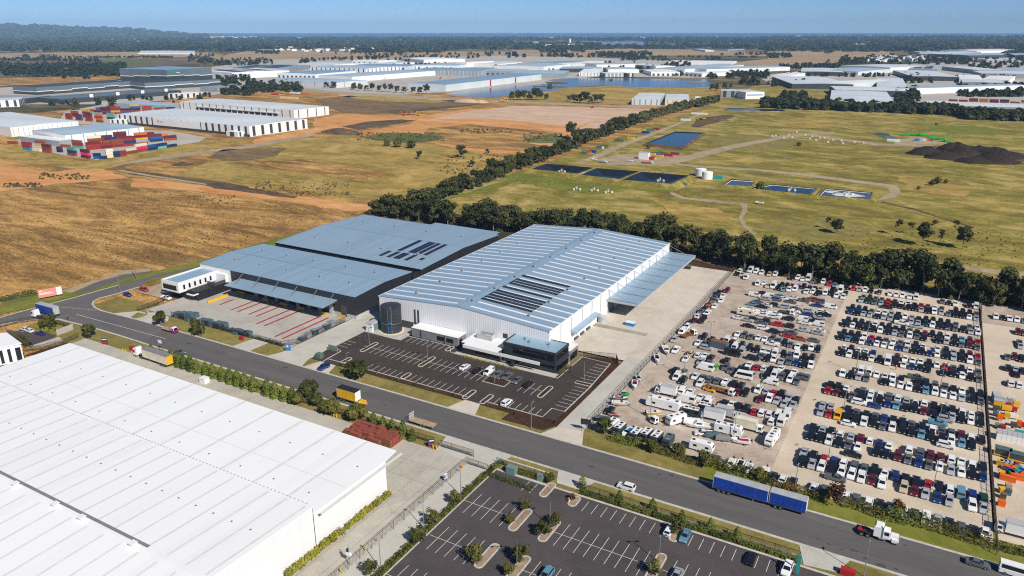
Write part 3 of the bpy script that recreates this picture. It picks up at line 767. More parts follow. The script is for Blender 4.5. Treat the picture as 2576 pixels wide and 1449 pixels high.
for u in(-125.6,-121.6,-119.8):
 b=MB();b.box(u,214.9,4.9,u+1.9 if u<-120 else u+1.0,215.05,6.6);b.build('window',M['glass_dark'],w1)
for v in(224,233,242.5,251.5,260):
 b=MB();b.box(-106.99,v,3.0,-106.8,v+0.18,10.7);b.build('downpipe',M['light_grey'],w1)
cb=MB()
cz=lambda u:6.5-0.35*(u+107)/13
cb.face([(-107,266.5,cz(-107)),(-93.9,266.5,cz(-93.9)),(-93.9,345.3,cz(-93.9)),(-107,345.3,cz(-107))])
cb.face([(-107,345.3,cz(-107)-0.3),(-93.9,345.3,cz(-93.9)-0.3),(-93.9,266.5,cz(-93.9)-0.3),(-107,266.5,cz(-107)-0.3)])
can1=cb.build('canopy_roof',M['zinc_u'],w1)
b=MB()
b.box(-94.1,266.2,5.55,-93.75,345.6,6.25)
b.box(-107,266.15,5.9,-93.75,266.45,6.65)
b.box(-107,345.35,5.9,-93.75,345.65,6.65)
b.build('canopy_fascia',M['light_grey'],w1)
for k in range(9):
 v=268+9.55*k
 b=MB()
 b.tube((-106.9,v,10.2),(-97.5,v,cz(-97.5)+0.15),0.10,5)
 b.tube((-106.8,v,10.2),(-106.8,v+1.5,cz(-106.8)),0.07,4)
 b.build('tie_rod',M['galv'],w1)
 b=MB();b.box(-107,v-0.1,cz(-107)+0.02,-94,v+0.1,cz(-94)+0.3);b.build('canopy_beam',M['mid_grey'],w1)
for v in(268,283,298,313,328,343):
 b=MB();b.box(-106.99,v,0.02,-106.8,v+7,4.6);b.build('roller_door',M['mid_grey'],w1)
b=MB();b.prism([(-107,266.2),(-106.6,266.2),(-106.6,266.6),(-107,266.6)],0,6.4);b.build('column',M['white'],w1)
b=MB()
b.face([(-106.9,232.6,5.2),(-104.3,232.6,4.9),(-104.3,254.7,4.9),(-106.9,254.7,5.2)])
b.face([(-106.9,254.7,5.0),(-104.3,254.7,4.7),(-104.3,232.6,4.7),(-106.9,232.6,5.0)])
b.prism([(-106.9,232.6),(-104.3,232.6),(-104.3,232.75),(-106.9,232.75)],4.1,5.0)
b.build('awning',M['zinc_v'],w1)
for v in(235.2,240.6,246.1):
 b=MB();b.box(-106.99,v,1.2,-106.75,v+3.6,4.3);b.build('dock_door',M['white'],w1)
 b=MB();b.box(-106.9,v+0.4,0.35,-106.3,v+3.2,1.15);b.build('dock_bumper',M['dark_grey'],w1)
b=MB();b.box(-162.2,209.2,0,-141.4,214.85,3.45);b.build('annexe',[M['mid_grey']],w1)
b=MB();b.box(-162.35,209.05,3.46,-141.25,214.86,3.62);ax=b.build('annexe_roof',M['white'],w1)
for u,w_ in((-150.6,3.0),(-146.4,3.0)):
 b=MB();b.box(u,209.12,0.9,u+w_,209.25,2.5);b.build('window',M['glass_dark'],w1)
b=MB();b.box(-141.45,210.2,0.1,-141.32,212.0,2.5);b.build('door',M['glass_dark'],w1)
for u in(-158.0,-147.2):
 b=MB();b.box(u,208.95,0,u+0.25,209.2,3.3);b.build('downpipe',M['dark_grey'],w1)
b=MB();b.box(-137.3,205.6,0,-121.5,214.8,4.15);b.build('office_wing',M['dark_grey'],w1)
b=MB();b.box(-137.4,205.5,4.16,-121.4,214.85,4.3);b.build('office_wing_roof',M['white'],w1)
b=MB();b.box(-131.5,205.42,0.2,-121.6,205.62,3.0);b.build('window',M['glass_dark'],w1)
b=MB()
b.box(-134.5,211.0,4.3,-128.2,211.1,6.2);b.box(-134.5,213.9,4.3,-128.2,214.0,6.2)
b.box(-134.5,211.0,4.3,-134.4,214.0,6.2);b.box(-128.3,211.0,4.3,-128.2,214.0,6.2)
b.build('plant_screen',M['light_grey'],w1)
b=MB();b.box(-131.8,211.8,4.3,-129.4,213.4,5.6);b.box(-133.6,212,4.3,-132.4,213.3,5.2);b.build('air_conditioner',M['light_grey'],w1)
b=MB();b.box(-120.6,206.7,0,-100.2,216.5,7.0);b.build('office_block',M['charcoal'],w1)
b=MB()
b.face([(-120.3,207.0,7.12),(-100.5,207.0,7.02),(-100.5,216.3,7.3),(-120.3,216.3,7.4)])
b.build('office_block_roof',M['zinc_pale'],w1)
b=MB()
for x0,y0,x1,y1 in((-120.75,206.55,-100.05,206.95),(-100.45,206.95,-100.05,216.6),(-120.75,206.95,-120.35,216.6),(-120.35,216.35,-100.45,216.75)):
 b.box(x0,y0,6.6,x1,y1,7.45)
b.build('parapet',M['charcoal'],w1)
for u0,u1,z0,z1_ in((-116.6,-100.9,4.4,6.5),(-131.0,-100.9,0.2,2.7)):
 n=int((u1-u0)/1.9)
 for i in range(n):
  a=u0+(u1-u0)*i/n
  b=MB();b.box(a+0.04,206.5 if u0>-120 else 206.45,z0,a+(u1-u0)/n-0.04,206.72,z1_)
  if a>-120.5:b.build('window',M['glass_dark'],w1)
for i in range(4):
 a=207.2+i*2.2
 for z0,z1_ in((0.2,2.7),(4.4,6.5)):
  b=MB();b.box(-100.22,a,z0,-100.08,a+2.1,z1_);b.build('window',M['glass_dark'],w1)
b=MB();b.box(-100.6,206.5,2.7,-100.0,216.5,3.3);b.box(-120.6,206.35,2.75,-100.0,206.7,3.0);b.build('floor_band',M['charcoal'],w1)
b=MB();b.box(-135.6,203.7,3.15,-104.9,204.0,4.25);b.box(-135.6,204.0,4.1,-121.6,205.5,4.2);b.build('entry_fascia',M['white'],w1)
b=MB();b.box(-116.2,203.9,0,-115.2,205.6,3.15);b.build('entry_pier',M['charcoal'],w1)
b=MB();b.box(-106.8,217.0,0,-100.0,224.0,4.2);b.build('side_wing',M['mid_grey'],w1)
b=MB();b.box(-106.8,217.0,4.21,-99.9,224.1,4.4);b.build('side_wing_roof',M['white'],w1)
b=MB();b.box(-100.05,217.6,0.3,-99.9,223.4,2.8);b.build('window',M['glass_dark'],w1)
for u,v in((-112.5,211),(-105.5,212.2),(-115,212.5)):
 put('roof_vent',VENT,w1,(u-w1 .location[0],v-280,7.1),0)
# black warehouse with loading docks (front)
w2=thing('warehouse',(-237,230,0),'black walled loading dock warehouse facing the red striped concrete yard','warehouse')
rb,z2=gable_roof(-283.4,-191.9,211.9,249.6,9.7,10.65,230.6,'u')
rb.build('roof',M['zinc_u'],w2)
gable_walls(-283.2,-192.1,212.1,249.4,9.7,10.65,230.6,'u',w2,('black_wall_u','black_wall','black_wall_u','black_wall'))
b=MB();b.box(-283,211.95,3.0,-263.5,212.13,9.35);b.build('white_cladding',M['white'],w2)
b=MB();b.box(-204.4,211.98,0,-192.0,212.12,1.5);b.box(-192.12,212,0,-191.98,249.3,1.5);b.build('plinth',M['light_grey'],w2)
b=MB();b.box(-199.6,211.9,0,-196.9,212.12,4.6);b.build('roller_door',M['dark_grey'],w2)
b=MB()
b.face([(-283,230.3,10.71),(-192.2,230.3,10.71),(-192.2,230.9,10.71),(-283,230.9,10.71)])
b.build('ridge_cap',M['far_blue'],w2)
add_vents(w2,[(u,v) for u in(-271.8,-255.9,-239.2,-220.1,-203.6) for v in(222.7,239.2)],z2)
for u in(-271.8,-255.9,-239.2,-220.1,-203.6):
 b=MB()
 for va,vb in((223.6,230.2),(231.0,238.5)):
  b.face([(u-0.3,va,z2(u,va)+0.06),(u+0.3,va,z2(u,va)+0.06),(u+0.3,vb,z2(u,vb)+0.06),(u-0.3,vb,z2(u,vb)+0.06)])
 b.build('roof_walkway',M['far_blue'],w2)
for i in range(14):
 u=-279.5+6.4*i
 for va,vb in((212.6,229.8),(231.4,248.8)):
  b=MB();b.face([(u-0.15,va,z2(u,va)+0.03),(u+0.15,va,z2(u,va)+0.03),(u+0.15,vb,z2(u,vb)+0.03),(u-0.15,vb,z2(u,vb)+0.03)])
  b.build('roof_seam',M['far_zinc'],w2)
b=MB()
b.face([(-257.6,203.4,6.1),(-201.4,203.4,6.1),(-201.4,212.0,6.7),(-257.6,212.0,6.7)])
b.face([(-257.6,212.0,6.4),(-201.4,212.0,6.4),(-201.4,203.4,5.8),(-257.6,203.4,5.8)])
for p,q in(((-257.6,203.4),(-201.4,203.4)),):
 b.face([(p[0],p[1],5.8),(q[0],q[1],5.8),(q[0],q[1],6.1),(p[0],p[1],6.1)])
b.face([(-201.4,203.4,5.8),(-201.4,212,6.4),(-201.4,212,6.7),(-201.4,203.4,6.1)])
b.build('canopy_roof',M['zinc_u'],w2)
for u in(-254.3,-243.8,-232.6,-221.7,-210.9,-201.8):
 b=MB();b.tube((u+1,204.6,6.25),(u-1.2,212.0,9.1),0.11,5);b.build('tie_rod',M['galv'],w2)
 b=MB();b.box(u-0.15,203.5,5.5,u+0.15,212,5.8);b.build('canopy_beam',M['dark_grey'],w2)
for i in range(8):
 u=-253+6.2*i
 b=MB();b.box(u,211.8,1.2,u+3.4,212.08,4.6);b.build('dock_door',M['dark_grey'],w2)
 b=MB();b.box(u+3.8,211.6,0,u+5.6,212.07,4.4);b.build('dock_pier',M['light_grey'],w2)
# black warehouse with solar array (rear)
w3=thing('warehouse',(-235,288,0),'black walled warehouse behind the loading docks with small solar rows on its roof','warehouse')
rb,z3=gable_roof(-279.8,-190.2,253.9,321.6,9.8,11.3,288.6,'u')
rb.build('roof',M['zinc_u'],w3)
gable_walls(-279.6,-190.4,254.1,321.4,9.8,11.3,288.6,'u',w3,('black_wall_u','black_wall','black_wall_u','black_wall'))
b=MB();b.box(-279.8,253.7,9.45,-190.3,254.05,9.75);b.build('gutter',M['black'],w3)
b=MB();b.face([(-279.6,288.35,11.35),(-190.3,288.35,11.35),(-190.3,288.85,11.35),(-279.6,288.85,11.35)]);b.build('ridge_cap',M['far_blue'],w3)
M['seam_tan']=paint('seam_tan',(0.36,0.38,0.34),0.5)
for i in range(14):
 u=-276.6+6.28*i
 for va,vb in((254.6,286.8),(290.2,320.8)):
  b=MB();b.face([(u-0.28,va,z3(u,va)+0.03),(u+0.28,va,z3(u,va)+0.03),(u+0.28,vb,z3(u,vb)+0.03),(u-0.28,vb,z3(u,vb)+0.03)])
  b.build('roof_seam',M['seam_tan'],w3)
add_vents(w3,[(u,v) for u in(-266.7,-245.1,-224.4,-202.9) for v in(269.3,306.3)],z3)
for u0,u1,v0,v1,n in((-216.3,-213.6,270.5,288,1),(-210.0,-205.6,270.5,288,2),(-205.0,-202.5,270.5,288,1),(-201.2,-198.8,270.5,288,1),(-219.6,-217.3,260.6,268.4,1),(-215.0,-212.6,260.6,269,1),(-211.2,-207.2,260.6,269,2),(-204.8,-202.6,260.6,268.6,1),(-198.8,-196.8,264,267,1)):
 solar_row(w3,u0,v0,u1,v1,z3,'v',n)
b=MB()
b.box(-238,321.7,7.5,-196.3,333,7.8);b.build('canopy_roof',M['zinc_u'],w3)
for u in(-237,-224,-211,-197.4):
 b=MB();b.box(u-0.15,332.2,0,u+0.15,332.5,7.5);b.build('column',M['dark_grey'],w3)
b=MB();b.box(-191.6,249.5,0,-191.2,254,8.8);b.build('link_wall',M['black_wall'],w3)
# huge white roofed shed in the foreground
w4=thing('warehouse',(-176,90,0),'huge white warehouse in the foreground with pale ribbed roof','warehouse')
LE,RE=-246.0,-106.5
b=MB()
zN=lambda u,v:9.35+0.25*(128.6-v)/29.4
def slab(b,pts,zf,th,mi=0):
 top=[(p[0],p[1],zf(*p)) for p in pts]
 bot=[(p[0],p[1],zf(*p)-th) for p in pts]
 b.face(top,mi);b.face(bot[::-1],mi)
 for i in range(len(pts)):
  j=(i+1)%len(pts)
  b.face([bot[i],bot[j],top[j],top[i]],mi)
slab(b,[(LE,99.2),(RE+0.2,99.2),(RE+0.2,124.4),(RE-0.4,129.2),(LE,129.2)],zN,0.25)
b.build('low_roof',M['white_roof'],w4)
zS=lambda u,v:11.3+0.9*((99.3-v)/28.0 if v>71.3 else(v-43.3)/28.0)
b=MB()
slab(b,[(LE-2,71.3),(RE+0.2,71.3),(RE+0.2,99.3),(LE-2,99.3)],zS,0.25)
slab(b,[(LE-2,20),(RE+0.2,20),(RE+0.2,71.3),(LE-2,71.3)],zS,0.25)
b.build('high_roof',M['white_roof'],w4)
for pts in([(LE,124.3,0),(RE,124.3,0),(RE,124.3,9.1),(LE,124.3,9.1)],[(RE,99.3,0),(RE,124.3,0),(RE,124.3,9.1),(RE,99.3,9.3)],[(LE,124.3,0),(LE,99.3,0),(LE,99.3,9.3),(LE,124.3,9.1)],[(RE,20,0),(RE,99.1,0),(RE,99.1,11.05),(RE,71.3,11.95),(RE,43.3,11.05),(RE,20,10.3)],[(LE-1.5,99.1,0),(LE-1.5,20,0),(LE-1.5,20,10.3),(LE-1.5,71.3,11.95),(LE-1.5,99.1,11.05)]):
 b=MB();b.face([(p[0]-0.0,p[1],p[2]) for p in pts]);b.build('wall',M['white_wall'],w4)
b=MB();b.box(LE,99.25,9.3,RE,99.32,11.1);b.build('step_wall',M['light_grey'],w4)
b=MB()
for k in range(115):
 u=LE+1.2*k+0.5
 b.box(u,99.32,11.12,u+0.35,99.7,11.3)
b.build('gutter_strap',M['light_grey'],w4,kind='stuff')
M['seam_w']=paint('seam_w',(0.72,0.71,0.67),0.55,var=0.04)
for i in range(13):
 u=-239.2+11.2*i
 b=MB();b.face([(u-0.45,99.8,zN(u,99.8)+0.02),(u+0.45,99.8,zN(u,99.8)+0.02),(u+0.45,128.8,zN(u,128.8)+0.02),(u-0.45,128.8,zN(u,128.8)+0.02)]);b.build('roof_seam',M['seam_w'],w4)
for i in range(25):
 u=-243.0+5.63*i
 for va,vb in((72.4,98.6),(22,70.2)):
  pts=[va,vb] if va>45 else[22,43.3,70.2]
  b=MB()
  for a,c in zip(pts,pts[1:]):
   b.face([(u-0.3,a,zS(u,a)+0.02),(u+0.3,a,zS(u,a)+0.02),(u+0.3,c,zS(u,c)+0.02),(u-0.3,c,zS(u,c)+0.02)])
  b.build('roof_seam',M['seam_w'],w4)
b=MB();b.face([(LE,110.3,zN(0,110.3)+0.015),(RE,110.3,zN(0,110.3)+0.015),(RE,110.5,zN(0,110.5)+0.015),(LE,110.5,zN(0,110.5)+0.015)]);b.build('roof_joint',M['seam_w'],w4)
b=MB();b.face([(LE,71.9,zS(0,71.9)+0.05),(-124.5,71.9,zS(0,71.9)+0.05),(-124.5,72.7,zS(0,72.7)+0.05),(LE,72.7,zS(0,72.7)+0.05)]);b.build('ridge_grating',M['mid_grey'],w4)
bx=MB();bx.box(-0.55,-0.5,-0.1,0.55,0.5,0.75);bx.box(-0.75,-0.85,0.75,0.75,0.6,0.85)
VB=bx.mesh('roof_vent',M['white'])
for u in(-187,-169.5,-154,-144.5,-127.4):
 put('roof_vent',VB,w4,(u+176,71.0-90,zS(0,71)+0.05))
bx=MB();bx.box(-0.18,-0.18,-0.05,0.18,0.18,0.16);AN=bx.mesh('roof_anchor',M['mid_grey'])
for i in range(24):
 put('roof_anchor',AN,w4,(-241+5.63*i+176,86.5-90,zS(0,86.5)))
for i in range(12):
 put('roof_anchor',AN,w4,(-233.6+11.2*i+176,118.5-90,zN(0,118.5)))
 put('roof_anchor',AN,w4,(-236+11.2*i+176,104.5-90,zN(0,104.5)))
b=MB();b.box(-154.5,129.3,4.2,-142.6,133.0,4.5);b.build('dock_canopy',M['mid_grey'],w4)
b=MB();b.box(-154.3,129.0,0,-154.0,132.8,4.2);b.box(-143.1,129.0,0,-142.8,132.8,4.2);b.build('canopy_wall',M['white'],w4)
# white box office beside the loading docks
of=thing('office_building',(-277,202,0),'white cantilevered box office with slot windows at the corner of the black warehouse','office building')
b=MB();b.box(-282,195.0,0,-272.5,211.8,3.6);b.build('ground_floor',M['black'],of)
b=MB();b.box(-282.6,191.3,3.6,-271.6,211.8,7.6);b.build('upper_floor',M['white'],of)
b=MB()
for x0,y0,x1,y1 in((-282.6,191.3,-271.6,191.7),(-272.0,191.7,-271.6,211.8),(-282.6,191.7,-282.2,211.8),(-282.2,211.4,-272.0,211.8)):
 b.box(x0,y0,7.6,x1,y1,8.2)
b.build('parapet',M['white'],of)
b=MB();b.box(-282.2,191.7,7.6,-272.0,211.4,7.68);b.build('roof',M['zinc_pale'],of)
b=MB();b.box(-281.6,191.18,4.5,-273.0,191.35,6.6);b.build('window',M['glass_dark'],of)
for k in range(6):
 b=MB();b.box(-271.65,193.6+2.75*k,4.7,-271.5,194.5+2.75*k,6.7);b.build('window',M['glass_dark'],of)
b=MB();b.box(-272.4,195.3,0,-265.2,211.8,3.9);b.build('entry_wing',M['black'],of)
b=MB();b.box(-269.0,192.8,3.0,-264.8,193.4,3.45);b.box(-265.2,193.4,3.0,-264.8,195.6,3.45);b.build('entry_canopy',M['white'],of)
b=MB();b.box(-270.5,205,3.9,-265.4,205.1,5.4);b.box(-265.5,205.1,3.9,-265.4,211.7,5.4);b.build('plant_screen',M['dark_grey'],of)
b=MB();b.box(-269,207,3.9,-267.4,209,5.1);b.build('air_conditioner',M['light_grey'],of)
b=MB();b.box(-272.2,210.5,3.9,-265.2,211.9,7.4);b.build('white_panel',M['white'],of)
# white office with black slots at the left edge
o2=thing('office_building',(-262,131,0),'white office with black vertical slots and a pale roof at the left edge','office building')
pr=ats('02',[(215,555),(70,450),(-350,480),(-250,640)],6.8)
b=MB();b.prism(pr,6.5,6.85);b.build('roof',M['white_roof'],o2)
cx,cy=sum(p[0] for p in pr)/4,sum(p[1] for p in pr)/4
pw=[(cx+(p[0]-cx)*0.97,cy+(p[1]-cy)*0.97) for p in pr]
b=MB();b.prism(pw,0,6.5);b.build('wall',M['white'],o2)
A,B_=Vector(pw[3]),Vector(pw[0])
dd=(B_-A).normalized();nn=Vector((dd.y,-dd.x))
L_=(B_-A).length
k=0
s_=L_-0.4
while s_>1.5:
 w_=1.6 if k==0 else 0.95
 p=A+dd*(s_-w_);q=A+dd*s_
 b=MB();b.prism([(p.x,p.y),(q.x,q.y),((q+nn*.12).x,(q+nn*.12).y),((p+nn*.12).x,(p+nn*.12).y)],0.6,5.4);b.build('window',M['glass_dark'],o2)
 s_-=w_+1.35;k+=1
# sheds of the estates beyond, container yard, landfill works
def rect_fit(pts):
 a,b_,c,d=[Vector(p) for p in pts]
 e=(b_-a).normalized()
 n=Vector((-e.y,e.x))
 L0,L1=(a.dot(e)+d.dot(e))/2,(b_.dot(e)+c.dot(e))/2
 N0,N1=(a.dot(n)+b_.dot(n))/2,(c.dot(n)+d.dot(n))/2
 if N1<N0+12:N1=N0+12
 if L1<L0+8:L1=L0+8
 return e,n,L0,L1,N0,N1
def shed(label,zone,quad,h,roof='far_zinc',wall='far_white',rise=0.03,name='shed',cat='shed',bays=None,baymat='far_dark',bay_w=0.35,doors=0,z_bay=(0.05,0.97),ends=True,skylights=0,solar=0):
 e,n,L0,L1,N0,N1=rect_fit(ats(zone,quad,h))
 def W(l,m,z):return(e.x*l+n.x*m,e.y*l+n.y*m,z)
 root=thing(name,W((L0+L1)/2,(N0+N1)/2,-0.2),label,cat)
 Ln,Nn=L1-L0,N1-N0
 b=MB()
 rl=Ln>=Nn
 rz=h+rise*min(Ln,Nn)/2
 if rl:
  m=(N0+N1)/2
  r=[[W(L0,N0,h),W(L1,N0,h),W(L1,m,rz),W(L0,m,rz)],[W(L0,m,rz),W(L1,m,rz),W(L1,N1,h),W(L0,N1,h)]]
  g=[[W(L1,N0,-.2),W(L1,N1,-.2),W(L1,N1,h-.02),W(L1,m,rz-.02),W(L1,N0,h-.02)],[W(L0,N1,-.2),W(L0,N0,-.2),W(L0,N0,h-.02),W(L0,m,rz-.02),W(L0,N1,h-.02)]]
  s=[[W(L0,N0,-.2),W(L1,N0,-.2),W(L1,N0,h-.02),W(L0,N0,h-.02)],[W(L1,N1,-.2),W(L0,N1,-.2),W(L0,N1,h-.02),W(L1,N1,h-.02)]]
 else:
  m=(L0+L1)/2
  r=[[W(L0,N0,h),W(m,N0,rz),W(m,N1,rz),W(L0,N1,h)],[W(m,N0,rz),W(L1,N0,h),W(L1,N1,h),W(m,N1,rz)]]
  g=[[W(L0,N0,-.2),W(L1,N0,-.2),W(L1,N0,h-.02),W(m,N0,rz-.02),W(L0,N0,h-.02)],[W(L1,N1,-.2),W(L0,N1,-.2),W(L0,N1,h-.02),W(m,N1,rz-.02),W(L1,N1,h-.02)]]
  s=[[W(L1,N0,-.2),W(L1,N1,-.2),W(L1,N1,h-.02),W(L1,N0,h-.02)],[W(L0,N1,-.2),W(L0,N0,-.2),W(L0,N0,h-.02),W(L0,N1,h-.02)]]
 for f in r:
  b.face(f)
  b.face([(p[0],p[1],p[2]-0.3) for p in f[::-1]])
 b.build('roof',M[roof],root)
 for f in g+s:
  b=MB();b.face(f);b.build('wall',M[wall],root)
 def zr(l,mm):
  if rl:return h+(rz-h)*(1-abs(mm-m)/(Nn/2))
  return h+(rz-h)*(1-abs(l-m)/(Ln/2))
 if bays:
  for k in range(bays):
   l0=L0+Ln*(k+0.5-bay_w/2)/bays;l1=L0+Ln*(k+0.5+bay_w/2)/bays
   b=MB();b.prism([W(l0,N0-0.25,0)[:2],W(l1,N0-0.25,0)[:2],W(l1,N0,0)[:2],W(l0,N0,0)[:2]],h*z_bay[0],h*z_bay[1]);b.build('wall_panel',M[baymat],root)
  nb=max(2,int(bays*Nn/Ln)) if ends else 0
  for k in range(nb):
   m0=N0+Nn*(k+0.5-bay_w/2)/nb;m1=N0+Nn*(k+0.5+bay_w/2)/nb
   b=MB();b.prism([W(L1,m0,0)[:2],W(L1+0.25,m0,0)[:2],W(L1+0.25,m1,0)[:2],W(L1,m1,0)[:2]],h*z_bay[0],h*z_bay[1]);b.build('wall_panel',M[baymat],root)
 for k in range(doors):
  l0=L0+Ln*(k+0.3)/doors;l1=l0+min(5.5,Ln/doors*0.5)
  b=MB();b.prism([W(l0,N0-0.2,0)[:2],W(l1,N0-0.2,0)[:2],W(l1,N0,0)[:2],W(l0,N0,0)[:2]],-0.2,min(5.2,h*0.6));b.build('roller_door',M['far_dark'],root)
 for k in range(skylights):
  if rl:
   l0=L0+Ln*(k+0.5)/skylights
   for m0,m1 in((N0+Nn*.05,m-Nn*.05),(m+Nn*.05,N1-Nn*.05)):
    b=MB();b.face([W(l0,m0,zr(l0,m0)+.05),W(l0+1.6,m0,zr(l0,m0)+.05),W(l0+1.6,m1,zr(l0,m1)+.05),W(l0,m1,zr(l0,m1)+.05)]);b.build('skylight',M['far_white'],root)
 if solar:
  for k in range(solar):
   l0=L0+Ln*(0.12+0.76*k/solar);l1=l0+Ln*0.6/solar
   m0,m1=(N0+Nn*.12,N0+Nn*.42) if rl else(N0+Nn*.1,N0+Nn*.9)
   b=MB();b.face([W(l0,m0,zr(l0,m0)+.2),W(l1,m0,zr(l1,m0)+.2),W(l1,m1,zr(l1,m1)+.2),W(l0,m1,zr(l0,m1)+.2)]);b.build('solar_array',M['far_dark'],root)
 return root,e,n,L0,L1,N0,N1
# the dark distribution centre at the left
S=shed('tall grey high bay block with stepped white band and green emblem','00',[(1645,705),(2078,681),(1690,662),(1250,688)],32,'far_blue','dc_grey',0.0,'high_bay_block','warehouse')
root,e,n,L0,L1,N0,N1=S
def onface(l,m):return(e.x*l+n.x*m,e.y*l+n.y*m)
def facebox(root,name,mat,l0,l1,z0,z1,side='front',d=0.3):
 b=MB()
 if side=='front':q=[onface(l0,N0-d),onface(l1,N0-d),onface(l1,N0),onface(l0,N0)]
 else:q=[onface(L0-d,l0),onface(L0,l0),onface(L0,l1),onface(L0-d,l1)]
 b.prism(q,z0,z1);return b.build(name,M[mat],root)
Lw,Nw=L1-L0,N1-N0
for k,(t0,t1,zt) in enumerate(((0,.37,19.5),(.37,.70,18),(.70,1,16.5))):
 facebox(root,'dark_cladding','far_dark',L0+Lw*t0,L0+Lw*t1,0,zt)
 facebox(root,'white_band','far_white',L0+Lw*t0,L0+Lw*t1,zt,zt+1.2,d=0.5)
for k,(t0,t1,zt) in enumerate(((0,.35,19.5),(.35,.70,18),(.70,1,16.5))):
 facebox(root,'dark_cladding','far_dark',N0+Nw*t0,N0+Nw*t1,0,zt,'side')
 facebox(root,'white_band','far_white',N0+Nw*t0,N0+Nw*t1,zt,zt+1.2,'side',0.5)
M['emblem_green']=paint('emblem_green',(0.02,0.36,0.05),0.5)
b=MB()
a0=L0+Lw*0.11
def fp(l,z,d=0.35):
 q=onface(l,N0-d);return(q[0],q[1],z)
b.face([fp(a0,25.0),fp(a0+Lw*.035,22.5),fp(a0+Lw*.045,24.0),fp(a0+Lw*.03,27.6)])
b.face([fp(a0+Lw*.035,25.2),fp(a0+Lw*.085,24.2),fp(a0+Lw*.095,26.6),fp(a0+Lw*.045,27.6)])
b.build('emblem',M['emblem_green'],root)
facebox(root,'emblem_lettering','far_white',a0+Lw*.10,a0+Lw*.165,24.8,26.2)
S=shed('long grey distribution hall with stepped dark glazing left of the high bay','00',[(350,880),(1300,817),(1190,806),(70,862)],13,'far_dark','dc_grey',0.0,'distribution_hall','warehouse')
root,e,n,L0,L1,N0,N1=S
Lw,Nw=L1-L0,N1-N0
for t0,t1,zt in((0,.16,5.2),(.16,.34,4),(.34,.50,6.2),(.50,.68,4.4),(.68,.84,6.2),(.84,1,4.4)):
 facebox(root,'glazing','far_dark',L0+Lw*t0,L0+Lw*t1,0,zt)
 facebox(root,'white_band','far_white',L0+Lw*t0,L0+Lw*t1,zt,zt+1.1,d=0.6)
facebox(root,'glazing','far_dark',N0,N1,0,4.6,'side');facebox(root,'white_band','far_white',N0,N1,4.6,5.6,'side',0.6)
S=shed('grey distribution hall with stepped white band below the high bay block','00',[(1440,835),(2215,797),(2085,786),(1300,816)],13,'far_dark','dc_grey',0.0,'distribution_hall','warehouse')
root,e,n,L0,L1,N0,N1=S
Lw,Nw=L1-L0,N1-N0
for t0,t1,zt in((0,.38,5.0),(.38,.62,6.4),(.62,.84,5.4),(.84,1,7.2)):
 facebox(root,'glazing','far_dark',L0+Lw*t0,L0+Lw*t1,0,zt)
 facebox(root,'white_band','far_white',L0+Lw*t0,L0+Lw*t1,zt,zt+1.1,d=0.6)
facebox(root,'glazing','far_dark',N0,N1,0,5,'side');facebox(root,'white_band','far_white',N0,N1,5,6,'side',0.6)
S=shed('long grey loading awning with white flags along the dark distribution hall','00',[(520,1006),(1810,908),(1600,893),(370,968)],7,'dc_grey','far_dark',0.0,'loading_awning','awning')
root,e,n,L0,L1,N0,N1=S
for k in range(4):
 l=L0+(L1-L0)*(0.22+0.21*k)
 facebox(root,'white_sign','far_white',l,l+6,6.5,11.5)
shed('dark flat awning left of the long loading awning','00',[(-120,985),(420,992),(330,962),(-120,950)],8,'far_grey','far_dark',0.0,'awning','awning')
shed('grey and white office with tall dark windows at the far left edge','00',[(-260,1018),(242,1003),(180,985),(-260,990)],10,'far_pale','far_white',0,'office_building','office building',bays=6)
shed('low grey annexe right of the distribution hall beside the trees','00',[(2110,888),(2465,860),(2380,846),(2080,866)],8,'far_grey','far_grey',0,bays=6)
shed('white entrance building with glass front beside the distribution hall','00',[(1800,945),(1960,950),(1930,925),(1780,918)],7,'far_white','far_white',0,'office_building','office building',bays=3)
# sheds round the container yard
shed('big pale shed with panelled wall cut by the left edge','00',[(-330,1322),(805,1218),(360,1166),(-420,1110)],10,'far_pale','far_white',0.02,bays=14,bay_w=.06,baymat='far_grey',ends=False)
shed('grey roofed shed standing over the front container stacks','00',[(680,1360),(1455,1278),(1095,1236),(290,1312)],9,'far_zinc','far_white',0.02,bays=7,bay_w=.07,baymat='far_blue')
shed('low white canopy in front of the grey roofed container shed','00',[(215,1375),(610,1420),(740,1395),(300,1358)],5.5,'far_white','far_grey',0.0,'canopy','canopy')
S=shed('long pale warehouse with black pilasters right of the container yard','00',[(1190,1150),(2510,1273),(3126,1190),(1720,1093)],11,'far_pale','far_white',0.02,'warehouse','warehouse',bays=22,bay_w=.30,skylights=26)
root,e,n,L0,L1,N0,N1=S
facebox(root,'plinth','far_dark',L0,L1,-0.2,2.4,d=0.4)
facebox(root,'white_panel','far_white',L0+(L1-L0)*.30,L0+(L1-L0)*.66,2.6,10.6,d=0.5)
M['emblem_red']=paint('emblem_red',(0.55,0.02,0.03),0.5)
l=L0+(L1-L0)*.335
b=MB()
for k in range(10):
 t0,t1=k*0.5,(k+1)*0.5
 b.face([fp(l+2+1.9*math.cos(t0),7+1.5*math.sin(t0),.6),fp(l+2+1.9*math.cos(t1),7+1.5*math.sin(t1),.6),fp(l+2+1.2*math.cos(t1),7+0.9*math.sin(t1),.6),fp(l+2+1.2*math.cos(t0),7+0.9*math.sin(t0),.6)])
b.build('emblem',M['emblem_red'],root)
facebox(root,'emblem_lettering','emblem_red',l+5,l+10,6.4,7.2,d=0.6)
shed('white two storey office at the right end of the black pilaster warehouse','00',[(2300,1322),(2420,1334),(2440,1318),(2330,1306)],5,'far_white','far_white',0,'office_building','office building',bays=1)
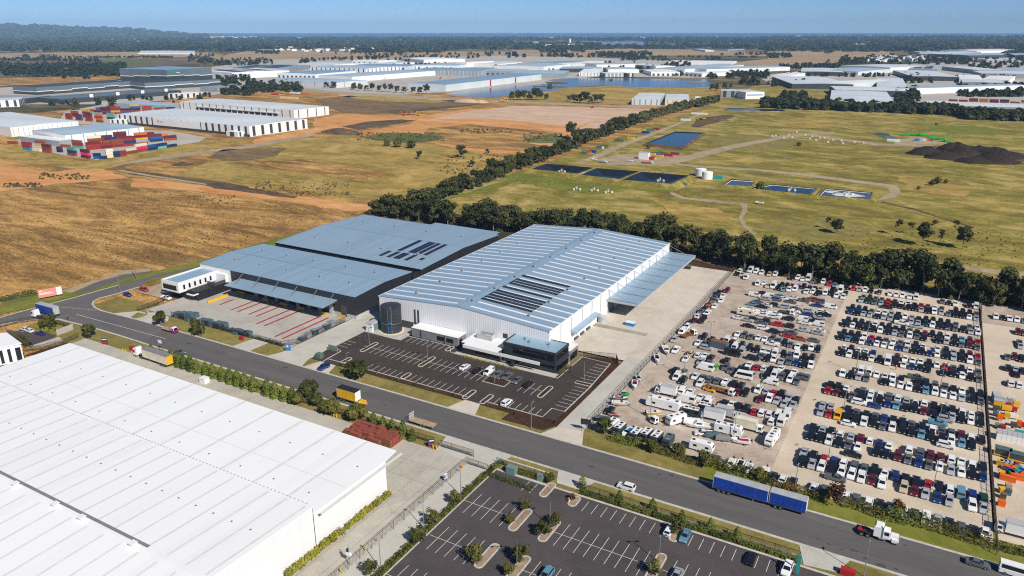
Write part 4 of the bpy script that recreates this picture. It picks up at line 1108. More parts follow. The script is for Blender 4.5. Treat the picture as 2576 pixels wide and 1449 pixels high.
S=shed('pale warehouse with trussed canopy behind the black pilaster warehouse','00',[(1840,1024),(2956,1110),(3321,1068),(2130,989)],11,'far_pale','far_white',0.02,'warehouse','warehouse',bays=16,bay_w=.08,skylights=20)
root,e,n,L0,L1,N0,N1=S
facebox(root,'open_bay','far_dark',L0+(L1-L0)*.16,L0+(L1-L0)*.86,0,5.0)
for k in range(14):
 l=L0+(L1-L0)*(.18+.05*k)
 facebox(root,'truss_post','far_pale',l,l+0.8,0,6.2,d=1.2)
facebox(root,'canopy_beam','far_pale',L0+(L1-L0)*.16,L0+(L1-L0)*.88,5.2,6.4,d=1.6)
shed('low bluish shed behind the red container stacks','00',[(1210,1040),(1775,1068),(1770,1036),(1300,1014)],7,'far_zinc','far_grey',.02)
shed('small white site office between red stacks and long pale warehouse','00',[(1190,1203),(1322,1206),(1305,1186),(1110,1184)],6,'far_white','far_white',0,'office_building','office building',bays=3)
# the white estate in the middle distance
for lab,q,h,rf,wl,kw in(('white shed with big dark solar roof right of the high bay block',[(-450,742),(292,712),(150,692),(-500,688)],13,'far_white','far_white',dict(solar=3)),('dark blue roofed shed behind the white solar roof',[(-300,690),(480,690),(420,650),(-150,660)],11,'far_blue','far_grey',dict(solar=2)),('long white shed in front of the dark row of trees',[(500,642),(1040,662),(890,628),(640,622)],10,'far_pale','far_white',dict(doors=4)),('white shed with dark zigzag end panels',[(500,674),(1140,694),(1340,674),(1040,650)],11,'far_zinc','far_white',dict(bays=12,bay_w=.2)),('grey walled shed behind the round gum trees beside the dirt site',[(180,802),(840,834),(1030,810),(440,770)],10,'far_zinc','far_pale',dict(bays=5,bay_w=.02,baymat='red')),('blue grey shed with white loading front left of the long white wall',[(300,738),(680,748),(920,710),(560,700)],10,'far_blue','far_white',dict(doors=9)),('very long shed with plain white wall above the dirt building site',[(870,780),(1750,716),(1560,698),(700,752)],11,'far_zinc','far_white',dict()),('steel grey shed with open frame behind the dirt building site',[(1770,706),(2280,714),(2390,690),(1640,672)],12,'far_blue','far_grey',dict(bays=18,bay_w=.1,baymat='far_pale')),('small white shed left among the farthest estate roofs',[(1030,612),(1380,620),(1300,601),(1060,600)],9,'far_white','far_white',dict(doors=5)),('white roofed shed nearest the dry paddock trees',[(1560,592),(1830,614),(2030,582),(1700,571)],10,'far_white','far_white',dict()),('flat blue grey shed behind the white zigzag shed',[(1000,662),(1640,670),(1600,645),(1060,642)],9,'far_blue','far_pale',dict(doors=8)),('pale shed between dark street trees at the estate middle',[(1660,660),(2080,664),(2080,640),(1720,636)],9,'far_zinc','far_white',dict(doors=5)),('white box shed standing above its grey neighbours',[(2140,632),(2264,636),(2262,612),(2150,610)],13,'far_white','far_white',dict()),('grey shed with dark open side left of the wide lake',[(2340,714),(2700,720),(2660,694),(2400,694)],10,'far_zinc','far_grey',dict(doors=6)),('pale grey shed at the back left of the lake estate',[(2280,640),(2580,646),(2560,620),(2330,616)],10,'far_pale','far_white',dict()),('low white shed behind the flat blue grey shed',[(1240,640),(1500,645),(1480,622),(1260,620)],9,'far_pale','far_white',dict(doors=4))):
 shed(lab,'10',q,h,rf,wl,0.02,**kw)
S=shed('very long pale shed with red wall panels beside the lake','10',[(1850,860),(2874,747),(2560,738),(1572,832)],12,'far_blue','far_pale',0.02,'warehouse','warehouse')
root,e,n,L0,L1,N0,N1=S
for t in(.41,.68):
 facebox(root,'red_panel','red',L0+(L1-L0)*t,L0+(L1-L0)*(t+.012),0,11.6,d=0.6)
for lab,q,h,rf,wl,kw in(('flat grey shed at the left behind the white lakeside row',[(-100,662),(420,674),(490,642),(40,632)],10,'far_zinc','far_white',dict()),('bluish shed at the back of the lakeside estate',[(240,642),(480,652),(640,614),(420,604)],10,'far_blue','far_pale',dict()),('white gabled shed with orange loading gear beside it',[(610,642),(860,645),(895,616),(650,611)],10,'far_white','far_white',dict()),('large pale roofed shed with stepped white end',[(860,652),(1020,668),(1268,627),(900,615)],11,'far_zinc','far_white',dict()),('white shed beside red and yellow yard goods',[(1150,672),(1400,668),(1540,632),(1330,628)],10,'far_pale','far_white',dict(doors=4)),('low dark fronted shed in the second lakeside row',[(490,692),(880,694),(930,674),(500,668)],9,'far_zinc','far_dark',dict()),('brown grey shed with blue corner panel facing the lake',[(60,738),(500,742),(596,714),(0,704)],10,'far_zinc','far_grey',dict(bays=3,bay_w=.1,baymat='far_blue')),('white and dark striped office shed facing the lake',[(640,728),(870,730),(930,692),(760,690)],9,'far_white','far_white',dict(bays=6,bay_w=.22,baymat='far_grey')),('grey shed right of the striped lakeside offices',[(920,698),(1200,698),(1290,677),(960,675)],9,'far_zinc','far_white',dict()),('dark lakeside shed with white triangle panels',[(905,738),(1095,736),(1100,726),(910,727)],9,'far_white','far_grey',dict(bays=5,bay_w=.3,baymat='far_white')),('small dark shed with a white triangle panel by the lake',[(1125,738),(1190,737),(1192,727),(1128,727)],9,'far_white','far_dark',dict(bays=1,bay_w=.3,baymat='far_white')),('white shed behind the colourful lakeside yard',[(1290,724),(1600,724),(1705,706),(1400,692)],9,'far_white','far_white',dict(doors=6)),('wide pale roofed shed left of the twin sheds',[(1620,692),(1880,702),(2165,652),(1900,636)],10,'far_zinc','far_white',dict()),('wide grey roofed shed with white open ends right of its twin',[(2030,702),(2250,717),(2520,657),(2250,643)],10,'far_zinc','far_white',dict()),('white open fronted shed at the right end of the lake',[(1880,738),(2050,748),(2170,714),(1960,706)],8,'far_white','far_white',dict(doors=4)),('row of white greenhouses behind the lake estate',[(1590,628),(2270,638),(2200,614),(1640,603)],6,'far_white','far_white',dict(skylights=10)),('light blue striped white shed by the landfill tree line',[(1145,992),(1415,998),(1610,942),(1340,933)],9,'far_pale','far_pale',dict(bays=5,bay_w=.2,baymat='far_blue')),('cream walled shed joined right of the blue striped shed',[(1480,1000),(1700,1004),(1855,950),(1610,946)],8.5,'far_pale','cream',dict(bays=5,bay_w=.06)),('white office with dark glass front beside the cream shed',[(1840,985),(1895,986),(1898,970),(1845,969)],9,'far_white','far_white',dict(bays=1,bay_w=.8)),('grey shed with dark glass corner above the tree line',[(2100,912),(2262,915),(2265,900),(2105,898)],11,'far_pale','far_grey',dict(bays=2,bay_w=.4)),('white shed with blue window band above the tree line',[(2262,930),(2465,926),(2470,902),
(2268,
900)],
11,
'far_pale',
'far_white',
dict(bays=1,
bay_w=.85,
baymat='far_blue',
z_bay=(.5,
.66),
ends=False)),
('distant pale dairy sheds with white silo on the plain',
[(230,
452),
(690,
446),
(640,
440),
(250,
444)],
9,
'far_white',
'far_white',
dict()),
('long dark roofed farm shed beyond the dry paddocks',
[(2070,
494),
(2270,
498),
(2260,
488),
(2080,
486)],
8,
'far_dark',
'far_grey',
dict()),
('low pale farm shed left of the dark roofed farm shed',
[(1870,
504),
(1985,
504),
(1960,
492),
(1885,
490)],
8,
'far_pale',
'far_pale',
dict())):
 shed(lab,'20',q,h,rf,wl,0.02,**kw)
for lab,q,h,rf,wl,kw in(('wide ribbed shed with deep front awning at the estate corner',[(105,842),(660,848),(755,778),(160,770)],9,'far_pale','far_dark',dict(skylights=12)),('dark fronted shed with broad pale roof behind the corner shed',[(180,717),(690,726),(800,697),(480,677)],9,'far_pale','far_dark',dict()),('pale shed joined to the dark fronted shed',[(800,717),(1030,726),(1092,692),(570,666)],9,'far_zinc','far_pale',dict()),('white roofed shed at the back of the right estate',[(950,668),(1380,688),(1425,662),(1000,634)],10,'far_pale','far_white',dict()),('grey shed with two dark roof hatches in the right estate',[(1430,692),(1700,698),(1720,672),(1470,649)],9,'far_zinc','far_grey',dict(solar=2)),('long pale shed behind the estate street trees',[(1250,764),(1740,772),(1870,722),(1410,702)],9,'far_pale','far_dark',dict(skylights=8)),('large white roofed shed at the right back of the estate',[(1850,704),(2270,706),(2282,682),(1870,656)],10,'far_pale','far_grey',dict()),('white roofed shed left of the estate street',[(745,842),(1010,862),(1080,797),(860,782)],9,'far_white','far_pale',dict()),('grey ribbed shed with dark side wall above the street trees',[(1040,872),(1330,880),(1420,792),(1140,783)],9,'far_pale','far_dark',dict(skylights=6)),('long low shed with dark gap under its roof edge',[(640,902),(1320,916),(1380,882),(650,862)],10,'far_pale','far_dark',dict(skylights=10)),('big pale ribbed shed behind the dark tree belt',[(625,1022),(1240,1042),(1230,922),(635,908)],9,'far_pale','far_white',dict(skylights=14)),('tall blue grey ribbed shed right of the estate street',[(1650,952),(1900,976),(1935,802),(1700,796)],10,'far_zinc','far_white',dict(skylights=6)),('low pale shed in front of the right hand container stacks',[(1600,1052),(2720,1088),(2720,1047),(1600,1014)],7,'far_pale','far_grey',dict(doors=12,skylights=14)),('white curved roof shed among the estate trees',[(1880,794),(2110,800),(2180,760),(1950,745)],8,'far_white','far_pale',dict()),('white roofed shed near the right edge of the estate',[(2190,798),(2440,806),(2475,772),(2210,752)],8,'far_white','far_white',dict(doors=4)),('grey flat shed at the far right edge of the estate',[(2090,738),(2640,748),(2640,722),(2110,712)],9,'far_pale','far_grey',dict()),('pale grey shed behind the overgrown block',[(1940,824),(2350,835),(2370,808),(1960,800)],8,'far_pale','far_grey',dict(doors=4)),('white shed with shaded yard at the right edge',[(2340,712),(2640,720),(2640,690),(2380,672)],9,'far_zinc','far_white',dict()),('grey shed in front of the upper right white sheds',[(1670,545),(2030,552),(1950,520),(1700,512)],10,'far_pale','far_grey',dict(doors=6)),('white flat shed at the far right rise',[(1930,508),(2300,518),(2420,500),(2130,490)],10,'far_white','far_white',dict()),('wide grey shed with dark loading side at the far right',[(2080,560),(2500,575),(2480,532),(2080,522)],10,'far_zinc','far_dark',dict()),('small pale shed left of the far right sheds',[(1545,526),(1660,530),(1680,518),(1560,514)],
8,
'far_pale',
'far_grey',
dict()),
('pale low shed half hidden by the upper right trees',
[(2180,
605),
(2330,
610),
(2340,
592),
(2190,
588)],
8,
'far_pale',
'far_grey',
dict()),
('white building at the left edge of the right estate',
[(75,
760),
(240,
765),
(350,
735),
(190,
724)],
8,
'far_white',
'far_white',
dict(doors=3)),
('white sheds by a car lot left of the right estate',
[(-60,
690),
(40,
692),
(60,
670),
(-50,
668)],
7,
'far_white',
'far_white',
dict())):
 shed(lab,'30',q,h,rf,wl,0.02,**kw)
# far roofs too small to pick apart: towns on the horizon
b=MB()
r=random.Random(21)
def town(zone,x0,x1,y0,y1,n,smin,smax):
 for i in range(n):
  x,y=r.uniform(x0,x1),r.uniform(y0,y1)
  p=at(zone,x,y)
  d=math.hypot(*p)
  s_=r.uniform(smin,smax)
  b.obox(p[0],p[1],-0.8,r.uniform(5,10),s_*1.6,s_,r.choice((0.2,0.35,1.1,-0.5)),r.choice((0,0,1,1,2)),r.choice((0,0,0,1)))
town('00',1650,2576,366,385,90,10,30);town('10',-100,620,378,400,110,10,34);town('00',1700,2400,400,420,40,10,22)
town('00',650,1600,300,340,40,12,40);town('00',100,1500,340,420,60,8,18);town('10',200,1200,460,520,40,8,20)
town('20',0,2576,372,384,60,8,26);town('30',0,2576,352,368,80,10,30);town('30',300,2400,400,470,40,6,14)
town('30',980,1560,575,625,70,7,14);town('20',150,720,430,455,20,12,30);town('10',1350,2576,380,410,30,8,20)
b.build('distant_town',[M['far_white'],M['far_pale'],M['cream']],kind='stuff',label='pale roofs of distant towns scattered among woods near the horizon',cat='distant town')
g=thing('glasshouse',at('00',1650,525),'long low white glasshouse beyond the far paddock hedges','glasshouse')
q=ats('00',[(1390,535),(1960,537),(1960,512),(1420,510)],4)
b=MB();b.prism(q,-0.5,4.0);b.build('wall',M['far_white'],g)
b=MB();b.prism(q,4.01,4.5);b.build('roof',M['far_pale'],g)
s_=thing('silo',at('20',582,445),'tall white silo tower at the distant dairy sheds','silo')
b=MB();x,y=at('20',582,445);b.cyl(x,y,-0.5,38,9,9,12);b.build('shaft',M['far_white'],s_)
b=MB();b.cyl(x,y,38.02,42,9,3,12);b.build('cap',M['far_pale'],s_)
# container yard
CONT_L=12.2
def container_kind(L):
 b=MB();b.box(-L/2,-1.22,0.08,L/2,1.22,2.55)
 me=b.mesh('shell',M['box'])
 b=MB()
 for k in range(int(L/0.8)):
  x=-L/2+0.4+0.8*k
  b.box(x,-1.26,0.3,x+0.4,-1.221,2.35)
 rb=b.mesh('rib',M['box'])
 b=MB()
 for y in(-0.6,0.6):b.box(L/2+0.001,y-0.55,0.2,L/2+0.05,y+0.55,2.45)
 dr=b.mesh('door',M['box'])
 return me,rb,dr
CK={12:container_kind(12.2),6:container_kind(6.06)}
PAL=[('red',(0.26,0.025,0.02)),('rust red',(0.24,0.06,0.025)),('maroon',(0.12,0.018,0.022)),('blue',(0.02,0.09,0.27)),('navy',(0.012,0.03,0.10)),('cream',(0.62,0.56,0.42)),('teal',(0.10,0.36,0.30)),('yellow',(0.55,0.32,0.04)),('orange',(0.52,0.13,0.015)),('pink',(0.72,0.03,0.20)),('grey',(0.30,0.31,0.32)),('light blue',(0.03,0.22,0.42))]
PW=[30,30,18,7,8,5,4,6,7,0,2,2]
cr=random.Random(5)
ORD=['first','second','third','fourth','fifth','sixth','seventh','eighth','ninth','tenth','eleventh','twelfth','thirteenth','fourteenth','fifteenth','sixteenth','seventeenth','eighteenth','nineteenth','twentieth']
TIER=['bottom','second up','third up','top']
def containers(row_name,zone,p0,p1,n,tiers,L=12,cols=None,group='stacked shipping containers',rows=1):
 a,c=Vector(at(zone,*p0)),Vector(at(zone,*p1))
 d=(c-a);ang=math.atan2(d.y,d.x)
 for i in range(n):
  base=a+d*((i+0.5)/n)
  t_n=tiers[i%len(tiers)] if isinstance(tiers,(list,tuple)) else tiers
  for t in range(t_n):
   if cols and cols[i][t]:cn,cc=next(q for q in PAL if q[0]==cols[i][t])
   else:cn,cc=cr.choices(PAL,PW)[0]
   f=cr.uniform(0.85,1.2)
   col=(cc[0]*f,cc[1]*f,cc[2]*f,1)
   lab='%s container, %s of %s stack from the left, %s'%(cn,('alone' if t_n==1 else 'bottom' if t==0 else 'top' if t==t_n-1 else TIER[t]),ORD[i],row_name)
   root=thing('shipping_container',(base.x+cr.uniform(-.2,.2),base.y+cr.uniform(-.2,.2),-0.2+2.6*t),lab,'shipping container',group,ang)
   for nm,me in zip(('shell','rib','door'),CK[L]):
    o=put(nm,me,root);o.color=col
    if nm=='rib':o['kind']='stuff'
sheet('container_yard',ats('P',[(40,352),(130,332),(260,322),(430,330),(520,345),(500,357),(280,388),(245,402),(160,390),(60,368)]),-0.16,'concrete_grey')
sheet('container_yard',ats('P',[(150,300),(165,280),(260,262),(460,262),(470,275),(330,300),(280,312),(190,312)]),-0.16,'concrete_grey')
containers('front left row','01',(660,105),(940,150),2,[3,3],cols=[['rust red','navy','teal'],['maroon','pink','maroon'],['maroon','rust red','blue']])
containers('front left row end','01',(950,148),(1075,146),2,[2,1],6,[['blue','navy'],['navy']])
containers('front middle row','01',(1075,138),(1270,118),3,[3,2,2],6,[['cream','cream','cream'],['navy','navy'],['red','red']])
containers('front right row','01',(1270,100),(1770,20),5,[2,3,2,2,1],12,[['rust red','cream'],['rust red','pink','cream'],['navy','blue'],['teal','navy'],['navy','navy']])
containers('second right row','01',(880,60),(1480,0),5,[3,2,3,3,2])
containers('third right row','00',(880,1475),(1790,1405),6,[4,3,3,4,3,2])
containers('fourth right row','00',(1000,1440),(1700,1390),5,[3,4,2,3,3])
containers('left front row','01',(230,52),(530,90),3,[2,1,3])
containers('left middle row','01',(560,75),(650,85),1,[2],6)
containers('left back row','00',(60,1440),(480,1470),3,[1,1,2])
containers('middle back row','01',(600,25),(850,45),2,[1,3])
containers('red block front row','00',(650,1195),(1060,1235),4,[3,3,4,2])
containers('red block second row','00',(700,1170),(1180,1200),4,[3,4,4,3])
containers('red block third row','00',(1020,1150),(1420,1145),4,[4,4,3,4])
containers('red block back row','00',(1300,1125),(1780,1110),4,[4,3,3,2])
containers('red block rear edge','00',(860,1135),(1180,1140),3,[2,3,4])
containers('right estate front stacks','30',(1810,1030),(2640,1062),8,[2,2,3,3,3,3,2,3],12,group='containers in the right estate')
# vehicles
vr=random.Random(404)
PI=math.pi
CC={'w':('white',(0.78,0.78,0.77)),'k':('black',(0.010,0.011,0.013)),'g':('grey',(0.10,0.11,0.12)),'s':('silver',(0.36,0.38,0.41)),'b':('dark blue',(0.010,0.035,0.17)),'r':('red',(0.40,0.010,0.016)),'m':('maroon',(0.11,0.010,0.018)),'t':('light blue',(0.11,0.26,0.36)),'y':('yellow',(0.75,0.36,0.008)),'e':('beige',(0.56,0.48,0.33)),'o':('rusty orange',(0.30,0.075,0.02)),'f':('dark green',(0.010,0.05,0.022)),'l':('lime green',(0.10,0.52,0.015))}
def extrude_profile(b,prof,W,ins=0.10,mi=0):
 """closed side profile (x,z) swept across the width with softened flanks"""
 cx=sum(p[0] for p in prof)/len(prof);cz=sum(p[1] for p in prof)/len(prof)
 def ring(y,k):return[(cx+(p[0]-cx)*k,y,cz+(p[1]-cz)*k) for p in prof]
 rs=[ring(-W/2,.955),ring(-W/2+ins,1.0),ring(W/2-ins,1.0),ring(W/2,.955)]
 n=len(prof)
 for a,c in zip(rs,rs[1:]):
  for i in range(n):
   j=(i+1)%n
   b.face([a[i],c[i],c[j],a[j]],mi)
 b.face(rs[0],mi);b.face(rs[3][::-1],mi)
def frustum(b,lo,hi,mi=0):
 """lo/hi = (x0,x1,halfwidth,z)"""
 def r(q):return[(q[0],-q[2],q[3]),(q[1],-q[2],q[3]),(q[1],q[2],q[3]),(q[0],q[2],q[3])]
 A,B_=r(lo),r(hi)
 for i in range(4):
  j=(i+1)%4
  b.face([A[i],A[j],B_[j],B_[i]],mi)
 b.face(B_,mi)
def lerp(a,c,t):return tuple(a[i]+(c[i]-a[i])*t for i in range(len(a)))
def glass_quad(lo,hi,face,t0,t1,m0=0.06,m1=0.94,off=0.015):
 """pane on one face of a frustum: t = height span, m = span along the face"""
 a,c=lerp(lo,hi,t0),lerp(lo,hi,t1)
 def r(q):return[(q[0],-q[2],q[3]),(q[1],-q[2],q[3]),(q[1],q[2],q[3]),(q[0],q[2],q[3])]
 A,C_=r(a),r(c)
 i,j={'side1':(0,1),'front':(1,2),'side2':(2,3),'rear':(3,0)}[face]
 P=[lerp(A[i],A[j],m0),lerp(A[i],A[j],m1),lerp(C_[i],C_[j],m1),lerp(C_[i],C_[j],m0)]
 n=(Vector(P[1])-Vector(P[0])).cross(Vector(P[3])-Vector(P[0])).normalized()*off
 return[tuple(Vector(p)+n) for p in P]
KINDS={}
def car_kind(key,L,W,prof,lo,hi,wb,wr=.33,sides=(0.05,.95),extra=None,sunroof=False,nside=2):
 b=MB()
 extrude_profile(b,prof,W)
 if lo:frustum(b,lo,hi)
 if extra:extra(b)
 parts={'body':b.mesh('body',[M['car'],M['dark_grey'],M['wood'],M['galv']])}
 if lo:
  for nm,f,t0,t1 in(('windscreen','front',.08,.92),('rear_window','rear',.12,.88)):
   q=MB();q.face(glass_quad(lo,hi,f,t0,t1));parts[nm]=q.mesh(nm,M['car_glass'])
  for f in('side1','side2'):
   q=MB()
   q.face(glass_quad(lo,hi,f,.14,.86,sides[0],sides[1]));parts['side_window_'+f]=q.mesh('side_window',M['car_glass'])
 q=MB();q.wheel(0,0,0,wr,.24,0,10);wm=q.mesh('wheel',M['tyre'])
 q=MB();q.wheel(0,0,0,wr*.62,.26,0,8);rm=q.mesh('rim',M['rim'])
 q=MB()
 zf=prof[0][1]+.32
 q.box(-.03,-.18,-.07,.03,.18,.07);parts['headlight']=q.mesh('headlight',M['white'])
 q=MB();q.box(-.03,-.16,-.08,.03,.16,.08);parts['tail_light']=q.mesh('tail_light',M['red'])
 root=bpy.data.objects.new(key,None);COL.objects.link(root)
 for nm,me in parts.items():
  if nm in('headlight','tail_light'):
   for s in(-1,1):
    xx=max(p[0] for p in prof)-.02 if nm=='headlight' else min(p[0] for p in prof)+.02
    put(nm,me,root,(xx,s*(W/2-.3),.68 if W<1.95 else.85))
  else:
   put(nm.split('_side')[0],me,root)
 for x in(wb/2+.05,-wb/2+.05):
  for s in(-1,1):
   wo=put('wheel',wm,root,(x,s*(W/2-.11),wr))
   put('rim',rm,wo)
 KINDS[key]=root
 root.location=(0,-500,-300)
 return root
car_kind('sedan',4.75,1.82,[(2.30,.28),(2.36,.58),(2.15,.80),(1.0,.98),(-1.5,1.02),(-2.25,.98),(-2.36,.80),(-2.32,.28)],(-1.72,1.12,.80,.98),(-.92,.18,.62,1.43),2.75)
car_kind('hatch',4.15,1.76,[(2.02,.28),(2.06,.60),(1.85,.82),(.85,1.0),(-1.95,1.02),(-2.06,.80),(-2.02,.28)],(-2.0,1.05,.79,.98),(-1.45,.20,.62,1.47),2.55)
car_kind('suv',4.7,1.90,[(2.28,.34),(2.34,.70),(2.15,.98),(1.05,1.14),(-2.2,1.16),(-2.34,.95),(-2.30,.34)],(-2.28,1.25,.87,1.12),(-1.85,.42,.70,1.74),2.8,.38)
def ute_tray(b):
 b.box(-2.55,-.78,1.03,-.55,.78,1.06,1,bottom=False)
def wute_tray(b):
 b.box(-2.6,-.92,.95,-.45,.92,1.0,2,bottom=False)
 for q in((-2.64,-.95,-.45,-.9),(-2.64,.9,-.45,.95),(-2.64,-.9,-2.58,.9)):b.box(q[0],q[1],.95,q[2],q[3],1.22)
car_kind('ute',5.25,1.88,[(2.58,.36),(2.63,.72),(2.45,.95),(1.35,1.08),(-.45,1.10),(-2.55,1.02),(-2.62,.9),(-2.60,.38)],(-.62,1.5,.84,1.06),(-.30,.65,.68,1.70),3.1,.38,extra=wute_tray)
car_kind('van',5.0,1.92,[(2.42,.32),(2.48,.75),(2.25,1.05),(1.75,1.25),(-2.4,1.25),(-2.48,.8),(-2.46,.32)],(-2.44,2.1,.94,1.2),(-2.34,1.25,.82,1.98),3.0,.34,(.60,.97))
car_kind('bigvan',6.0,2.05,[(2.92,.36),(2.98,.85),(2.75,1.15),(2.1,1.45),(-2.92,1.45),(-2.98,.8),(-2.96,.36)],(-2.94,2.55,1.0,1.4),(-2.86,1.65,.90,2.55),3.6,.36,(.66,.97))
car_kind('minibus',6.2,2.1,[(3.0,.38),(3.06,.9),(2.85,1.2),(2.3,1.4),(-3.0,1.4),(-3.06,.8),(-3.04,.38)],(-3.02,2.7,1.02,1.35),(-2.92,2.0,.92,2.65),3.7,.36,(.06,.97))
CAT={'sedan':('car','parked_car','sedan'),'hatch':('car','parked_car','hatchback'),'suv':('suv','parked_suv','four wheel drive'),'ute':('pickup','parked_pickup','pickup'),'van':('van','parked_van','van'),'bigvan':('van','parked_van','high roof van'),'minibus':('minibus','parked_minibus','minibus')}
TK={'s':'sedan','h':'hatch','u':'suv','t':'ute','v':'van','V':'bigvan','B':'minibus'}
HEAD={'s':-PI/2,'n':PI/2,'e':0.0,'w':PI}
def car(code,p,head,label,group=None,z=0.02,rz=None,name=None):
 kind=TK[code[1]]
 cn,cc=CC[code[0]]
 f=vr.uniform(.9,1.12)
 col=(min(.82,cc[0]*f),min(.82,cc[1]*f),min(.82,cc[2]*f),1)
 rot=(HEAD[head] if rz is None else rz)+vr.uniform(-.035,.035)
 src=KINDS[kind]
 r=thing(name or CAT[kind][1],(p[0],p[1],z),label,CAT[kind][0],group,rot)
 for ch in src.children:
  c=ch.copy();COL.objects.link(c);c.parent=r;c.color=col
  for g in ch.children:
   d=g.copy();COL.objects.link(d);d.parent=c
 return r
def car_row(row,zone_items,head,group,cats=None,snap=True,vmin=None,z=0.02,left='left',gap=2.42):
 """zone_items: list of (zone, 'code x,y [head]; ...').  One row of parked vehicles, told apart by place in the row"""
 L=[]
 for zone,s in zone_items:
  for it in s.split(';'):
   q=it.split()
   if not q:continue
   x,y=q[1].split(',')
   h=q[2] if len(q)>2 else head
   u,v=at(zone,float(x),float(y),0.75)
   L.append([u,v,q[0],h])
 L.sort()
 if snap and len(L)>2:
  vs=sorted(l[1] for l in L);vm=vs[len(vs)//2]
  if vmin is not None:vm=max(vm,vmin)
  for l in L:l[1]=vm+vr.uniform(-.35,.35)
  for a,c in zip(L,L[1:]):
   if c[0]<a[0]+gap:c[0]=a[0]+gap
 else:vm=None
 for i,(u,v,code,h) in enumerate(L):
  cn,ty=CC[code[0]][0],CAT[TK[code[1]]][2]
  o_=ORD[i] if i<20 else 'twenty-'+ORD[i-20]
  car(code,(u,v),h,'%s %s, %s from %s in %s'%(cn,ty,o_,left,row),group,z)
 return vm
YG='vehicles parked in the concrete yard'
GG='vehicles parked in the gravel yard'
car_row('hedge row of concrete yard',[('F','ks 180,855;wh 340,880;ks 505,930;ws 830,1010;gs 970,1080;wh 1325,1180;gs 1495,1220;wu 1695,1265;ks 1850,1295;gs 2040,1340'),('G','ws 665,820;ks 810,870;wv 1020,930;ss 1185,990 s;ks 1355,1040;gs 1555,1090;ks 1760,1150;ws 1945,1215 s')],'n',YG)
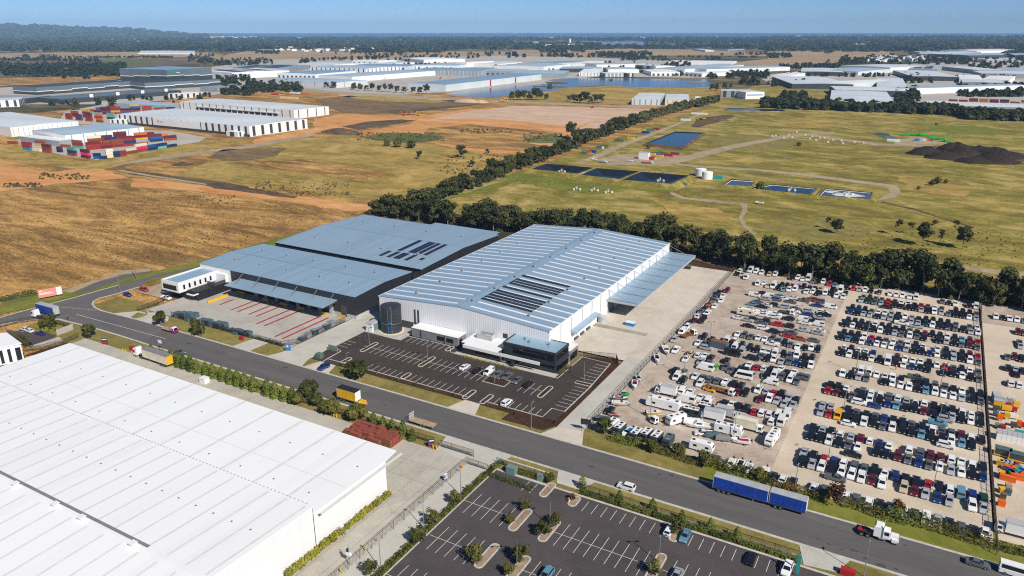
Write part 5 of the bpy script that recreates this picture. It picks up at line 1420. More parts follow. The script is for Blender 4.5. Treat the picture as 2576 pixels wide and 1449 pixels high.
ROWS=[('first',[('F','ku 635,640;ss 770,655;wu 930,690;ku 1110,730;wu 1245,790;wu 1405,820;wt 1580,875;mh 1740,930;wt 1905,960'),('G','eu 670,480;mh 840,515;ss 1010,570;bs 1200,640;ss 1395,665;wu 1755,770;ss 1930,805')],[('F','st 665,505;ku 820,520;rh 990,570;bh 1135,600;wu 1280,650;gu 1465,690;gs 1615,735;ku 1770,770 s;ws 1945,830;bu 2110,860'),('G','ku 695,320;ku 865,360;rh 1055,430;ku 1220,470;wu 1390,510;tv 1575,555;bu 1740,590;fu 1925,640')]),('second',[('F','ku 780,220;ku 915,255;wt 1070,280;ku 1205,325;gs 1370,360;wh 1515,405;ku 1815,480;ks 1965,505;mu 2155,540'),('G','gs 725,50;bu 905,65;gs 1060,95;wh 1235,130;ss 1415,165;ws 1580,220;ku 1740,275;bh 1925,300')],[('C','ku 410,1130;ss 555,1170;kt 690,1190;wu 840,1245;ss 1005,1285;mu 1160,1305;wh 1300,1360;bh 1460,1385;ws 1610,1410'),('F','wu 2330,455'),('D','gu 935,1270;mu 1085,1310;mu 1240,1360;wu 1420,1400'),('G','wt 1575,60;wu 1745,115;ku 1915,150')]),('third',[('C','ss 535,865;rs 665,905;yv 805,890;ku 940,960;ku 1060,1000;wt 1220,1030;ku 1355,1090;gs 1510,1120;wu 1660,1150;ku 1825,1170;ku 1955,1210'),('D','ts 940,1010;ku 1095,1040;ku 1265,1040;wu 1420,1080;th 1590,1140;ku 1745,1150')],[('C','ss 565,760;ss 695,780;ku 960,860;gs 1095,890;ku 1255,920;gs 1385,960;bs 1525,985;ku 1675,1025;ku 1825,1045;gs 1965,1080;ku 2135,1115'),('D','wu 1120,930;gs 1265,950;gs 1425,980;mu 1580,1020;wu 1735,1045;ku 1900,1090')]),('fourth',[('C','rh 645,540;mh 765,570;ks 895,600;gs 1030,630;ku 1175,640;wu 1305,680;ku 1460,710;bs 1580,770;ts 1720,800;ks 1870,825;ku 2010,840;mh 2155,880'),('D','ks 1140,680;ku 1290,660;ss 1430,715;ku 1570,770;wh 1725,800;ku 1885,830')],[('C','ku 685,450;ku 800,480;ws 930,505;gu 1195,560;wu 1330,580;wu 1475,610;gu 1610,650;wu 1750,680;su 1890,690;ws 2030,740;wu 2165,770'),('D','kt 1145,545;ku 1290,570;ku 1435,600;wu 1590,630;wh 1730,685;ks 1870,695')]),('fifth',[('C','wt 880,280;ku 1000,305;ss 1125,330;gu 1250,355;ks 1535,415;wh 1650,430;ws 1775,455;wu 1915,480'),('D','ku 880,265;ts 1020,310;wu 1165,320;ws 1300,345;ws 1450,390;ss 1585,410;ku 1745,445;gs 1885,480')],[('C','wv 1170,235;wv 1285,265;ws 1410,290;ws 1545,325;wt 1670,345;ks 1800,375'),('D','ks 890,180;ku 1020,205;gu 1165,220;gt 1320,235;ks 1445,265;ws 1580,310;ku 1740,340;ku 1865,350')]),('sixth',[('A','ku 1675,1390;wu 1785,1385;ku 1895,1420'),('C','ku 1215,30;wh 1330,45;ku 1455,65;wV 1595,75;ku 1715,110;wh 1840,145;bh 1970,175;kh 2100,205;ku 2215,215;ks 2470,250'),('D','ku 1450,60;wh 1595,65;ku 1725,95;gs 1860,120')],[('A','wh 1705,1320;ku 1810,1340;ws 1930,1355;ws 2045,1385;bs 2165,1400'),('C','mu 1735,40;wh 1860,60;ws 1985,75;ws 2110,110;ku 2240,130;wh 2370,150;rh 2490,185'),('32','gs 1865,800;ku 1945,815;wh 2030,830;gs 2115,850')]),('seventh',[('A','ku 1660,1150;ts 1770,1160;ku 1870,1190;wt 1990,1210;bs 2110,1225;wh 2205,1245;ws 2325,1275;ws 2440,1290'),('32','bs 1305,600;ss 1385,610;ku 1470,640;ku 1540,645;bs 1622,660;wh 1700,665;ku 1785,685;ss 1868,700;ku 1950,705;wu 2032,720;gs 2112,750')],[('A','ku 1700,1095;ku 1800,1100;ku 1905,1130;wt 2015,1120;rs 2125,1170;ks 2240,1185;gs 2350,1205;wh 2470,1225'),
('32',
'gs 1320,555;wt 1400,560;ku 1485,580;ws 1560,590;wh 1705,615;ku 1790,630;ss 1865,650;ku 1950,655;mu 2030,675;rs 2110,695')]),
('eighth',
[('A',
'ku 1715,950;wh 1845,955;ku 1945,980;ku 2040,1005;ku 2145,1030;wu 2275,1045;ku 2390,1075;ss 2500,1090'),
('32',
'gs 1345,450;wu 1425,480;gs 1498,480;ku 1568,500;ku 1715,520;ss 1795,535;ku 1870,550;gs 1945,560;mu 2025,575;gs 2105,580')],
[('A',
'ku 1775,880;ku 1870,905;ku 1970,920;ks 2080,950;wu 2190,950;ku 2290,980;ku 2400,1000;ks 2510,1025'),
('32',
'ku 1355,420;gs 1425,435;ks 1500,445;rh 1578,465;ku 1650,480;ku 1730,480;wu 1800,495;ku 1875,505;ts 1950,515;mu 2030,525;rs 2108,540')]),
('ninth',
[('A',
'bs 1805,745;ku 1895,770;ss 2000,780;ss 2110,805;ks 2225,830;ss 2320,845;su 2430,865;ku 2545,830'),
('32',
'ss 1445,310;ss 1510,325;fu 1582,370;wu 1655,370;ku 1730,380;ku 1805,390;gs 1885,410;ku 1953,415;ss 2040,440;wu 2105,440')],
[('A',
'ku 1835,690;bu 1930,715;ku 2025,720;gs 2150,720;ws 2240,755;wu 2345,775;su 2455,790'),
('32',
'kt 1300,280;wu 1380,285;ss 1440,300;ks 1510,320;ku 1585,330;ku 1658,335;ku 1735,345;ku 1808,355;gs 1890,375;gs 2028,385;ws 2105,405')]),
('tenth',
[('A',
'ss 1975,575;fu 2085,590;gu 2180,610;ss 2290,615;rs 2395,630;ku 2500,655'),
('32',
'ks 1340,180;ku 1410,190;ku 1470,195;ss 1530,215;kt 1600,245;wt 1670,250;ss 1745,245;gs 1815,265;ku 1885,260;ku 1950,275;ws 2025,285;ss 2092,300')],
[('A',
'gs 2015,510;ku 2110,530;gs 2200,555;gs 2300,570;rs 2405,575;gs 2510,600'),
('32',
'ws 1338,145;wu 1410,155;ks 1475,165;rs 1538,185;gs 1608,190;ws 1678,200;gs 1748,215;ku 1890,225;ku 1955,235;ku 2027,245;gs 2090,255')]),
]
for nm,fr,bk in ROWS:
 vf=car_row('front line of %s double row'%nm,fr,'s',YG)
 car_row('back line of %s double row'%nm,bk,'n' if nm in('first','second','third','fourth') else 's',YG,vmin=vf+5.1)
car_row('tree row of concrete yard',[('A','ku 1745,365;rh 1850,380;ss 1940,390;wu 2040,405;ku 2130,425;ks 2260,450;ws 2435,460;wu 2530,475'),('32','wu 1355,65;ws 1425,85;wv 1492,80;gs 1755,140;ks 1820,145;ws 1885,160;ku 2025,175;wv 2095,180')],'s',YG)
for code,z_,x,y,h,lab in(('ks','F',1435,515,'e','black sedan parked crosswise in the second aisle of the concrete yard'),('gt','F',1165,890,'e','grey pickup parked crosswise before the first double row'),('wu','D',1335,1175,'e','white wagon parked crosswise before the second double row'),('tt','D',1210,820,'e','blue flat tray pickup parked crosswise in the third aisle'),('su','D',1330,765,'e','silver four wheel drive parked crosswise behind the blue tray pickup'),('gt','C',2040,340,'e','dark grey tray pickup parked crosswise behind the fifth double row'),('wu','C',1140,738,'e','white four wheel drive parked crosswise beside a dark blue hatchback'),('bh','C',1375,792,'e','dark blue hatchback parked crosswise nose to the right'),('wh','C',965,1072,'e','white hatchback parked crosswise before the third double row'),('ks','A',2380,678,'e','black sedan parked crosswise below the tenth double row'),('wt','32',1345,352,'e','white flat tray pickup parked crosswise by the ninth double row'),('ss','32',1500,385,'e','silver wagon parked crosswise right of the white tray pickup')):
 car(code,at(z_,x,y,.7),h,lab,YG)
car_row('near row of far right yard',[('32','wu 2290,285;ks 2360,300;wt 2425,300;wu 2490,312;gs 2555,325')],'s','vehicles in the far right yard')
car_row('second row of far right yard',[('32','mu 2515,440;gt 2580,450')],'s','vehicles in the far right yard',snap=False)
car_row('third row of far right yard',[('32','gs 2530,545;ss 2540,580;gs 2410,690;mu 2480,690;ku 2550,710')],'s','vehicles in the far right yard',snap=False)
car_row('fourth row of far right yard',[('32','ku 2415,800;ss 2490,810;ks 2500,862;ku 2562,830;wu 2440,955;wu 2525,970')],'n','vehicles in the far right yard',snap=False)
car_row('top tree row of gravel yard',[('A','wV 230,95;wv 315,110;wu 400,135;et 525,155;wv 620,155;ku 880,215;wu 975,210;wh 1050,235;wV 1140,230;gs 1210,265;ks 1295,275;wu 1375,275;ru 1475,310;th 1560,330')],'s',GG,snap=False)
car_row('fence end of gravel yard',[('A','wu 50,115;es 90,158;gs 135,125;wv 155,205;ks 15,150'),('22','mu 2165,22;ku 2075,50;gs 2040,90;bs 2060,70;ws 2125,75;gs 2030,118;ws 2105,122;os 1985,158;ws 2040,180;ks 1940,200;gs 1900,232;wt 1965,250;wh 1865,285;ms 1830,320;ks 1790,345;wu 1762,388;wv 1715,437;ss 1635,515;wt 1650,620;ks 985,1228')],'s',GG,snap=False)
car_row('second row of gravel yard',[('A','wv 340,305;wh 440,295;es 495,340;wV 590,345;ku 660,375;th 745,398;wu 835,400;wv 930,390;wt 1110,430;wu 1210,430;ku 1290,460;wv 1410,450;kV 1515,450;wu 1585,495;wu 1690,515')],'s',GG,snap=False)
car_row('line behind second row of gravel yard',[('A','kh 720,318;kh 800,328;rs 885,338;bs 970,350;ku 1065,352;ks 1160,368;ks 1240,378;et 1330,392;wV 1650,415;ks 1730,455')],'s',GG,snap=False)
car_row('first sideways row of gravel yard',[('A','wv 285,487 e;ms 430,455 e;wv 505,503 w;ss 465,545 e;ts 675,500 w;gu 635,555 e;ws 735,540 e;ws 885,528 w;gs 865,592 e;gt 1070,568 w;ru 1190,555 w;gu 1310,585 w;bs 1270,648 w;wv 1495,672 e')],'e',GG,snap=False)
car_row('second sideways row of gravel yard',[('A','gs 340,592 e;th 240,628 w;ks 410,668 e;ws 475,650 w;ku 565,640 w;su 745,670 w;gs 935,700 e;ws 915,738 e;su 1140,742 e;bs 1120,790 w;wu 1365,760 e;kt 1400,797 e;ss 1330,842 e;gs 175,712 w')],'e',GG,snap=False)
car_row('third sideways row of gravel yard',[('A','wt 405,762 e;wt 405,798 e;wt 610,785 e;wu 600,832 e;ws 35,847 e;ss 180,878 e;ks 250,852 e;ku 440,895 w;gs 405,922 e;ru 630,947 w;ku 815,862 w;wv 1035,868 w;ws 1080,925 w;wv 1290,947 w;ks 1240,890 w')],'e',GG,snap=False)
car_row('fourth sideways row of gravel yard',[('A','ks 190,972 e;wu 420,1012 e;ku 605,1067 e;ku 815,975 w;rs 810,1128 w;gt 860,1082 e;os 1010,1178 e;gs 1225,1202 e;ss 1060,1037 e;ss 1290,1085 e;ws 1310,1050 w')],'e',GG,snap=False)
car_row('long nose out row of gravel yard',[('A','ws 20,1100;gu 125,1120;gs 225,1145;wh 345,1160;ws 450,1180;gu 570,1172;gs 660,1210;ku 760,1240;gs 855,1270;ws 970,1300;ks 1080,1315;wu 1190,1320;ku 1290,1345'),('B','ku 690,100;ws 600,195;gs 700,205;ks 815,140')],'s',GG,snap=False)
car('wt',at('A',575,1258,.8),'w','white timber tray pickup parked crosswise before the long nose out row',GG)
car('su',at('B',730,277,.8),'e','silver wagon parked crosswise beside the rusty container',GG)
car('kV',at('B',1145,362,1.0),'e','long black van parked crosswise below the rusty container',GG)
car_row('row beside the rusty container',[('B','wv 1055,160;mu 1140,205;wu 1172,180;wv 1180,268;sv 1295,332;ku 1290,237;ku 1415,272;ku 1525,302;ws 1630,317;ws 1715,337;wv 1820,362;ku 1945,377;gt 2050,402;wv 2165,387;ku 2280,432;ku 2400,442')],'s',GG,snap=False)
car_row('seventh gravel row',[('B','gs 1610,402;ku 1700,444;wu 1800,452;ss 1920,487;gu 2045,497;bs 2150,510;ku 2270,540;wt 2390,545')],'s',GG,snap=False)
car('ku',at('B',1465,437,.8),'e','black wagon parked crosswise left of the seventh gravel row',GG)
car_row('loose cluster left of the green car',[('B','eu 490,362 n;wu 600,392 n;wt 710,407 n;ku 805,432 n;ws 405,447;ws 245,307;ss 635,492;gs 765,515')],'s',GG,snap=False)
car('lh',at('B',870,575,.7),'n','bright lime green hatchback beside a white ladder rack van',GG)
car('wV',at('B',715,588,1.0),'w','long white van with roof rack beside the lime green hatchback',GG)
car_row('middle gravel cluster',[('B','ku 1055,478 n;gu 1040,582;gs 1120,627;ku 1255,632;ks 1365,612 n;wt 1405,552 n;rs 1525,582 n;wu 1645,597 n;ku 1765,612 n;wt 1910,617 n;ks 2005,662 n;ss 1480,687 n')],'s',GG,snap=False)
car('wB',at('B',1320,712,1.2),'w','white minibus with dark windows parked crosswise in the gravel yard',GG)
car_row('eighth gravel row',[('B','ku 1680,717;wv 1810,702;gu 1925,732;wu 2055,772;gt 2165,802;wt 2120,667 n;gs 2230,712 n;gs 2325,737 n')],'s',GG,snap=False)
car('wv',at('B',1750,812,.9),'w','small white delivery van parked crosswise below the eighth gravel row',GG)
car_row('row above the yellow convertible',[('B','ku 240,632 n;gs 370,652 n;wv 265,732;ku 360,792;ws 555,722;gs 680,737 n;gu 780,772 n;gs 900,792 n;wt 1035,817 n;ku 1170,842 n;ku 1285,872 n;wu 630,837')],'s',GG,snap=False)
car_row('row right of the yellow convertible',[('B','ms 1225,972;ku 1350,987;wu 1555,937;ss 1675,962 n;rs 1795,987 n;kt 1925,997 n;ms 1580,1082;wt 1730,1072;ss 1850,1107;ss 2035,1062;ss 1965,1162;ks 2160,1092 n;ss 2100,1177')],'s',GG,snap=False)
car_row('nearest gravel row by the concrete strip',[('B','ku 1015,1155;wt 1130,1182;ku 1240,1202;ku 1370,1227;rh 1490,1282;wu 1610,1305;wu 1730,1330;wv 1875,1337;wV 2010,1342;wu 1765,1440;wV 1920,1440')],'n',GG,snap=False)
car_row('white van cluster of gravel yard',[('B','wt 640,1067;wv 765,1112;wv 350,962;wt 475,982;wu 240,937;wu 150,900;wu 30,890')],'n',GG,snap=False)
car('wV',at('B',410,1087,1.1),'w','extra long white van parked crosswise by the caravans',GG)
car('wt',at('E',1895,820,.8),'s','white twin cab pickup left of two covered trailers',GG,rz=PI*1.12)
def convertible():
 p=at('B',780,935,.6)
 r=thing('convertible',(p[0],p[1],.02),'bright yellow convertible with open top beside the rusty flatbed truck','car',None,-.12)
 b=MB()
 extrude_profile(b,[(2.0,.28),(2.05,.58),(1.85,.78),(.75,.92),(-1.6,.96),(-2.05,.8),(-2.02,.28)],1.76)
 o=put('body',b.mesh('body',M['car']),r);o.color=CC['y'][1]+(1,)
 b=MB();b.box(-1.2,-.68,.9,.45,.68,.975,bottom=False);put('cockpit',b.mesh('cockpit',M['black']),r)
 b=MB();b.face([(.75,-.7,.95),(.75,.7,.95),(.2,.62,1.34),(.2,-.62,1.34)]);b.face([(.2,-.62,1.34),(.2,.62,1.34),(.75,.7,.95),(.75,-.7,.95)]);put('windscreen',b.mesh('windscreen',M['car_glass']),r)
 for x in(1.25,-1.25):
  for s in(-1,1):
   b=MB();b.wheel(x,s*.78,.31,.31,.24);put('wheel',b.mesh('wheel',M['tyre']),r)
 for s in(-1,1):
  b=MB();b.box(-.45,s*.36-.22,.7,-.25,s*.36+.22,1.2);put('seat',b.mesh('seat',M['wood']),r)
convertible()
# trucks, trailers, caravans, boats: local x forward
def local_part(root,name,b,mats,color=None,smooth=False,kind=None,loc=(0,0,0)):
 o=put(name,b.mesh(name,mats,smooth=smooth),root,loc)
 if color is not None:o.color=tuple(color)+(1,)
 if kind:o['kind']=kind
 return o
def wheels(root,xs,W,r=.5,dual=False,rim=True):
 for x in xs:
  for s in(-1,1):
   b=MB();b.wheel(0,0,0,r,.5 if dual else.3)
   o=local_part(root,'wheel',b,M['tyre'],loc=(x,s*(W/2-.2),r))
   if rim:
    b=MB();b.wheel(0,0,0,r*.55,.54 if dual else.34);put('rim',b.mesh('rim',M['rim']),o)
def trailer(label,p,ang,L,side,roof,rear=None,H=4.25,bed=1.15,axles=3,name='curtain_trailer',cat='trailer',front='white'):
 r=thing(name,(p[0],p[1],.02),label,cat,None,ang)
 W=2.5
 b=MB();b.box(-L/2,-W/2,bed,L/2,W/2,H-.12);local_part(r,'curtain',b,M[side])
 b=MB();b.box(-L/2-.03,-W/2-.03,H-.12,L/2+.03,W/2+.03,H);local_part(r,'roof',b,M[roof])
 b=MB();b.box(-L/2-.07,-W/2,bed-.1,-L/2-.01,W/2,H-.14);local_part(r,'rear_door',b,M[rear or 'white'])
 b=MB();b.box(L/2+.01,-W/2,bed,L/2+.06,W/2,H-.14);local_part(r,'headboard',b,M[front])
 b=MB();b.box(-L/2,-W/2+.02,bed-.25,L/2,W/2-.02,bed-.001);b.box(-L/2,-.5,.7,L/2,.5,bed-.25);local_part(r,'chassis',b,M['dark_grey'])
 for k in range(int(L/1.3)):
  x=-L/2+.65+1.3*k
  for s in(-1,1):
   b=MB();b.box(x,min(s*W/2,s*(W/2+.03)),bed+.1,x+.07,max(s*W/2,s*(W/2+.03)),H-.2);local_part(r,'curtain_strap',b,M[side])
 wheels(r,[-L/2+1.5+1.25*k for k in range(axles)],W,.5,True)
 if L>9:
  b=MB();b.box(L/2-3.4,-.9,0,L/2-3.2,-.7,bed-.25);b.box(L/2-3.4,.7,0,L/2-3.2,.9,bed-.25);local_part(r,'landing_leg',b,M['galv'],kind='stuff')
 return r
def tractor(label,p,ang,cab,bonnet=False,chassis='dark_grey',H=3.6,sleeper=True):
 r=thing('truck_tractor',(p[0],p[1],.02),label,'truck',None,ang)
 W=2.4
 b=MB()
 if bonnet:
  frustum(b,(1.0,2.7,W/2-.1,.9),(1.05,2.45,W/2-.2,2.7))
  frustum(b,(2.65,4.3,.85,.75),(2.6,4.2,.72,2.0))
  b.box(-.9,-W/2+.05,.9,1.0,W/2-.05,3.45)
  frustum(b,(-.85,1.0,W/2-.1,3.45),(-.6,.7,W/2-.3,3.8))
  for s in(-1,1):b.box(2.9,s*1.0-.22,.55,4.0,s*1.0+.22,1.35)
  b.box(.95,-W/2+.12,2.6,2.4,W/2-.12,2.8)
  local_part(r,'cab',b,M[cab])
  b=MB();b.face([(2.62,-.95,1.95),(2.62,.95,1.95),(2.47,.85,2.62),(2.47,-.85,2.62)]);local_part(r,'windscreen',b,M['glass_dark'])
  for s in(-1,1):
   b=MB();b.box(1.35,s*1.08-.04,1.8,2.25,s*1.08+.04,2.5);local_part(r,'side_window',b,M['glass_dark'])
   b=MB();b.cyl(.98,s*1.22,1.0,4.2,.1,.1,8);local_part(r,'exhaust_stack',b,M['galv'])
   b=MB();b.cyl(0,0,0,1.5,.33,.33,10);o=local_part(r,'fuel_tank',b,M['galv'],loc=(.2,s*1.0,.75));o.rotation_euler=(0,PI/2,0)
  b=MB();b.box(4.22,-.62,.8,4.32,.62,1.9);local_part(r,'grille',b,M['galv'])
  b=MB();b.box(4.2,-1.15,.4,4.45,1.15,.75);local_part(r,'bumper',b,M['galv'])
  b=MB();b.box(-4.2,-.45,.75,4.1,.45,1.05);b.box(-3.9,-.9,.95,-1.4,.9,1.1);local_part(r,'chassis',b,M[chassis])
  b=MB();b.box(-3.6,-1.15,1.06,-1.7,-.62,1.18);b.box(-3.6,.62,1.06,-1.7,1.15,1.18);local_part(r,'mudguard',b,M['black'],kind='stuff')
  b=MB();b.cyl(-2.6,0,1.1,1.22,.5,.5,10);local_part(r,'turntable',b,M['dark_grey'])
  wheels(r,(3.45,),W,.52);wheels(r,(-2.0,-3.3),W,.52,True)
 else:
  frustum(b,(.4 if sleeper else 1.0,2.6,W/2,.7),(.45 if sleeper else 1.05,2.35,W/2-.12,H-.5))
  frustum(b,(.5 if sleeper else 1.1,2.3,W/2-.12,H-.5),(.5 if sleeper else 1.1,1.3,W/2-.2,H))
  local_part(r,'cab',b,M[cab])
  b=MB();b.face([(2.56,-1.05,1.6),(2.56,1.05,1.6),(2.44,1.0,2.6),(2.44,-1.0,2.6)]);local_part(r,'windscreen',b,M['glass_dark'])
  for s in(-1,1):
   b=MB();b.box(1.5,s*1.16-.05,1.6,2.3,s*1.16+.05,2.5);local_part(r,'side_window',b,M['glass_dark'])
  b=MB();b.box(2.5,-1.15,.35,2.7,1.15,.8);local_part(r,'bumper',b,M['dark_grey'])
  b=MB();b.box(-3.2,-.45,.75,2.4,.45,1.05);local_part(r,'chassis',b,M[chassis])
  wheels(r,(1.6,),W,.5);wheels(r,(-1.2,-2.4),W,.5,True)
 return r
def rigid(label,p,ang,cab,body,L=5.5,kind='box',bodyH=3.3,cabcol='white',name='box_truck'):
 """small truck: cab in front, box or tray behind"""
 r=thing(name,(p[0],p[1],.02),label,'truck',None,ang)
 x1=L/2
 b=MB();frustum(b,(x1,x1+1.9,1.0,.55),(x1+.05,x1+1.5,.88,2.25));local_part(r,'cab',b,M[cab])
 b=MB();b.face([(x1+1.80,-.85,1.3),(x1+1.80,.85,1.3),(x1+1.57,.8,2.1),(x1+1.57,-.8,2.1)]);local_part(r,'windscreen',b,M['glass_dark'])
 for s in(-1,1):
  b=MB();b.box(x1+.5,s*.94-.05,1.3,x1+1.3,s*.94+.05,2.0);local_part(r,'side_window',b,M['glass_dark'])
 b=MB();b.box(-L/2,-.4,.55,x1+1.5,.4,.85);local_part(r,'chassis',b,M['dark_grey'])
 if kind=='box':
  b=MB();b.box(-L/2,-1.15,.9,x1-.1,1.15,bodyH);local_part(r,'cargo_box',b,M[body])
  b=MB();b.box(-L/2-.05,-1.2,bodyH,x1-.05,1.2,bodyH+.08);local_part(r,'box_roof',b,M['light_grey' if body=='white' else body])
  b=MB();b.box(-L/2-.05,-1.05,1.0,-L/2-.005,1.05,bodyH-.1);local_part(r,'rear_door',b,M[body])
 else:
  b=MB();b.box(-L/2,-1.2,.9,x1-.1,1.2,1.05);local_part(r,'tray',b,M[body])
  b=MB();b.box(x1-.2,-1.15,1.05,x1-.1,1.15,2.2);local_part(r,'headboard',b,M[body if kind=='tray' else 'galv'])
 wheels(r,(x1+.9,-L/2+1.3),2.2,.42)
 return r
def caravan(label,p,ang,L=6.0,H=2.9,wall='white',roof='white',name='caravan',hatches=3,z=.02):
 r=thing(name,(p[0],p[1],z),label,'caravan',None,ang)
 W=2.3
 b=MB();extrude_profile(b,[(L/2-.25,.55),(L/2,1.1),(L/2-.1,1.9),(L/2-.55,H-.1),(L/2-.9,H),(-L/2+.2,H),(-L/2,H-.3),(-L/2,.55)],W,.06);local_part(r,'body',b,M[wall])
 b=MB();b.box(-L/2+.2,-W/2+.06,H+.005,L/2-.9,W/2-.06,H+.04);local_part(r,'roof',b,M[roof])
 for k in range(hatches):
  x=-L/2+1+(L-2.4)*k/max(1,hatches-1)
  b=MB();b.box(x-.4,-.45+.25*(k%2),H+.045,x+.4,.35+.25*(k%2),H+.16);local_part(r,'roof_hatch',b,M['black' if k%2==0 else 'mid_grey'])
 for s in(-1,1):
  for x in(-L/4,L/4):
   b=MB();b.box(x-.5,min(s*W/2,s*(W/2+.02)),1.5,x+.5,max(s*W/2,s*(W/2+.02)),2.15);local_part(r,'window',b,M['glass_dark'])
 b=MB();b.box(L/2-.42,-.8,1.9,L/2-.1,.8,2.3);local_part(r,'front_window',b,M['glass_dark'])
 b=MB();b.tube((L/2-.2,-.7,.5),(L/2+1.3,0,.5),.06);b.tube((L/2-.2,.7,.5),(L/2+1.3,0,.5),.06);local_part(r,'drawbar',b,M['dark_grey'])
 wheels(r,(-.1,-.95),W,.36)
 return r
def boat(label,p,ang,L=5.5,W=2.1,hull='white',deck='cream',cabin=False,z=.02):
 r=thing('boat',(p[0],p[1],z),label,'boat',None,ang)
 b=MB()
 st=[(-L/2,.90,.50),(-L*.15,1.0,.46),(L*.15,.95,.50),(L*.36,.6,.62),(L/2,.05,.95)]
 rings=[[(x,-W/2*k,1.25+.12*i*.6),(x,-W/2*k*.75,zk+.1),(x,0,zk),(x,W/2*k*.75,zk+.1),(x,W/2*k,1.25+.12*i*.6)] for i,(x,k,zk) in enumerate(st)]
 for a,c in zip(rings,rings[1:]):
  for i in range(4):b.face([a[i],c[i],c[i+1],a[i+1]])
 b.face(rings[0][::-1])
 local_part(r,'hull',b,M[hull])
 b=MB()
 for a,c in zip(rings,rings[1:]):b.face([(a[0][0],a[0][1]*.99,a[0][2]-.03),(c[0][0],c[0][1]*.99,c[0][2]-.03),(c[4][0],c[4][1]*.99,c[4][2]-.03),(a[4][0],a[4][1]*.99,a[4][2]-.03)])
 local_part(r,'deck',b,M['white'])
 b=MB();b.box(-L*.38,-W*.3,1.22,L*.08,W*.3,1.36,bottom=False);local_part(r,'cockpit',b,M[deck])
 b=MB();b.face([(L*.16,-W*.36,1.36),(L*.16,W*.36,1.36),(L*.08,W*.32,1.8),(L*.08,-W*.32,1.8)]);b.face([(L*.08,-W*.32,1.8),(L*.08,W*.32,1.8),(L*.16,W*.36,1.36),(L*.16,-W*.36,1.36)]);local_part(r,'windscreen',b,M['glass_dark'])
 if cabin:
  b=MB();frustum(b,(-L*.12,L*.25,W*.38,1.3),(-L*.08,L*.12,W*.32,2.35));local_part(r,'cabin',b,M['white'])
  b=MB();b.box(-L*.05,-W*.385,1.7,L*.13,W*.385,2.1);local_part(r,'cabin_window',b,M['glass_dark'])
 b=MB();b.box(-L/2-.35,-.2,.8,-L/2-.02,.2,1.75);local_part(r,'outboard_motor',b,M['black'])
 b=MB();b.tube((-L*.4,-.7,.4),(L*.5+1,0,.45),.06);b.tube((-L*.4,.7,.4),(L*.5+1,0,.45),.06);b.tube((-L*.4,-.7,.4),(-L*.4,.7,.4),.06);local_part(r,'boat_trailer',b,M['galv'])
 wheels(r,(-L*.18,),2.0,.3)
 return r
def box_trailer(label,p,ang,L=3.0,body='mid_grey',H=1.4,z=.02,cover=None):
 r=thing('box_trailer',(p[0],p[1],z),label,'trailer',None,ang)
 b=MB();b.box(-L/2,-.9,.5,L/2,.9,H);local_part(r,'tub',b,M[body])
 b=MB();frustum(b,(-L/2-.02,L/2+.02,.92,H+.001),(-L/2+.2,L/2-.2,.7,H+.2));local_part(r,'cover',b,M[cover or body])
 b=MB();b.tube((L/2,-.6,.5),(L/2+1.1,0,.5),.05);b.tube((L/2,.6,.5),(L/2+1.1,0,.5),.05);local_part(r,'drawbar',b,M['dark_grey'])
 wheels(r,(0,),2.0,.32)
 return r
def mid(zone,a,c,z=0.0):
 p,q=at(zone,*a,z),at(zone,*c,z)
 return((p[0]+q[0])/2,(p[1]+q[1])/2)
M['roof_grey']=paint('roof_grey',(0.42,0.43,0.44),0.6,var=.1)
trailer('long blue curtain trailer, first half of the road train at the kerb',(-29.0,166.6),0,13.2,'truck_blue','roof_grey')
trailer('short blue curtain trailer, second half of the road train at the kerb',(-17.7,166.7),0,8.4,'truck_blue','roof_grey',axles=2)
p=mid('33',(960,1050),(1230,1125));tractor('white bonneted prime mover with sleeper and red chassis parked on the street',(p[0],p[1]+1.1),0.0,'white',True,'red')
p=mid('02',(1400,720),(1700,800));trailer('cream curtain trailer with yellow rear doors in the white shed yard',(p[0]+.8,p[1]+1.2),PI-.02,13.4,'cream','mid_grey','yellow')
p=at('02',1385,700);tractor('white cab of the cream curtain trailer semi',(p[0]+.2,p[1]+1.2),PI-.02,'white')
p=mid('02',(375,285),(550,262));trailer('blue curtain trailer behind the white cab turning left at the junction',(p[0],p[1]+1.0),PI+.04,11.5,'truck_blue','roof_grey','light_grey')
p=at('02',345,300);tractor('white cab pulling a blue trailer at the left junction',(p[0]+1.2,p[1]+1.0),PI+.04,'white',H=3.3)
p=mid('12',(810,1140),(1010,1165));trailer('short yellow curtain trailer with black roof parked on the street verge',(p[0],157.2),0,7.4,'yellow','black','white',H=4.3,axles=2)
p=at('12',1080,1170)
r_=thing('trailer_dolly',(p[0]+.2,157.0,.02),'yellow trailer dolly with round mudguards right of the yellow trailer','trailer')
b=MB();b.box(-1.6,-.6,.7,1.6,.6,.95);local_part(r_,'frame',b,M['yellow'])
for x in(-1.0,.1):
 for s in(-1,1):
  b=MB();b.wheel(0,0,0,.62,.5);o=local_part(r_,'mudguard',b,M['yellow'],loc=(x,s*.95,.78))
wheels(r_,(-1.0,.1),2.4,.48)
p=mid('12',(1575,1360),(1780,1405))
r_=thing('flat_trailer',(p[0],156.3,.02),'flat timber decked trailer with white front rack on the street','trailer')
b=MB();b.box(-4.2,-1.2,.8,4.2,1.2,1.05,top=0);local_part(r_,'deck',b,M['wood'])
b=MB()
for k in range(7):b.tube((-4.15,-1.1+.366*k,1.05),(-4.15,-1.1+.366*k,3.0),.045,4)
b.tube((-4.15,-1.15,2.95),(-4.15,1.15,2.95),.06,4);b.tube((-4.15,-1.15,2.0),(-4.15,1.15,2.0),.05,4)
local_part(r_,'front_rack',b,M['white'])
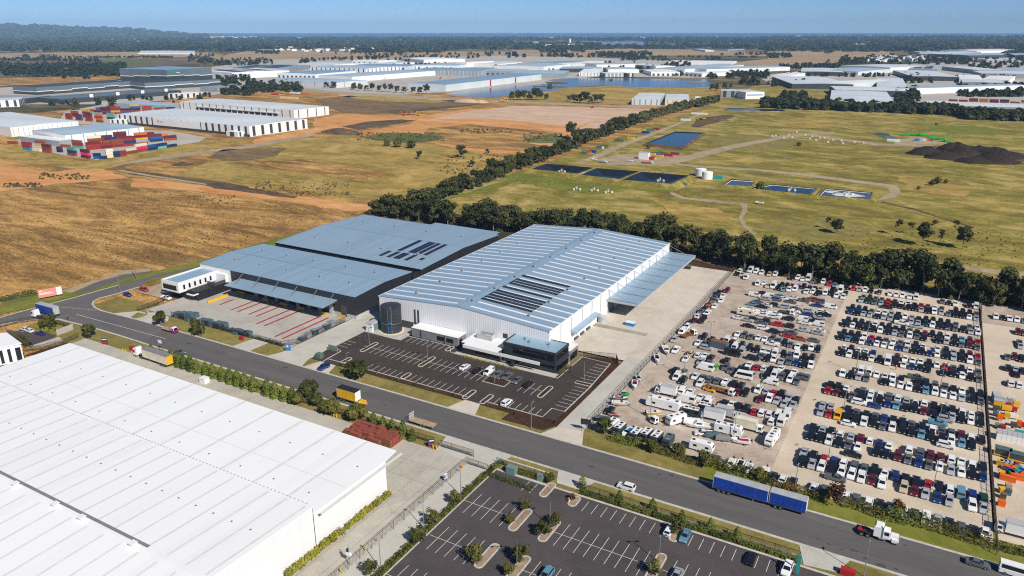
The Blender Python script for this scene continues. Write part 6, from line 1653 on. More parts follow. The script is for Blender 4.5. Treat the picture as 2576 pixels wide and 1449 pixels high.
b=MB();b.box(-4.2,-1.22,.7,4.2,1.22,.8);local_part(r_,'chassis',b,M['dark_grey']);wheels(r_,(.0,1.1),2.3,.42)
p=at('02',1740,420)
r_=rigid('flatbed tow truck with magenta and white cab parked at the kerb',(p[0]-.4,166.9),.0,'white','wood',5.6,'tray',name='tow_truck')
M['magenta']=paint('magenta',(0.36,0.01,0.20),0.4)
b=MB();b.box(2.85,-1.02,.5,4.75,1.02,1.25);local_part(r_,'lower_cab',b,M['magenta'])
b=MB();b.prism([(2.4,-1.1),(2.75,-1.1),(2.75,1.1),(2.4,1.1)],1.0,2.3);local_part(r_,'rear_guard',b,M['magenta'])
car('gs',at('02',1805,645,.6),'e','dark sedan driving on the street beside the conical shrubs')
car('wu',at('23',1150,545,.8),'w','white four wheel drive driving along the street by the car park entrance')
car('gs',at('33',2110,1320,.6),'e','dark blue grey sedan at the kerb near the bottom right corner')
car('wB',at('33',2490,1395,1.1),'e','white bus cut by the bottom right corner')
car('bu',at('12',680,792,.8),'s','dark blue wagon on the driveway of the new car park',rz=-PI/2-.05)
for code,z_,x,y,h,lab in(('ws','12',2100,792,'n','white sedan alone left of the parked cars in the new car park'),('ks','12',2222,822,'n','black sedan between a white sedan and white van, new car park'),('wv','12',2345,842,'s','white van in the middle of the new car park'),('gt','12',2428,868,'s','grey canopy pickup beside the yellow hatched bay'),('gt','12',2530,885,'s','dark pickup right of the yellow hatched bay'),('gs','22',50,925,'s','dark blue hatchback second from right in the new car park row'),('ks','22',165,962,'n','black sedan at the right end of the new car park row'),('wu','12',2520,1152,'n','white four wheel drive alone in the front bays of the new car park'),('wh','23',1582,990,'n','white hatchback beside the tree island in the lower car park'),('ts','23',1745,1042,'s','light blue sedan right of the tree island in the lower car park'),('ks','23',2410,1268,'n','black sedan alone by the hedge in the lower car park'),('wu','33',195,1375,'s','white four wheel drive beside the teal banner'),('tu','23',345,1440,'s','dark teal car cut by the bottom edge, left'),('ss','23',1655,1440,'s','silver car cut by the bottom edge, right'),('wh','02',245,408,'w','left of two white hatchbacks in the small left car park'),('wh','02',292,425,'w','right of two white hatchbacks in the small left car park'),('bs','02',400,452,'w','dark sedan beside the two white hatchbacks, left car park'),('ru','02',1450,15,'e','red car in the upper office car park'),('bh','02',1282,62,'e','blue hatchback in the upper office car park'),('wt','02',1672,98,'e','white pickup on the hatched bay by the white office'),('ws','02',1655,32,'e','white sedan half hidden by the white office')):
 car(code,at(z_,x,y,.7),h,lab,'cars in marked bays')
A_=lambda z_,x,y,h=1.3:at(z_,x,y,h)
caravan('huge white fifth wheel caravan with grey swirl beside the box truck',A_('E',1250,375),PI+.02,10.5,3.4,hatches=4)
caravan('white caravan with pale nose facing the road, gravel yard centre',A_('E',1455,610),-PI/2-.55,6.4)
caravan('dark pop top camper with white solar roof right of the white caravan',A_('E',1715,495),.05,5.6,2.7,'charcoal','white','camper_trailer',4)
caravan('black camper with white roof above the grey box truck',A_('E',1935,430),.05,4.6,2.7,'charcoal','white','camper_trailer')
caravan('white caravan with rounded nose beside the tan truck box',A_('E',2290,775),.02,8.0,3.0,hatches=4)
caravan('white caravan with two black roof hatches nearest the road hedge',A_('E',1865,1040),.0,6.6,2.9,hatches=2)
for i,(x,y,w_) in enumerate(((440,695,'white'),(555,765,'charcoal'),(818,855,'charcoal'),(980,860,'charcoal'),(1140,905,'charcoal'))):
 caravan('%s white roofed camper from the left along the bright green hedge'%ORD[i],A_('E',x,y),-PI/2-.1,5.2,2.6,w_,'white','camper_trailer',3)
caravan('teal dark camper at the right end of the hedge campers',A_('E',1330,960),-PI/2,5.0,2.7,'charcoal','stack_blue','camper_trailer',2)
caravan('white and black roofed motor caravan at the concrete strip corner',A_('F',165,265),-PI/2-.1,7.5,3.0,hatches=4)
caravan('cream camper bus with brown stripe in the gravel yard',A_('A',150,765),.03,7.0,2.9,'cream','white','camper_bus',2)
rigid('white box truck with red marking on its side by the white vans',A_('B',130,975),PI+.05,'white','white',5.0,bodyH=3.5)
rigid('white box truck with grey roof in the middle of the caravans',A_('E',2060,555),PI+.03,'white','white',6.0,bodyH=3.3)
rigid('grey truck with silver cab right of the white box truck',A_('E',2230,500),.0,'light_grey','light_grey',5.0,bodyH=3.2)
rigid('white cab flat truck between the yellow boat and white caravan',A_('E',1240,570),-PI/2-.5,'white','wood',4.2,'tray',name='flat_truck')
rigid('tan roofed box truck at the right of the rounded caravan',A_('E',2560,700),.0,'white','cream',6.5,bodyH=3.4)
rigid('white cab truck with long rusty brown tray behind the yellow convertible',A_('B',900,910),-.12,'white','rust',8.0,'tray',name='flat_truck')
rigid('tilt tray truck with lowered black tray near the apron fence',A_('22',1915,310),PI/2,'white','black',6.0,'tray',name='tow_truck')
rigid('tow truck carrying a dark four wheel drive at the apron fence',A_('22',1760,460),PI/2-.5,'white','rust',5.5,'tray',name='tow_truck')
rigid('small white cab chassis truck in the sideways gravel rows',A_('A',760,737),.0,'white','dark_grey',4.5,'tray',name='flat_truck')
rigid('flat tray truck right of the grey box truck',A_('E',2440,510),PI,'light_grey','light_grey',6.0,'tray',name='flat_truck')
rigid('white truck cut by the right edge below the machinery yard',A_('33',2560,1010),PI,'white','white',7.0,bodyH=3.5)
boat('white speed boat nearest the top of the fence line',A_('22',1550,622,.9),-PI/2+.5,7.0,2.4)
boat('white speed boat with dark seats along the apron fence',A_('22',1460,712,.9),-PI/2+.4,5.6,2.0,deck='black')
boat('white and crimson ski boat along the apron fence',A_('22',1235,968,.9),-PI/2+.3,5.2,2.1,deck='red')
boat('small boat with purple cover above the crimson ski boat',A_('22',1275,915,.9),-PI/2+.5,4.4,1.7,'light_grey','dark_grey')
boat('cream open dinghy by the lower fence corner',A_('E',570,350,.8),.35,5.2,1.9,'cream','cream')
boat('dark maroon skiff beside the cream dinghy',A_('E',580,285,.8),.3,4.6,1.6,'dark_grey','red')
boat('yellow jet boat beside the long white caravan',A_('E',1105,505,.9),.5,4.6,2.0,'yellow','light_grey')
boat('large white cabin cruiser on a trailer among the caravans',A_('E',1840,700,1.0),PI+.35,8.6,2.6,cabin=True)
boat('white half cabin boat with red seats right of the covered trailers',A_('E',2480,950,.9),PI+.3,5.6,2.2,deck='red')
boat('open white boat with blue cover among the hedge campers',A_('E',690,815,.9),-PI/2-.2,5.6,2.1,deck='blue')
for i,(z_,x,y) in enumerate((('E',2330,1320),('E',2470,1340),('23',2375,370),('23',2545,410))):
 boat('%s white runabout from the left behind the olive hedge'%ORD[i],A_(z_,x,y,.9),-PI/2,5.2,2.0,deck=('cream','black','light_grey','cream')[i])
box_trailer('left of two grey covered trailers below the cabin cruiser',A_('E',2030,845,1.0),PI+.35,4.0,'stack_blue')
box_trailer('right of two grey covered trailers below the cabin cruiser',A_('E',2195,895,1.0),PI+.35,4.0,'mid_grey')
box_trailer('dark trailer with bluish lid at the lower fence corner',A_('E',300,595,1.0),.2,4.6,'black',cover='stack_blue')
box_trailer('grey mesh trailer below the small red jet ski',A_('E',480,590,.7),PI/2,3.0,'dark_grey',1.0)
box_trailer('dark box trailer between the hedge tree and small boats',A_('E',2070,1230,.8),.1,3.0,'dark_grey')
box_trailer('white folded camper trailer left of the cabin cruiser',A_('E',1700,640,1.0),PI+.35,4.6,'white',1.7)
box_trailer('cream trailer behind the fifth wheel caravan',A_('E',1520,410,1.0),.2,4.2,'white',1.6)
def jetski(label,p,ang,m):
 r=thing('jet_ski',(p[0],p[1],.02),label,'jet ski',None,ang)
 b=MB();extrude_profile(b,[(1.4,.75),(1.1,1.0),(.2,1.05),(-1.3,.85),(-1.4,.6),(1.0,.45)],1.0,.2);local_part(r,'hull',b,M[m])
 b=MB();extrude_profile(b,[(.1,1.04),(0,1.25),(-1.1,1.2),(-1.2,.86)],.42,.08);local_part(r,'seat',b,M['black'])
 b=MB();b.tube((.35,-.4,1.3),(.35,.4,1.3),.05);b.tube((.6,0,1.0),(.35,0,1.3),.06);local_part(r,'handlebar',b,M['black'])
 b=MB();b.tube((-1.4,-.4,.35),(2.2,0,.35),.05);b.tube((-1.4,.4,.35),(2.2,0,.35),.05);local_part(r,'ski_trailer',b,M['galv']);wheels(r,(-.3,),1.5,.25)
jetski('green jet ski on a trailer beside the apron fence',A_('E',650,200,.8),.4,'emblem_green')
jetski('red and white jet ski by the lower fence corner',A_('E',485,525,.8),.3,'pink')
jetski('orange and black jet ski near the small white boat by the hedge',A_('B',1330,1480,.8),1.2,'orange')
cp=at('B',935,225,1.3)
r_=thing('rusty_container',(cp[0],cp[1],0.02),'grey blue shipping container with rusty roof standing in the gravel yard','shipping container',None,-.10)
for nm,me in zip(('shell','rib','door'),CK[6]):
 o=put(nm,me,r_);o.color=(.10,.13,.17,1)
 if nm=='rib':o['kind']='stuff'
b=MB();b.box(-3.0,-1.2,2.56,3.0,1.2,2.6);local_part(r_,'roof',b,M['rust'])
# trees, hedges, woods
tr=random.Random(77)
def nth(i):
 if i<=20:return ORD[i-1]
 t=('twenty','thirty','forty','fifty','sixty','seventy')[i//10-2]
 return t[:-1]+'ieth' if i%10==0 else t+'-'+ORD[i%10-1]
def leaf_quad(b,c,n,s,r,mi=0):
 n=n.normalized()
 a=n.orthogonal().normalized()
 q=n.cross(a)
 t=r.uniform(0,6.28)
 a,q=a*math.cos(t)+q*math.sin(t),q*math.cos(t)-a*math.sin(t)
 w=s*r.uniform(0.6,1.0)
 b.face([c-a*s*.5-q*w*.35,c+a*s*.35-q*w*.5,c+a*s*.5+q*w*.4,c-a*s*.3+q*w*.5],mi)
def crown_mesh(name,lobes,n,s,m,seed,up=0.25):
 """leaf clumps spread through several lobes: lobes = (x,y,z,rx,rz)"""
 r=random.Random(seed)
 b=MB()
 wts=[l[3]**2 for l in lobes]
 for i in range(n):
  l=r.choices(lobes,wts)[0]
  d=Vector((r.gauss(0,1),r.gauss(0,1),r.gauss(0,1))).normalized()
  rad=r.random()**0.38*r.uniform(0.8,1.12)
  c=Vector((l[0]+d.x*l[3]*rad,l[1]+d.y*l[3]*rad,l[2]+d.z*l[4]*rad))
  nn=d+Vector((r.uniform(-.7,.7),r.uniform(-.7,.7),r.uniform(-.5,.9)+up))
  leaf_quad(b,c,nn,s*r.uniform(0.7,1.35),r)
 return b.mesh(name,M[m])
def trunk_mesh(h,lobes,r0,seed):
 r=random.Random(seed)
 b=MB()
 top=Vector((0,0,h))
 k=Vector((r.uniform(-.2,.2),r.uniform(-.2,.2),h*0.5))
 b.tube((0,0,-0.3),k,r0,6);b.tube(k,top,r0*0.75,6)
 for l in lobes[:5]:
  b.tube(k if r.random()<.5 else top,(l[0]*.8,l[1]*.8,l[2]),r0*0.4,5)
 return b.mesh('trunk',M['trunk'])
class Tree:
 def __init__(s,kind,n,size,mat,seed,H,W,base,lob,r0,flat=0.8):
  r=random.Random(seed)
  lobes=[]
  for i in range(lob):
   t=6.283*i/lob+r.uniform(-.5,.5)
   q=r.uniform(.3,.8 if kind=='gum_tree' else.62)*W/2 if lob>1 else 0
   z=base+(H-base)*r.uniform(.22,.86)
   rx=W/2*(r.uniform(.30,.52) if kind=='gum_tree' else r.uniform(.42,.62)) if lob>1 else W/2
   lobes.append((q*math.cos(t),q*math.sin(t),min(z,H-rx*flat*.8),rx,rx*flat))
  if lob>1:lobes.append((r.uniform(-.4,.4),r.uniform(-.4,.4),H-W*.26,W*.30,W*.26))
  s.crown=crown_mesh('crown',lobes,n,size,mat,seed+1)
  s.trunk=trunk_mesh(base+(H-base)*.3,lobes,r0,seed+2)
  s.kind=kind
GUM=[Tree('gum_tree',1000,1.05,'leaf_gum',100+i,H,W,bs,lb,.24,.85) for i,(H,W,bs,lb) in enumerate(((14,10.5,1.6,11),(13,11,1.2,13),(15.5,10,2.2,12),(12,10.5,1.0,12),(11,9.5,.8,11),(14.5,12,1.6,14)))]
ROUND=[Tree('round_tree',800,0.75,'leaf_round',200+i,H,W,bs,lb,.16,.9) for i,(H,W,bs,lb) in enumerate(((7.4,7.6,1.0,7),(7.0,6.6,1.0,6),(6.6,7.0,.8,6)))]
SMALL=[Tree('small_tree',420,0.42,'leaf_round',300+i,H,W,bs,lb,.07,.95) for i,(H,W,bs,lb) in enumerate(((4.4,3.9,.8,5),(4.0,3.4,.9,5)))]
RUST=[Tree('rust_tree',520,0.5,'leaf_rust',350,6.4,4.8,.8,6,.12,1.15)]
RUSTS=[Tree('rust_tree',300,0.36,'leaf_rust',355,3.2,2.9,.6,5,.06,.9)]
SPARSE=[Tree('sparse_tree',230,0.85,'leaf_dry',400+i,11.5,6.5,3.5,5,.2,1.0) for i in range(2)]
def cone_mesh(H,W,n,s,m,seed):
 r=random.Random(seed);b=MB()
 for i in range(n):
  t=r.random()**1.35
  z=0.15+t*(H-.2)
  rad=W/2*(1-t**1.7)**.7*r.uniform(.72,1.05)
  a=r.uniform(0,6.283)
  c=Vector((rad*math.cos(a),rad*math.sin(a),z))
  leaf_quad(b,c,Vector((math.cos(a),math.sin(a),.45))+Vector((r.uniform(-.6,.6),r.uniform(-.6,.6),r.uniform(-.4,.6))),s*r.uniform(.7,1.3),r)
 return b.mesh('foliage',M[m])
class Shrub:
 def __init__(s,H,W,n,size,m,seed,cone=True):
  s.crown=cone_mesh(H,W,n,size,m,seed) if cone else crown_mesh('foliage',[(0,0,H*.5,W/2,H*.5)],n,size,m,seed)
  b=MB();b.tube((0,0,-.1),(0,0,H*.6),.05,5);s.trunk=b.mesh('stem',M['trunk']);s.kind='shrub'
CONE=[Shrub(5.4,3.2,420,.42,'leaf_bright',500+i) for i in range(3)]
CONES=[Shrub(3.6,2.3,260,.36,'leaf_bright',510+i) for i in range(2)]
YELLOW=[Shrub(1.8,1.9,190,.30,'leaf_yellow',520+i,False) for i in range(3)]
BUSH=[Shrub(2.6,3.2,260,.42,'leaf_round',530+i,False) for i in range(3)]
TUFT=[Shrub(1.0,1.0,70,.22,'leaf_bright',540+i,False) for i in range(2)]
def plant(kinds,p,label,cat='tree',group=None,s=1.0,name=None,z=0.0):
 k=tr.choice(kinds)
 root=thing(name or k.kind,(p[0],p[1],z),label,cat,group,tr.uniform(0,6.28))
 sc_=s*tr.uniform(.9,1.1)
 root.scale=(sc_*tr.uniform(.93,1.07),sc_*tr.uniform(.93,1.07),sc_)
 put(k.trunk.name.split('.')[0],k.trunk,root)
 put(k.crown.name.split('.')[0],k.crown,root)
 return root
# the dark belt behind the warehouses and the car yards
n_=0
b1=[]
for row,(v0,dv) in enumerate(((357,0),(363.5,3.4),(370,1.2))):
 u=-300+dv
 while u<95:
  lift=0
  if-215<u<-95:lift=12*math.sin((u+215)/120*math.pi)
  if row==2 and tr.random()<(.6 if u>-90 or u<-230 else.3):
   u+=7;continue
  if not(row==0 and-118<u<-78) and tr.random()<(.95 if row==0 else.9):
   b1 .append((u+tr.uniform(-1.5,1.5),v0+lift+tr.uniform(-1.8,1.8),row))
  u+=tr.uniform(6.4,8.6)
b1 .sort()
def place1(u):
 if u<-192:return 'behind the black warehouses'
 if u<-107:return 'behind the white striped roof warehouse'
 if u<-76:return 'at the far end of the concrete apron'
 if u<-24.6:return 'behind the gravel car yard'
 if u<25:return 'behind the concrete car yard'
 return 'behind the machinery yard'
cnt={}
for u,v,row in b1:
 pl=place1(u)
 cnt[(pl,row)]=cnt.get((pl,row),0)+1
 i=cnt[(pl,row)]
 o_=nth(i)
 plant(GUM,(u,v),'%s gum from left, %s row, %s'%(o_,('front','middle','rear')[row],pl),'tree','gum trees of the belt behind the warehouses',tr.uniform(.76,1.16)*(1.06 if row==1 else 1),'gum_tree')
# the belt that runs away along the landfill edge (nearest part one by one)
i=0
v=384.0
while v<900:
 f=(v-384)/(1240-384)
 uc=-291-46*min(1,f*1.5)+(8 if v>1100 else 0)
 for side in(0,1):
  i+=1
  if tr.random()<(.05 if side==0 else.4):continue
  plant(GUM,(uc+(side*7-3)+tr.uniform(-1.5,1.5),v+tr.uniform(-2,2)),'%s gum from the near end on the %s side of the landfill belt'%(nth((i+1)//2),('paddock','landfill')[side]),'tree','gum trees along the landfill edge',tr.uniform(.62,.98),'gum_tree')
 v+=tr.uniform(6.6,8.4)*(1+f)
# trees one can tell apart in the middle distance
for z_,x,y,s,kinds,lab in(('20',590,1390,1.12,GUM,'large round gum standing alone beside the orange earthworks'),('11',2045,150,1.15,SPARSE,'tall open gum standing in the paddock below the earthworks'),('11',2075,130,.8,GUM,'lower leafy gum beside the tall open paddock gum'),('20',995,858,1.1,SPARSE,'single thin gum standing on the lake shore'),('20',383,908,1.0,GUM,'single gum standing at the left bay of the lake'),('31',690,895,.72,GUM,'dark gum at the right of the small clump on the meadow'),('31',600,850,.62,SPARSE,'leaning sparse gum in the small clump on the meadow'),('31',1305,915,.82,SPARSE,'leftmost thin gum of the meadow group above the car yards'),('31',1430,905,.68,SPARSE,'small pointed gum second in the meadow group'),('31',1555,1020,.88,GUM,'tallest leafy gum in the middle of the meadow group'),('31',1665,880,.62,SPARSE,'thin bare topped gum behind the tallest meadow gum'),('31',1730,1000,.58,SPARSE,'nearly bare small gum right of the tallest meadow gum'),('31',1880,890,.6,SPARSE,'pale thin gum at the back right of the meadow group'),('31',1960,1050,.80,GUM,'dark gum at the right end of the meadow group'),('11',1645,150,.5,GUM,'small dark conical tree left of the tall open paddock gum'),('11',2330,100,.45,GUM,'small tree on the dirt line right of the tall paddock gum'),('11',2175,230,.5,GUM,'small dark tree below the tall open paddock gum'),('00',770,1105,1.2,GUM,'broad dark gum left of the pair behind the red container stacks'),('00',1000,1095,1.15,GUM,'broad dark gum right of the pair behind the red container stacks'),('00',1130,1090,1.1,GUM,'dark gum touching the broad pair behind the red stacks'),('00',1750,1050,1.1,RUST,'rust coloured tree between the low bluish shed and trussed warehouse'),('10',710,885,1.1,GUM,'left round gum of the pair in front of the grey shed'),('10',790,885,1.0,GUM,'right round gum of the pair in front of the grey shed'),('30',1685,1290,.6,SPARSE,'thin cypress like tree on the meadow below the estate')):
 if s:plant(kinds,at(z_,x,y),lab,'tree',None,s)
for i,(x,s) in enumerate(((0,1.2),(60,1.1),(120,1.2),(180,1.0),(240,1.25),(290,1.0),(345,.8))):
 plant(GUM,at('20',x,1005),'%s dark gum from the left of the clump below the lake'%ORD[i],'tree','gums of the clump below the lake',s,'gum_tree')
for i,(x,y,s) in enumerate(((575,1020,.9),(625,1030,1.1),(680,1036,1.2),(735,1040,1.25),(790,1040,1.1),(840,1040,.95),(900,1036,1.0))):
 plant(GUM,at('20',x,y),'%s dark gum from the left of the round clump beside the striped shed'%ORD[i],'tree','gums of the round clump',s,'gum_tree')
for i,x in enumerate((985,1050,1110,1170,1240,1300,1360,1420,1490,1580,1650,1720)):
 plant(GUM,at('10',x,905+(x-985)*.055),'%s dark gum from the left of the row beside the lake shed'%ORD[i],'tree','gums of the row beside the lake shed',1.0 if x<1650 else 1.15,'gum_tree')
for i,(x,y) in enumerate(((2010,920),(2060,915),(2140,895),(2200,890),(2020,800),(2340,850),(2440,845),(2400,760),(2460,740))):
 plant(GUM,at('20',x,y),'%s dark gum counted from the lake end beside the estate road'%ORD[i],'tree','gums beside the lake end',1.0,'gum_tree')
# street and car park trees
for z_,x,y,s,kinds,lab in(('02',505,415,1.0,ROUND,'broad olive tree beside the small car park at the left'),('02',895,500,.84,ROUND,'dark bushy street tree at the corner of the white shed yard'),('02',1620,372,.80,ROUND,'round olive tree on the grass by the loading yard drive'),('02',1990,472,.86,ROUND,'round olive tree beside the flatbed tow truck'),('12',1040,912,1.02,ROUND,'big round olive tree on the verge of the new car park'),('12',530,1090,.95,ROUND,'tallest of the three dark trees behind the yellow trailer'),('12',430,1170,.72,ROUND,'leftmost dark tree beside the white shed yard wall'),('12',620,1180,.72,ROUND,'dark tree leaning right of the tallest verge tree'),('12',765,1280,.96,ROUND,'dark tree left of the yellow curtain trailer'),('12',1020,1325,.82,ROUND,'dark tree right of the yellow curtain trailer'),('13',2135,605,.50,SMALL,'smallest tree at the far end of the lane hedge'),('13',2005,725,.86,SMALL,'second tree from the far end of the lane hedge'),('13',1780,935,1.12,SMALL,'third tree from the far end of the lane hedge'),('13',1625,1115,1.18,SMALL,'large dark tree beside the nearest lane lamp post'),('13',1155,1449,.95,SMALL,'autumn tinted tree at the near end of the lane hedge'),('13',2205,1318,1.0,SMALL,'leafy tree in the long parking island nearest the lane'),('13',2545,1449,.80,SMALL,'tree at the bottom edge between two parking islands'),('23',130,790,.86,SMALL,'small round tree at the top of the middle parking island'),('23',-20,920,.7,SMALL,'thin tree at the bottom of the middle parking island'),('23',310,1052,1.15,SMALL,'larger of the two trees on the island with a lamp post'),('23',430,950,.85,SMALL,'smaller of the two trees on the island with a lamp post'),('23',90,1312,1.2,SMALL,'dark tree on the island at the bottom centre'),('23',1435,1440,.95,SMALL,'tree beside the lamp post island right of bottom centre'),('23',1660,1035,.98,SMALL,'tree between the white and blue parked cars'),('23',612,690,.6,RUSTS,'thin rust leaved sapling by the car park entrance'),('23',380,510,.75,SMALL,'slim green tree left of the car park driveway'),('22',920,1455,.72,ROUND,'dark street tree at the corner of the gravel car yard'),('23',1400,205,.62,ROUND,'dark green tree between the campers along the yard hedge'),('23',1680,250,.66,ROUND,'widest dark tree in the yard hedge beside the caravan'),('23',1935,345,.60,ROUND,'slim tree with bare stem in front of the caravan'),('23',2480,480,.56,ROUND,'conical green tree behind the blue road train'),('33',660,735,1.0,RUST,'large rust brown tree in the hedge behind the blue trailer'),('33',1310,815,1.1,RUSTS,'small rust brown tree in the hedge above the white tractor'),('12',2330,1210,.0,RUSTS,'')):
 if s:plant(kinds,at(z_,x,y),lab,'tree',None,s)
cs=[('02',x,y) for x,y in((1525,640),(1730,760),(1800,790),(1855,805),(1925,830),(1985,850),(2070,880),(2140,905),(2230,935),(2310,960),(2380,985),(2455,1010),(2540,1040))]+[('12',x,y) for x,y in((115,1075),(195,1100),(285,1130),(370,1150))]
for i,(z_,x,y) in enumerate(cs):
 u,v=at(z_,x,y)
 plant(CONE,(u,max(v,147.6)),'%s conical green shrub from the left along the white shed fence'%ORD[i],'shrub','conical shrubs along the white shed fence',.55 if i==0 else 1.0,'shrub')
for i,(z_,x,y) in enumerate((('12',1185,1375),('12',1280,1400),('12',1375,1440),('13',1480,20),('13',1570,80))):
 u,v=at(z_,x,y)
 plant(CONES,(u,max(v,147.4)),'%s pointed green shrub from the left behind the red pallet stacks'%ORD[i],'shrub','pointed shrubs behind the pallet stacks',1.15,'shrub')
ys=[(1330,640),(1292,668),(1253,703),(1216,735),(1182,768),(1140,800),(1100,835),(1058,862),(1015,890),(980,925),(935,960),(860,1015),(815,1050),(775,1085),(725,1125),(685,1160),(635,1205),(590,1250),(540,1285),(480,1320),(440,1365),(400,1400),(345,1449)]
for i,(x,y) in enumerate(ys):
 u,v=at('13',x,y+15)
 o_=ORD[i] if i<20 else 'twenty-'+ORD[i-20]
 plant(YELLOW,(-105.4+tr.uniform(-.15,.25),v),'%s yellow green shrub from the far corner along the white shed wall'%o_,'shrub','yellow green shrubs along the white shed',1.0 if i<11 else 1.2,'shrub')
def hedge(label,pts,w,h,m,seed,n_per=46,s=.30,z=0.0,name='hedge',uneven=.12):
 """one clipped or loose hedge along a line"""
 r=random.Random(seed)
 root=thing(name,(pts[0][0],pts[0][1],z),label,'hedge')
 b,st=MB(),MB()
 for a,c in zip(pts,pts[1:]):
  L=math.hypot(c[0]-a[0],c[1]-a[1])
  dx,dy=(c[0]-a[0])/L,(c[1]-a[1])/L
  ph=r.uniform(0,6)
  for i in range(int(L*n_per)):
   t=r.random()*L
   hh=h*(1+uneven*math.sin(t*.9+ph)+uneven*math.sin(t*2.3+ph*2))
   side=r.random()
   if side<.45:off,zz,nn=r.uniform(-w/2,w/2),hh*r.uniform(.9,1.05),Vector((0,0,1))
   elif side<.72:off,zz,nn=-w/2*r.uniform(.85,1.1),hh*r.uniform(.05,1),Vector((dy,-dx,.3))
   else:off,zz,nn=w/2*r.uniform(.85,1.1),hh*r.uniform(.05,1),Vector((-dy,dx,.3))
   cpt=Vector((a[0]+dx*t-dy*off,a[1]+dy*t+dx*off,z+zz))
   leaf_quad(b,cpt,nn+Vector((r.uniform(-.5,.5),r.uniform(-.5,.5),r.uniform(-.3,.5))),s*r.uniform(.7,1.4),r)
  for i in range(max(1,int(L/1.2))):
   t=(i+.5)*1.2
   if t<L:st.tube((a[0]+dx*t,a[1]+dy*t,z-.05),(a[0]+dx*t,a[1]+dy*t,z+h*.7),.05,4)
 b.build('foliage',M[m],root);st.build('stems',M['trunk'],root,kind='stuff')
 return root
for i,(x0,y0,x1,y1) in enumerate(((690,600,1060,735),(1095,745,1395,845),(1425,855,1650,930),(1720,955,1970,1035),(2000,1050,2245,1125),(2270,1140,2545,1220))):
 a_,c_=at('23',x0,y0),at('23',x1,y1)
 hedge('%s clipped green hedge from the car park driveway along the street fence'%ORD[i],[(a_[0],148.1),(c_[0],148.1)],1.3,1.15,'leaf_bright',600+i,60,.26,uneven=.04)
hedge('clipped green hedge at the bottom right beside the teal banner',[(at('33',0,1215)[0],148.0),(at('33',330,1300)[0],147.6)],1.3,1.15,'leaf_bright',610,60,.26,uneven=.04)
hedge('low green hedge between the service lane and the lower car park',[(-89.1,62),(-89.1,144)],1.5,.75,'leaf_bright',611,40,.28,uneven=.1)
hedge('low hedge round the green transformer box by the car park corner',[(-88.5,143.5),(-84,143.3),(-75,143.0)],1.3,.8,'leaf_bright',612,46,.26)
hedge('low dark hedge inside the fence left of the car park driveway',[(-84.5,148.2),(-74.2,148.2)],1.2,.9,'leaf_round',613,50,.26)
hedge('clipped hedge beside the gated drive behind the transformer',[(-89.2,146.2),(-88.4,150.6)],1.2,.9,'leaf_bright',614,50,.26)
hp=ats('E',[(430,960),(680,1020),(760,1040),(890,1070)])
hedge('bright green hedge in front of the campers at the gravel yard',[(p[0],p[1]+.5) for p in hp],1.7,2.4,'leaf_bright',615,50,.36)
hp=ats('E',[(1120,1130),(1290,1180),(1420,1220),(1700,1310),(1840,1340)])
hedge('dark low hedge under the trees at the gravel yard corner',[(p[0],p[1]+.5) for p in hp],2.0,1.5,'leaf_round',616,46,.36)
hp=ats('23',[(1960,330),(2100,385),(2350,450),(2576,520)])
hedge('olive brown hedge between small boats and the blue road train',[(p[0],p[1]+.6) for p in hp],2.2,2.2,'leaf_round',617,50,.38)
hp=ats('33',[(0,560),(160,600),(300,640),(520,690),(600,715)])
hedge('dark hedge between the blue trailer and the concrete yard',[(p[0],p[1]+.6) for p in hp],2.2,2.0,'leaf_round',618,50,.38)
hp=ats('33',[(740,745),(900,780),(1020,830),(1180,885)])
hedge('dark hedge right of the rust brown tree',[(p[0],p[1]+.6) for p in hp],2.2,2.0,'leaf_round',619,50,.38)
hp=ats('33',[(1190,890),(1330,920),(1480,950),(1590,970)])
hedge('tall bright hedge behind the white prime mover',[(p[0],p[1]+.8) for p in hp],2.4,3.0,'leaf_bright',620,60,.40)
hp=ats('33',[(1600,975),(1750,1020),(1900,1070),(2100,1130),(2230,1165)])
hedge('dark sloping hedge at the corner of the concrete yard',[(p[0],p[1]+.7) for p in hp],2.4,2.2,'leaf_round',621,50,.40)
hp=ats('33',[(2250,1170),(2380,1200),(2576,1250),(2700,1280)])
hedge('loose green hedge at the right edge above the road',[(p[0],p[1]+.5) for p in hp],2.0,1.5,'leaf_round',622,46,.36)
hp=ats('02',[(1260,520),(1350,560)])
hedge('planting along the loading yard fence',[(-259,178.2),(-226,178.2)],1.1,.9,'leaf_round',623,40,.3)
hedge('planting under the boundary fence right of the tow truck',[(-224,178.0),(-197,178.3)],1.1,.8,'leaf_round',624,40,.3)
hedge('scrubby bank at the left edge beside the billboard',ats('02',[(0,140),(150,100),(300,70),(370,50)]),3.0,1.6,'leaf_round',625,40,.45)
hedge('shrubs beside the black slotted office',ats('02',[(160,500),(250,560),(300,600)]),2.4,1.8,'leaf_round',626,50,.36)
hedge('bushes along the small car park at the left',ats('02',[(350,395),(430,420),(560,440),(640,420)]),2.0,1.4,'leaf_yellow',627,40,.34)
hedge('row of low tufts before the office glass',[(-136,203.0),(-113,203.0)],.9,.5,'leaf_yellow',628,30,.2)
for i,(x,y) in enumerate(((880,785),(1215,868),(1433,930),(1605,975),(1800,1030),(1995,1085),(2330,1175),(2525,1230),(1100,605),(1675,750),(1030,505),(725,635))):
 plant(TUFT,at('12',x,y),'%s sapling from the left in the mulch beds of the new car park'%ORD[i],'sapling','saplings in the new car park beds',1.1,'sapling')
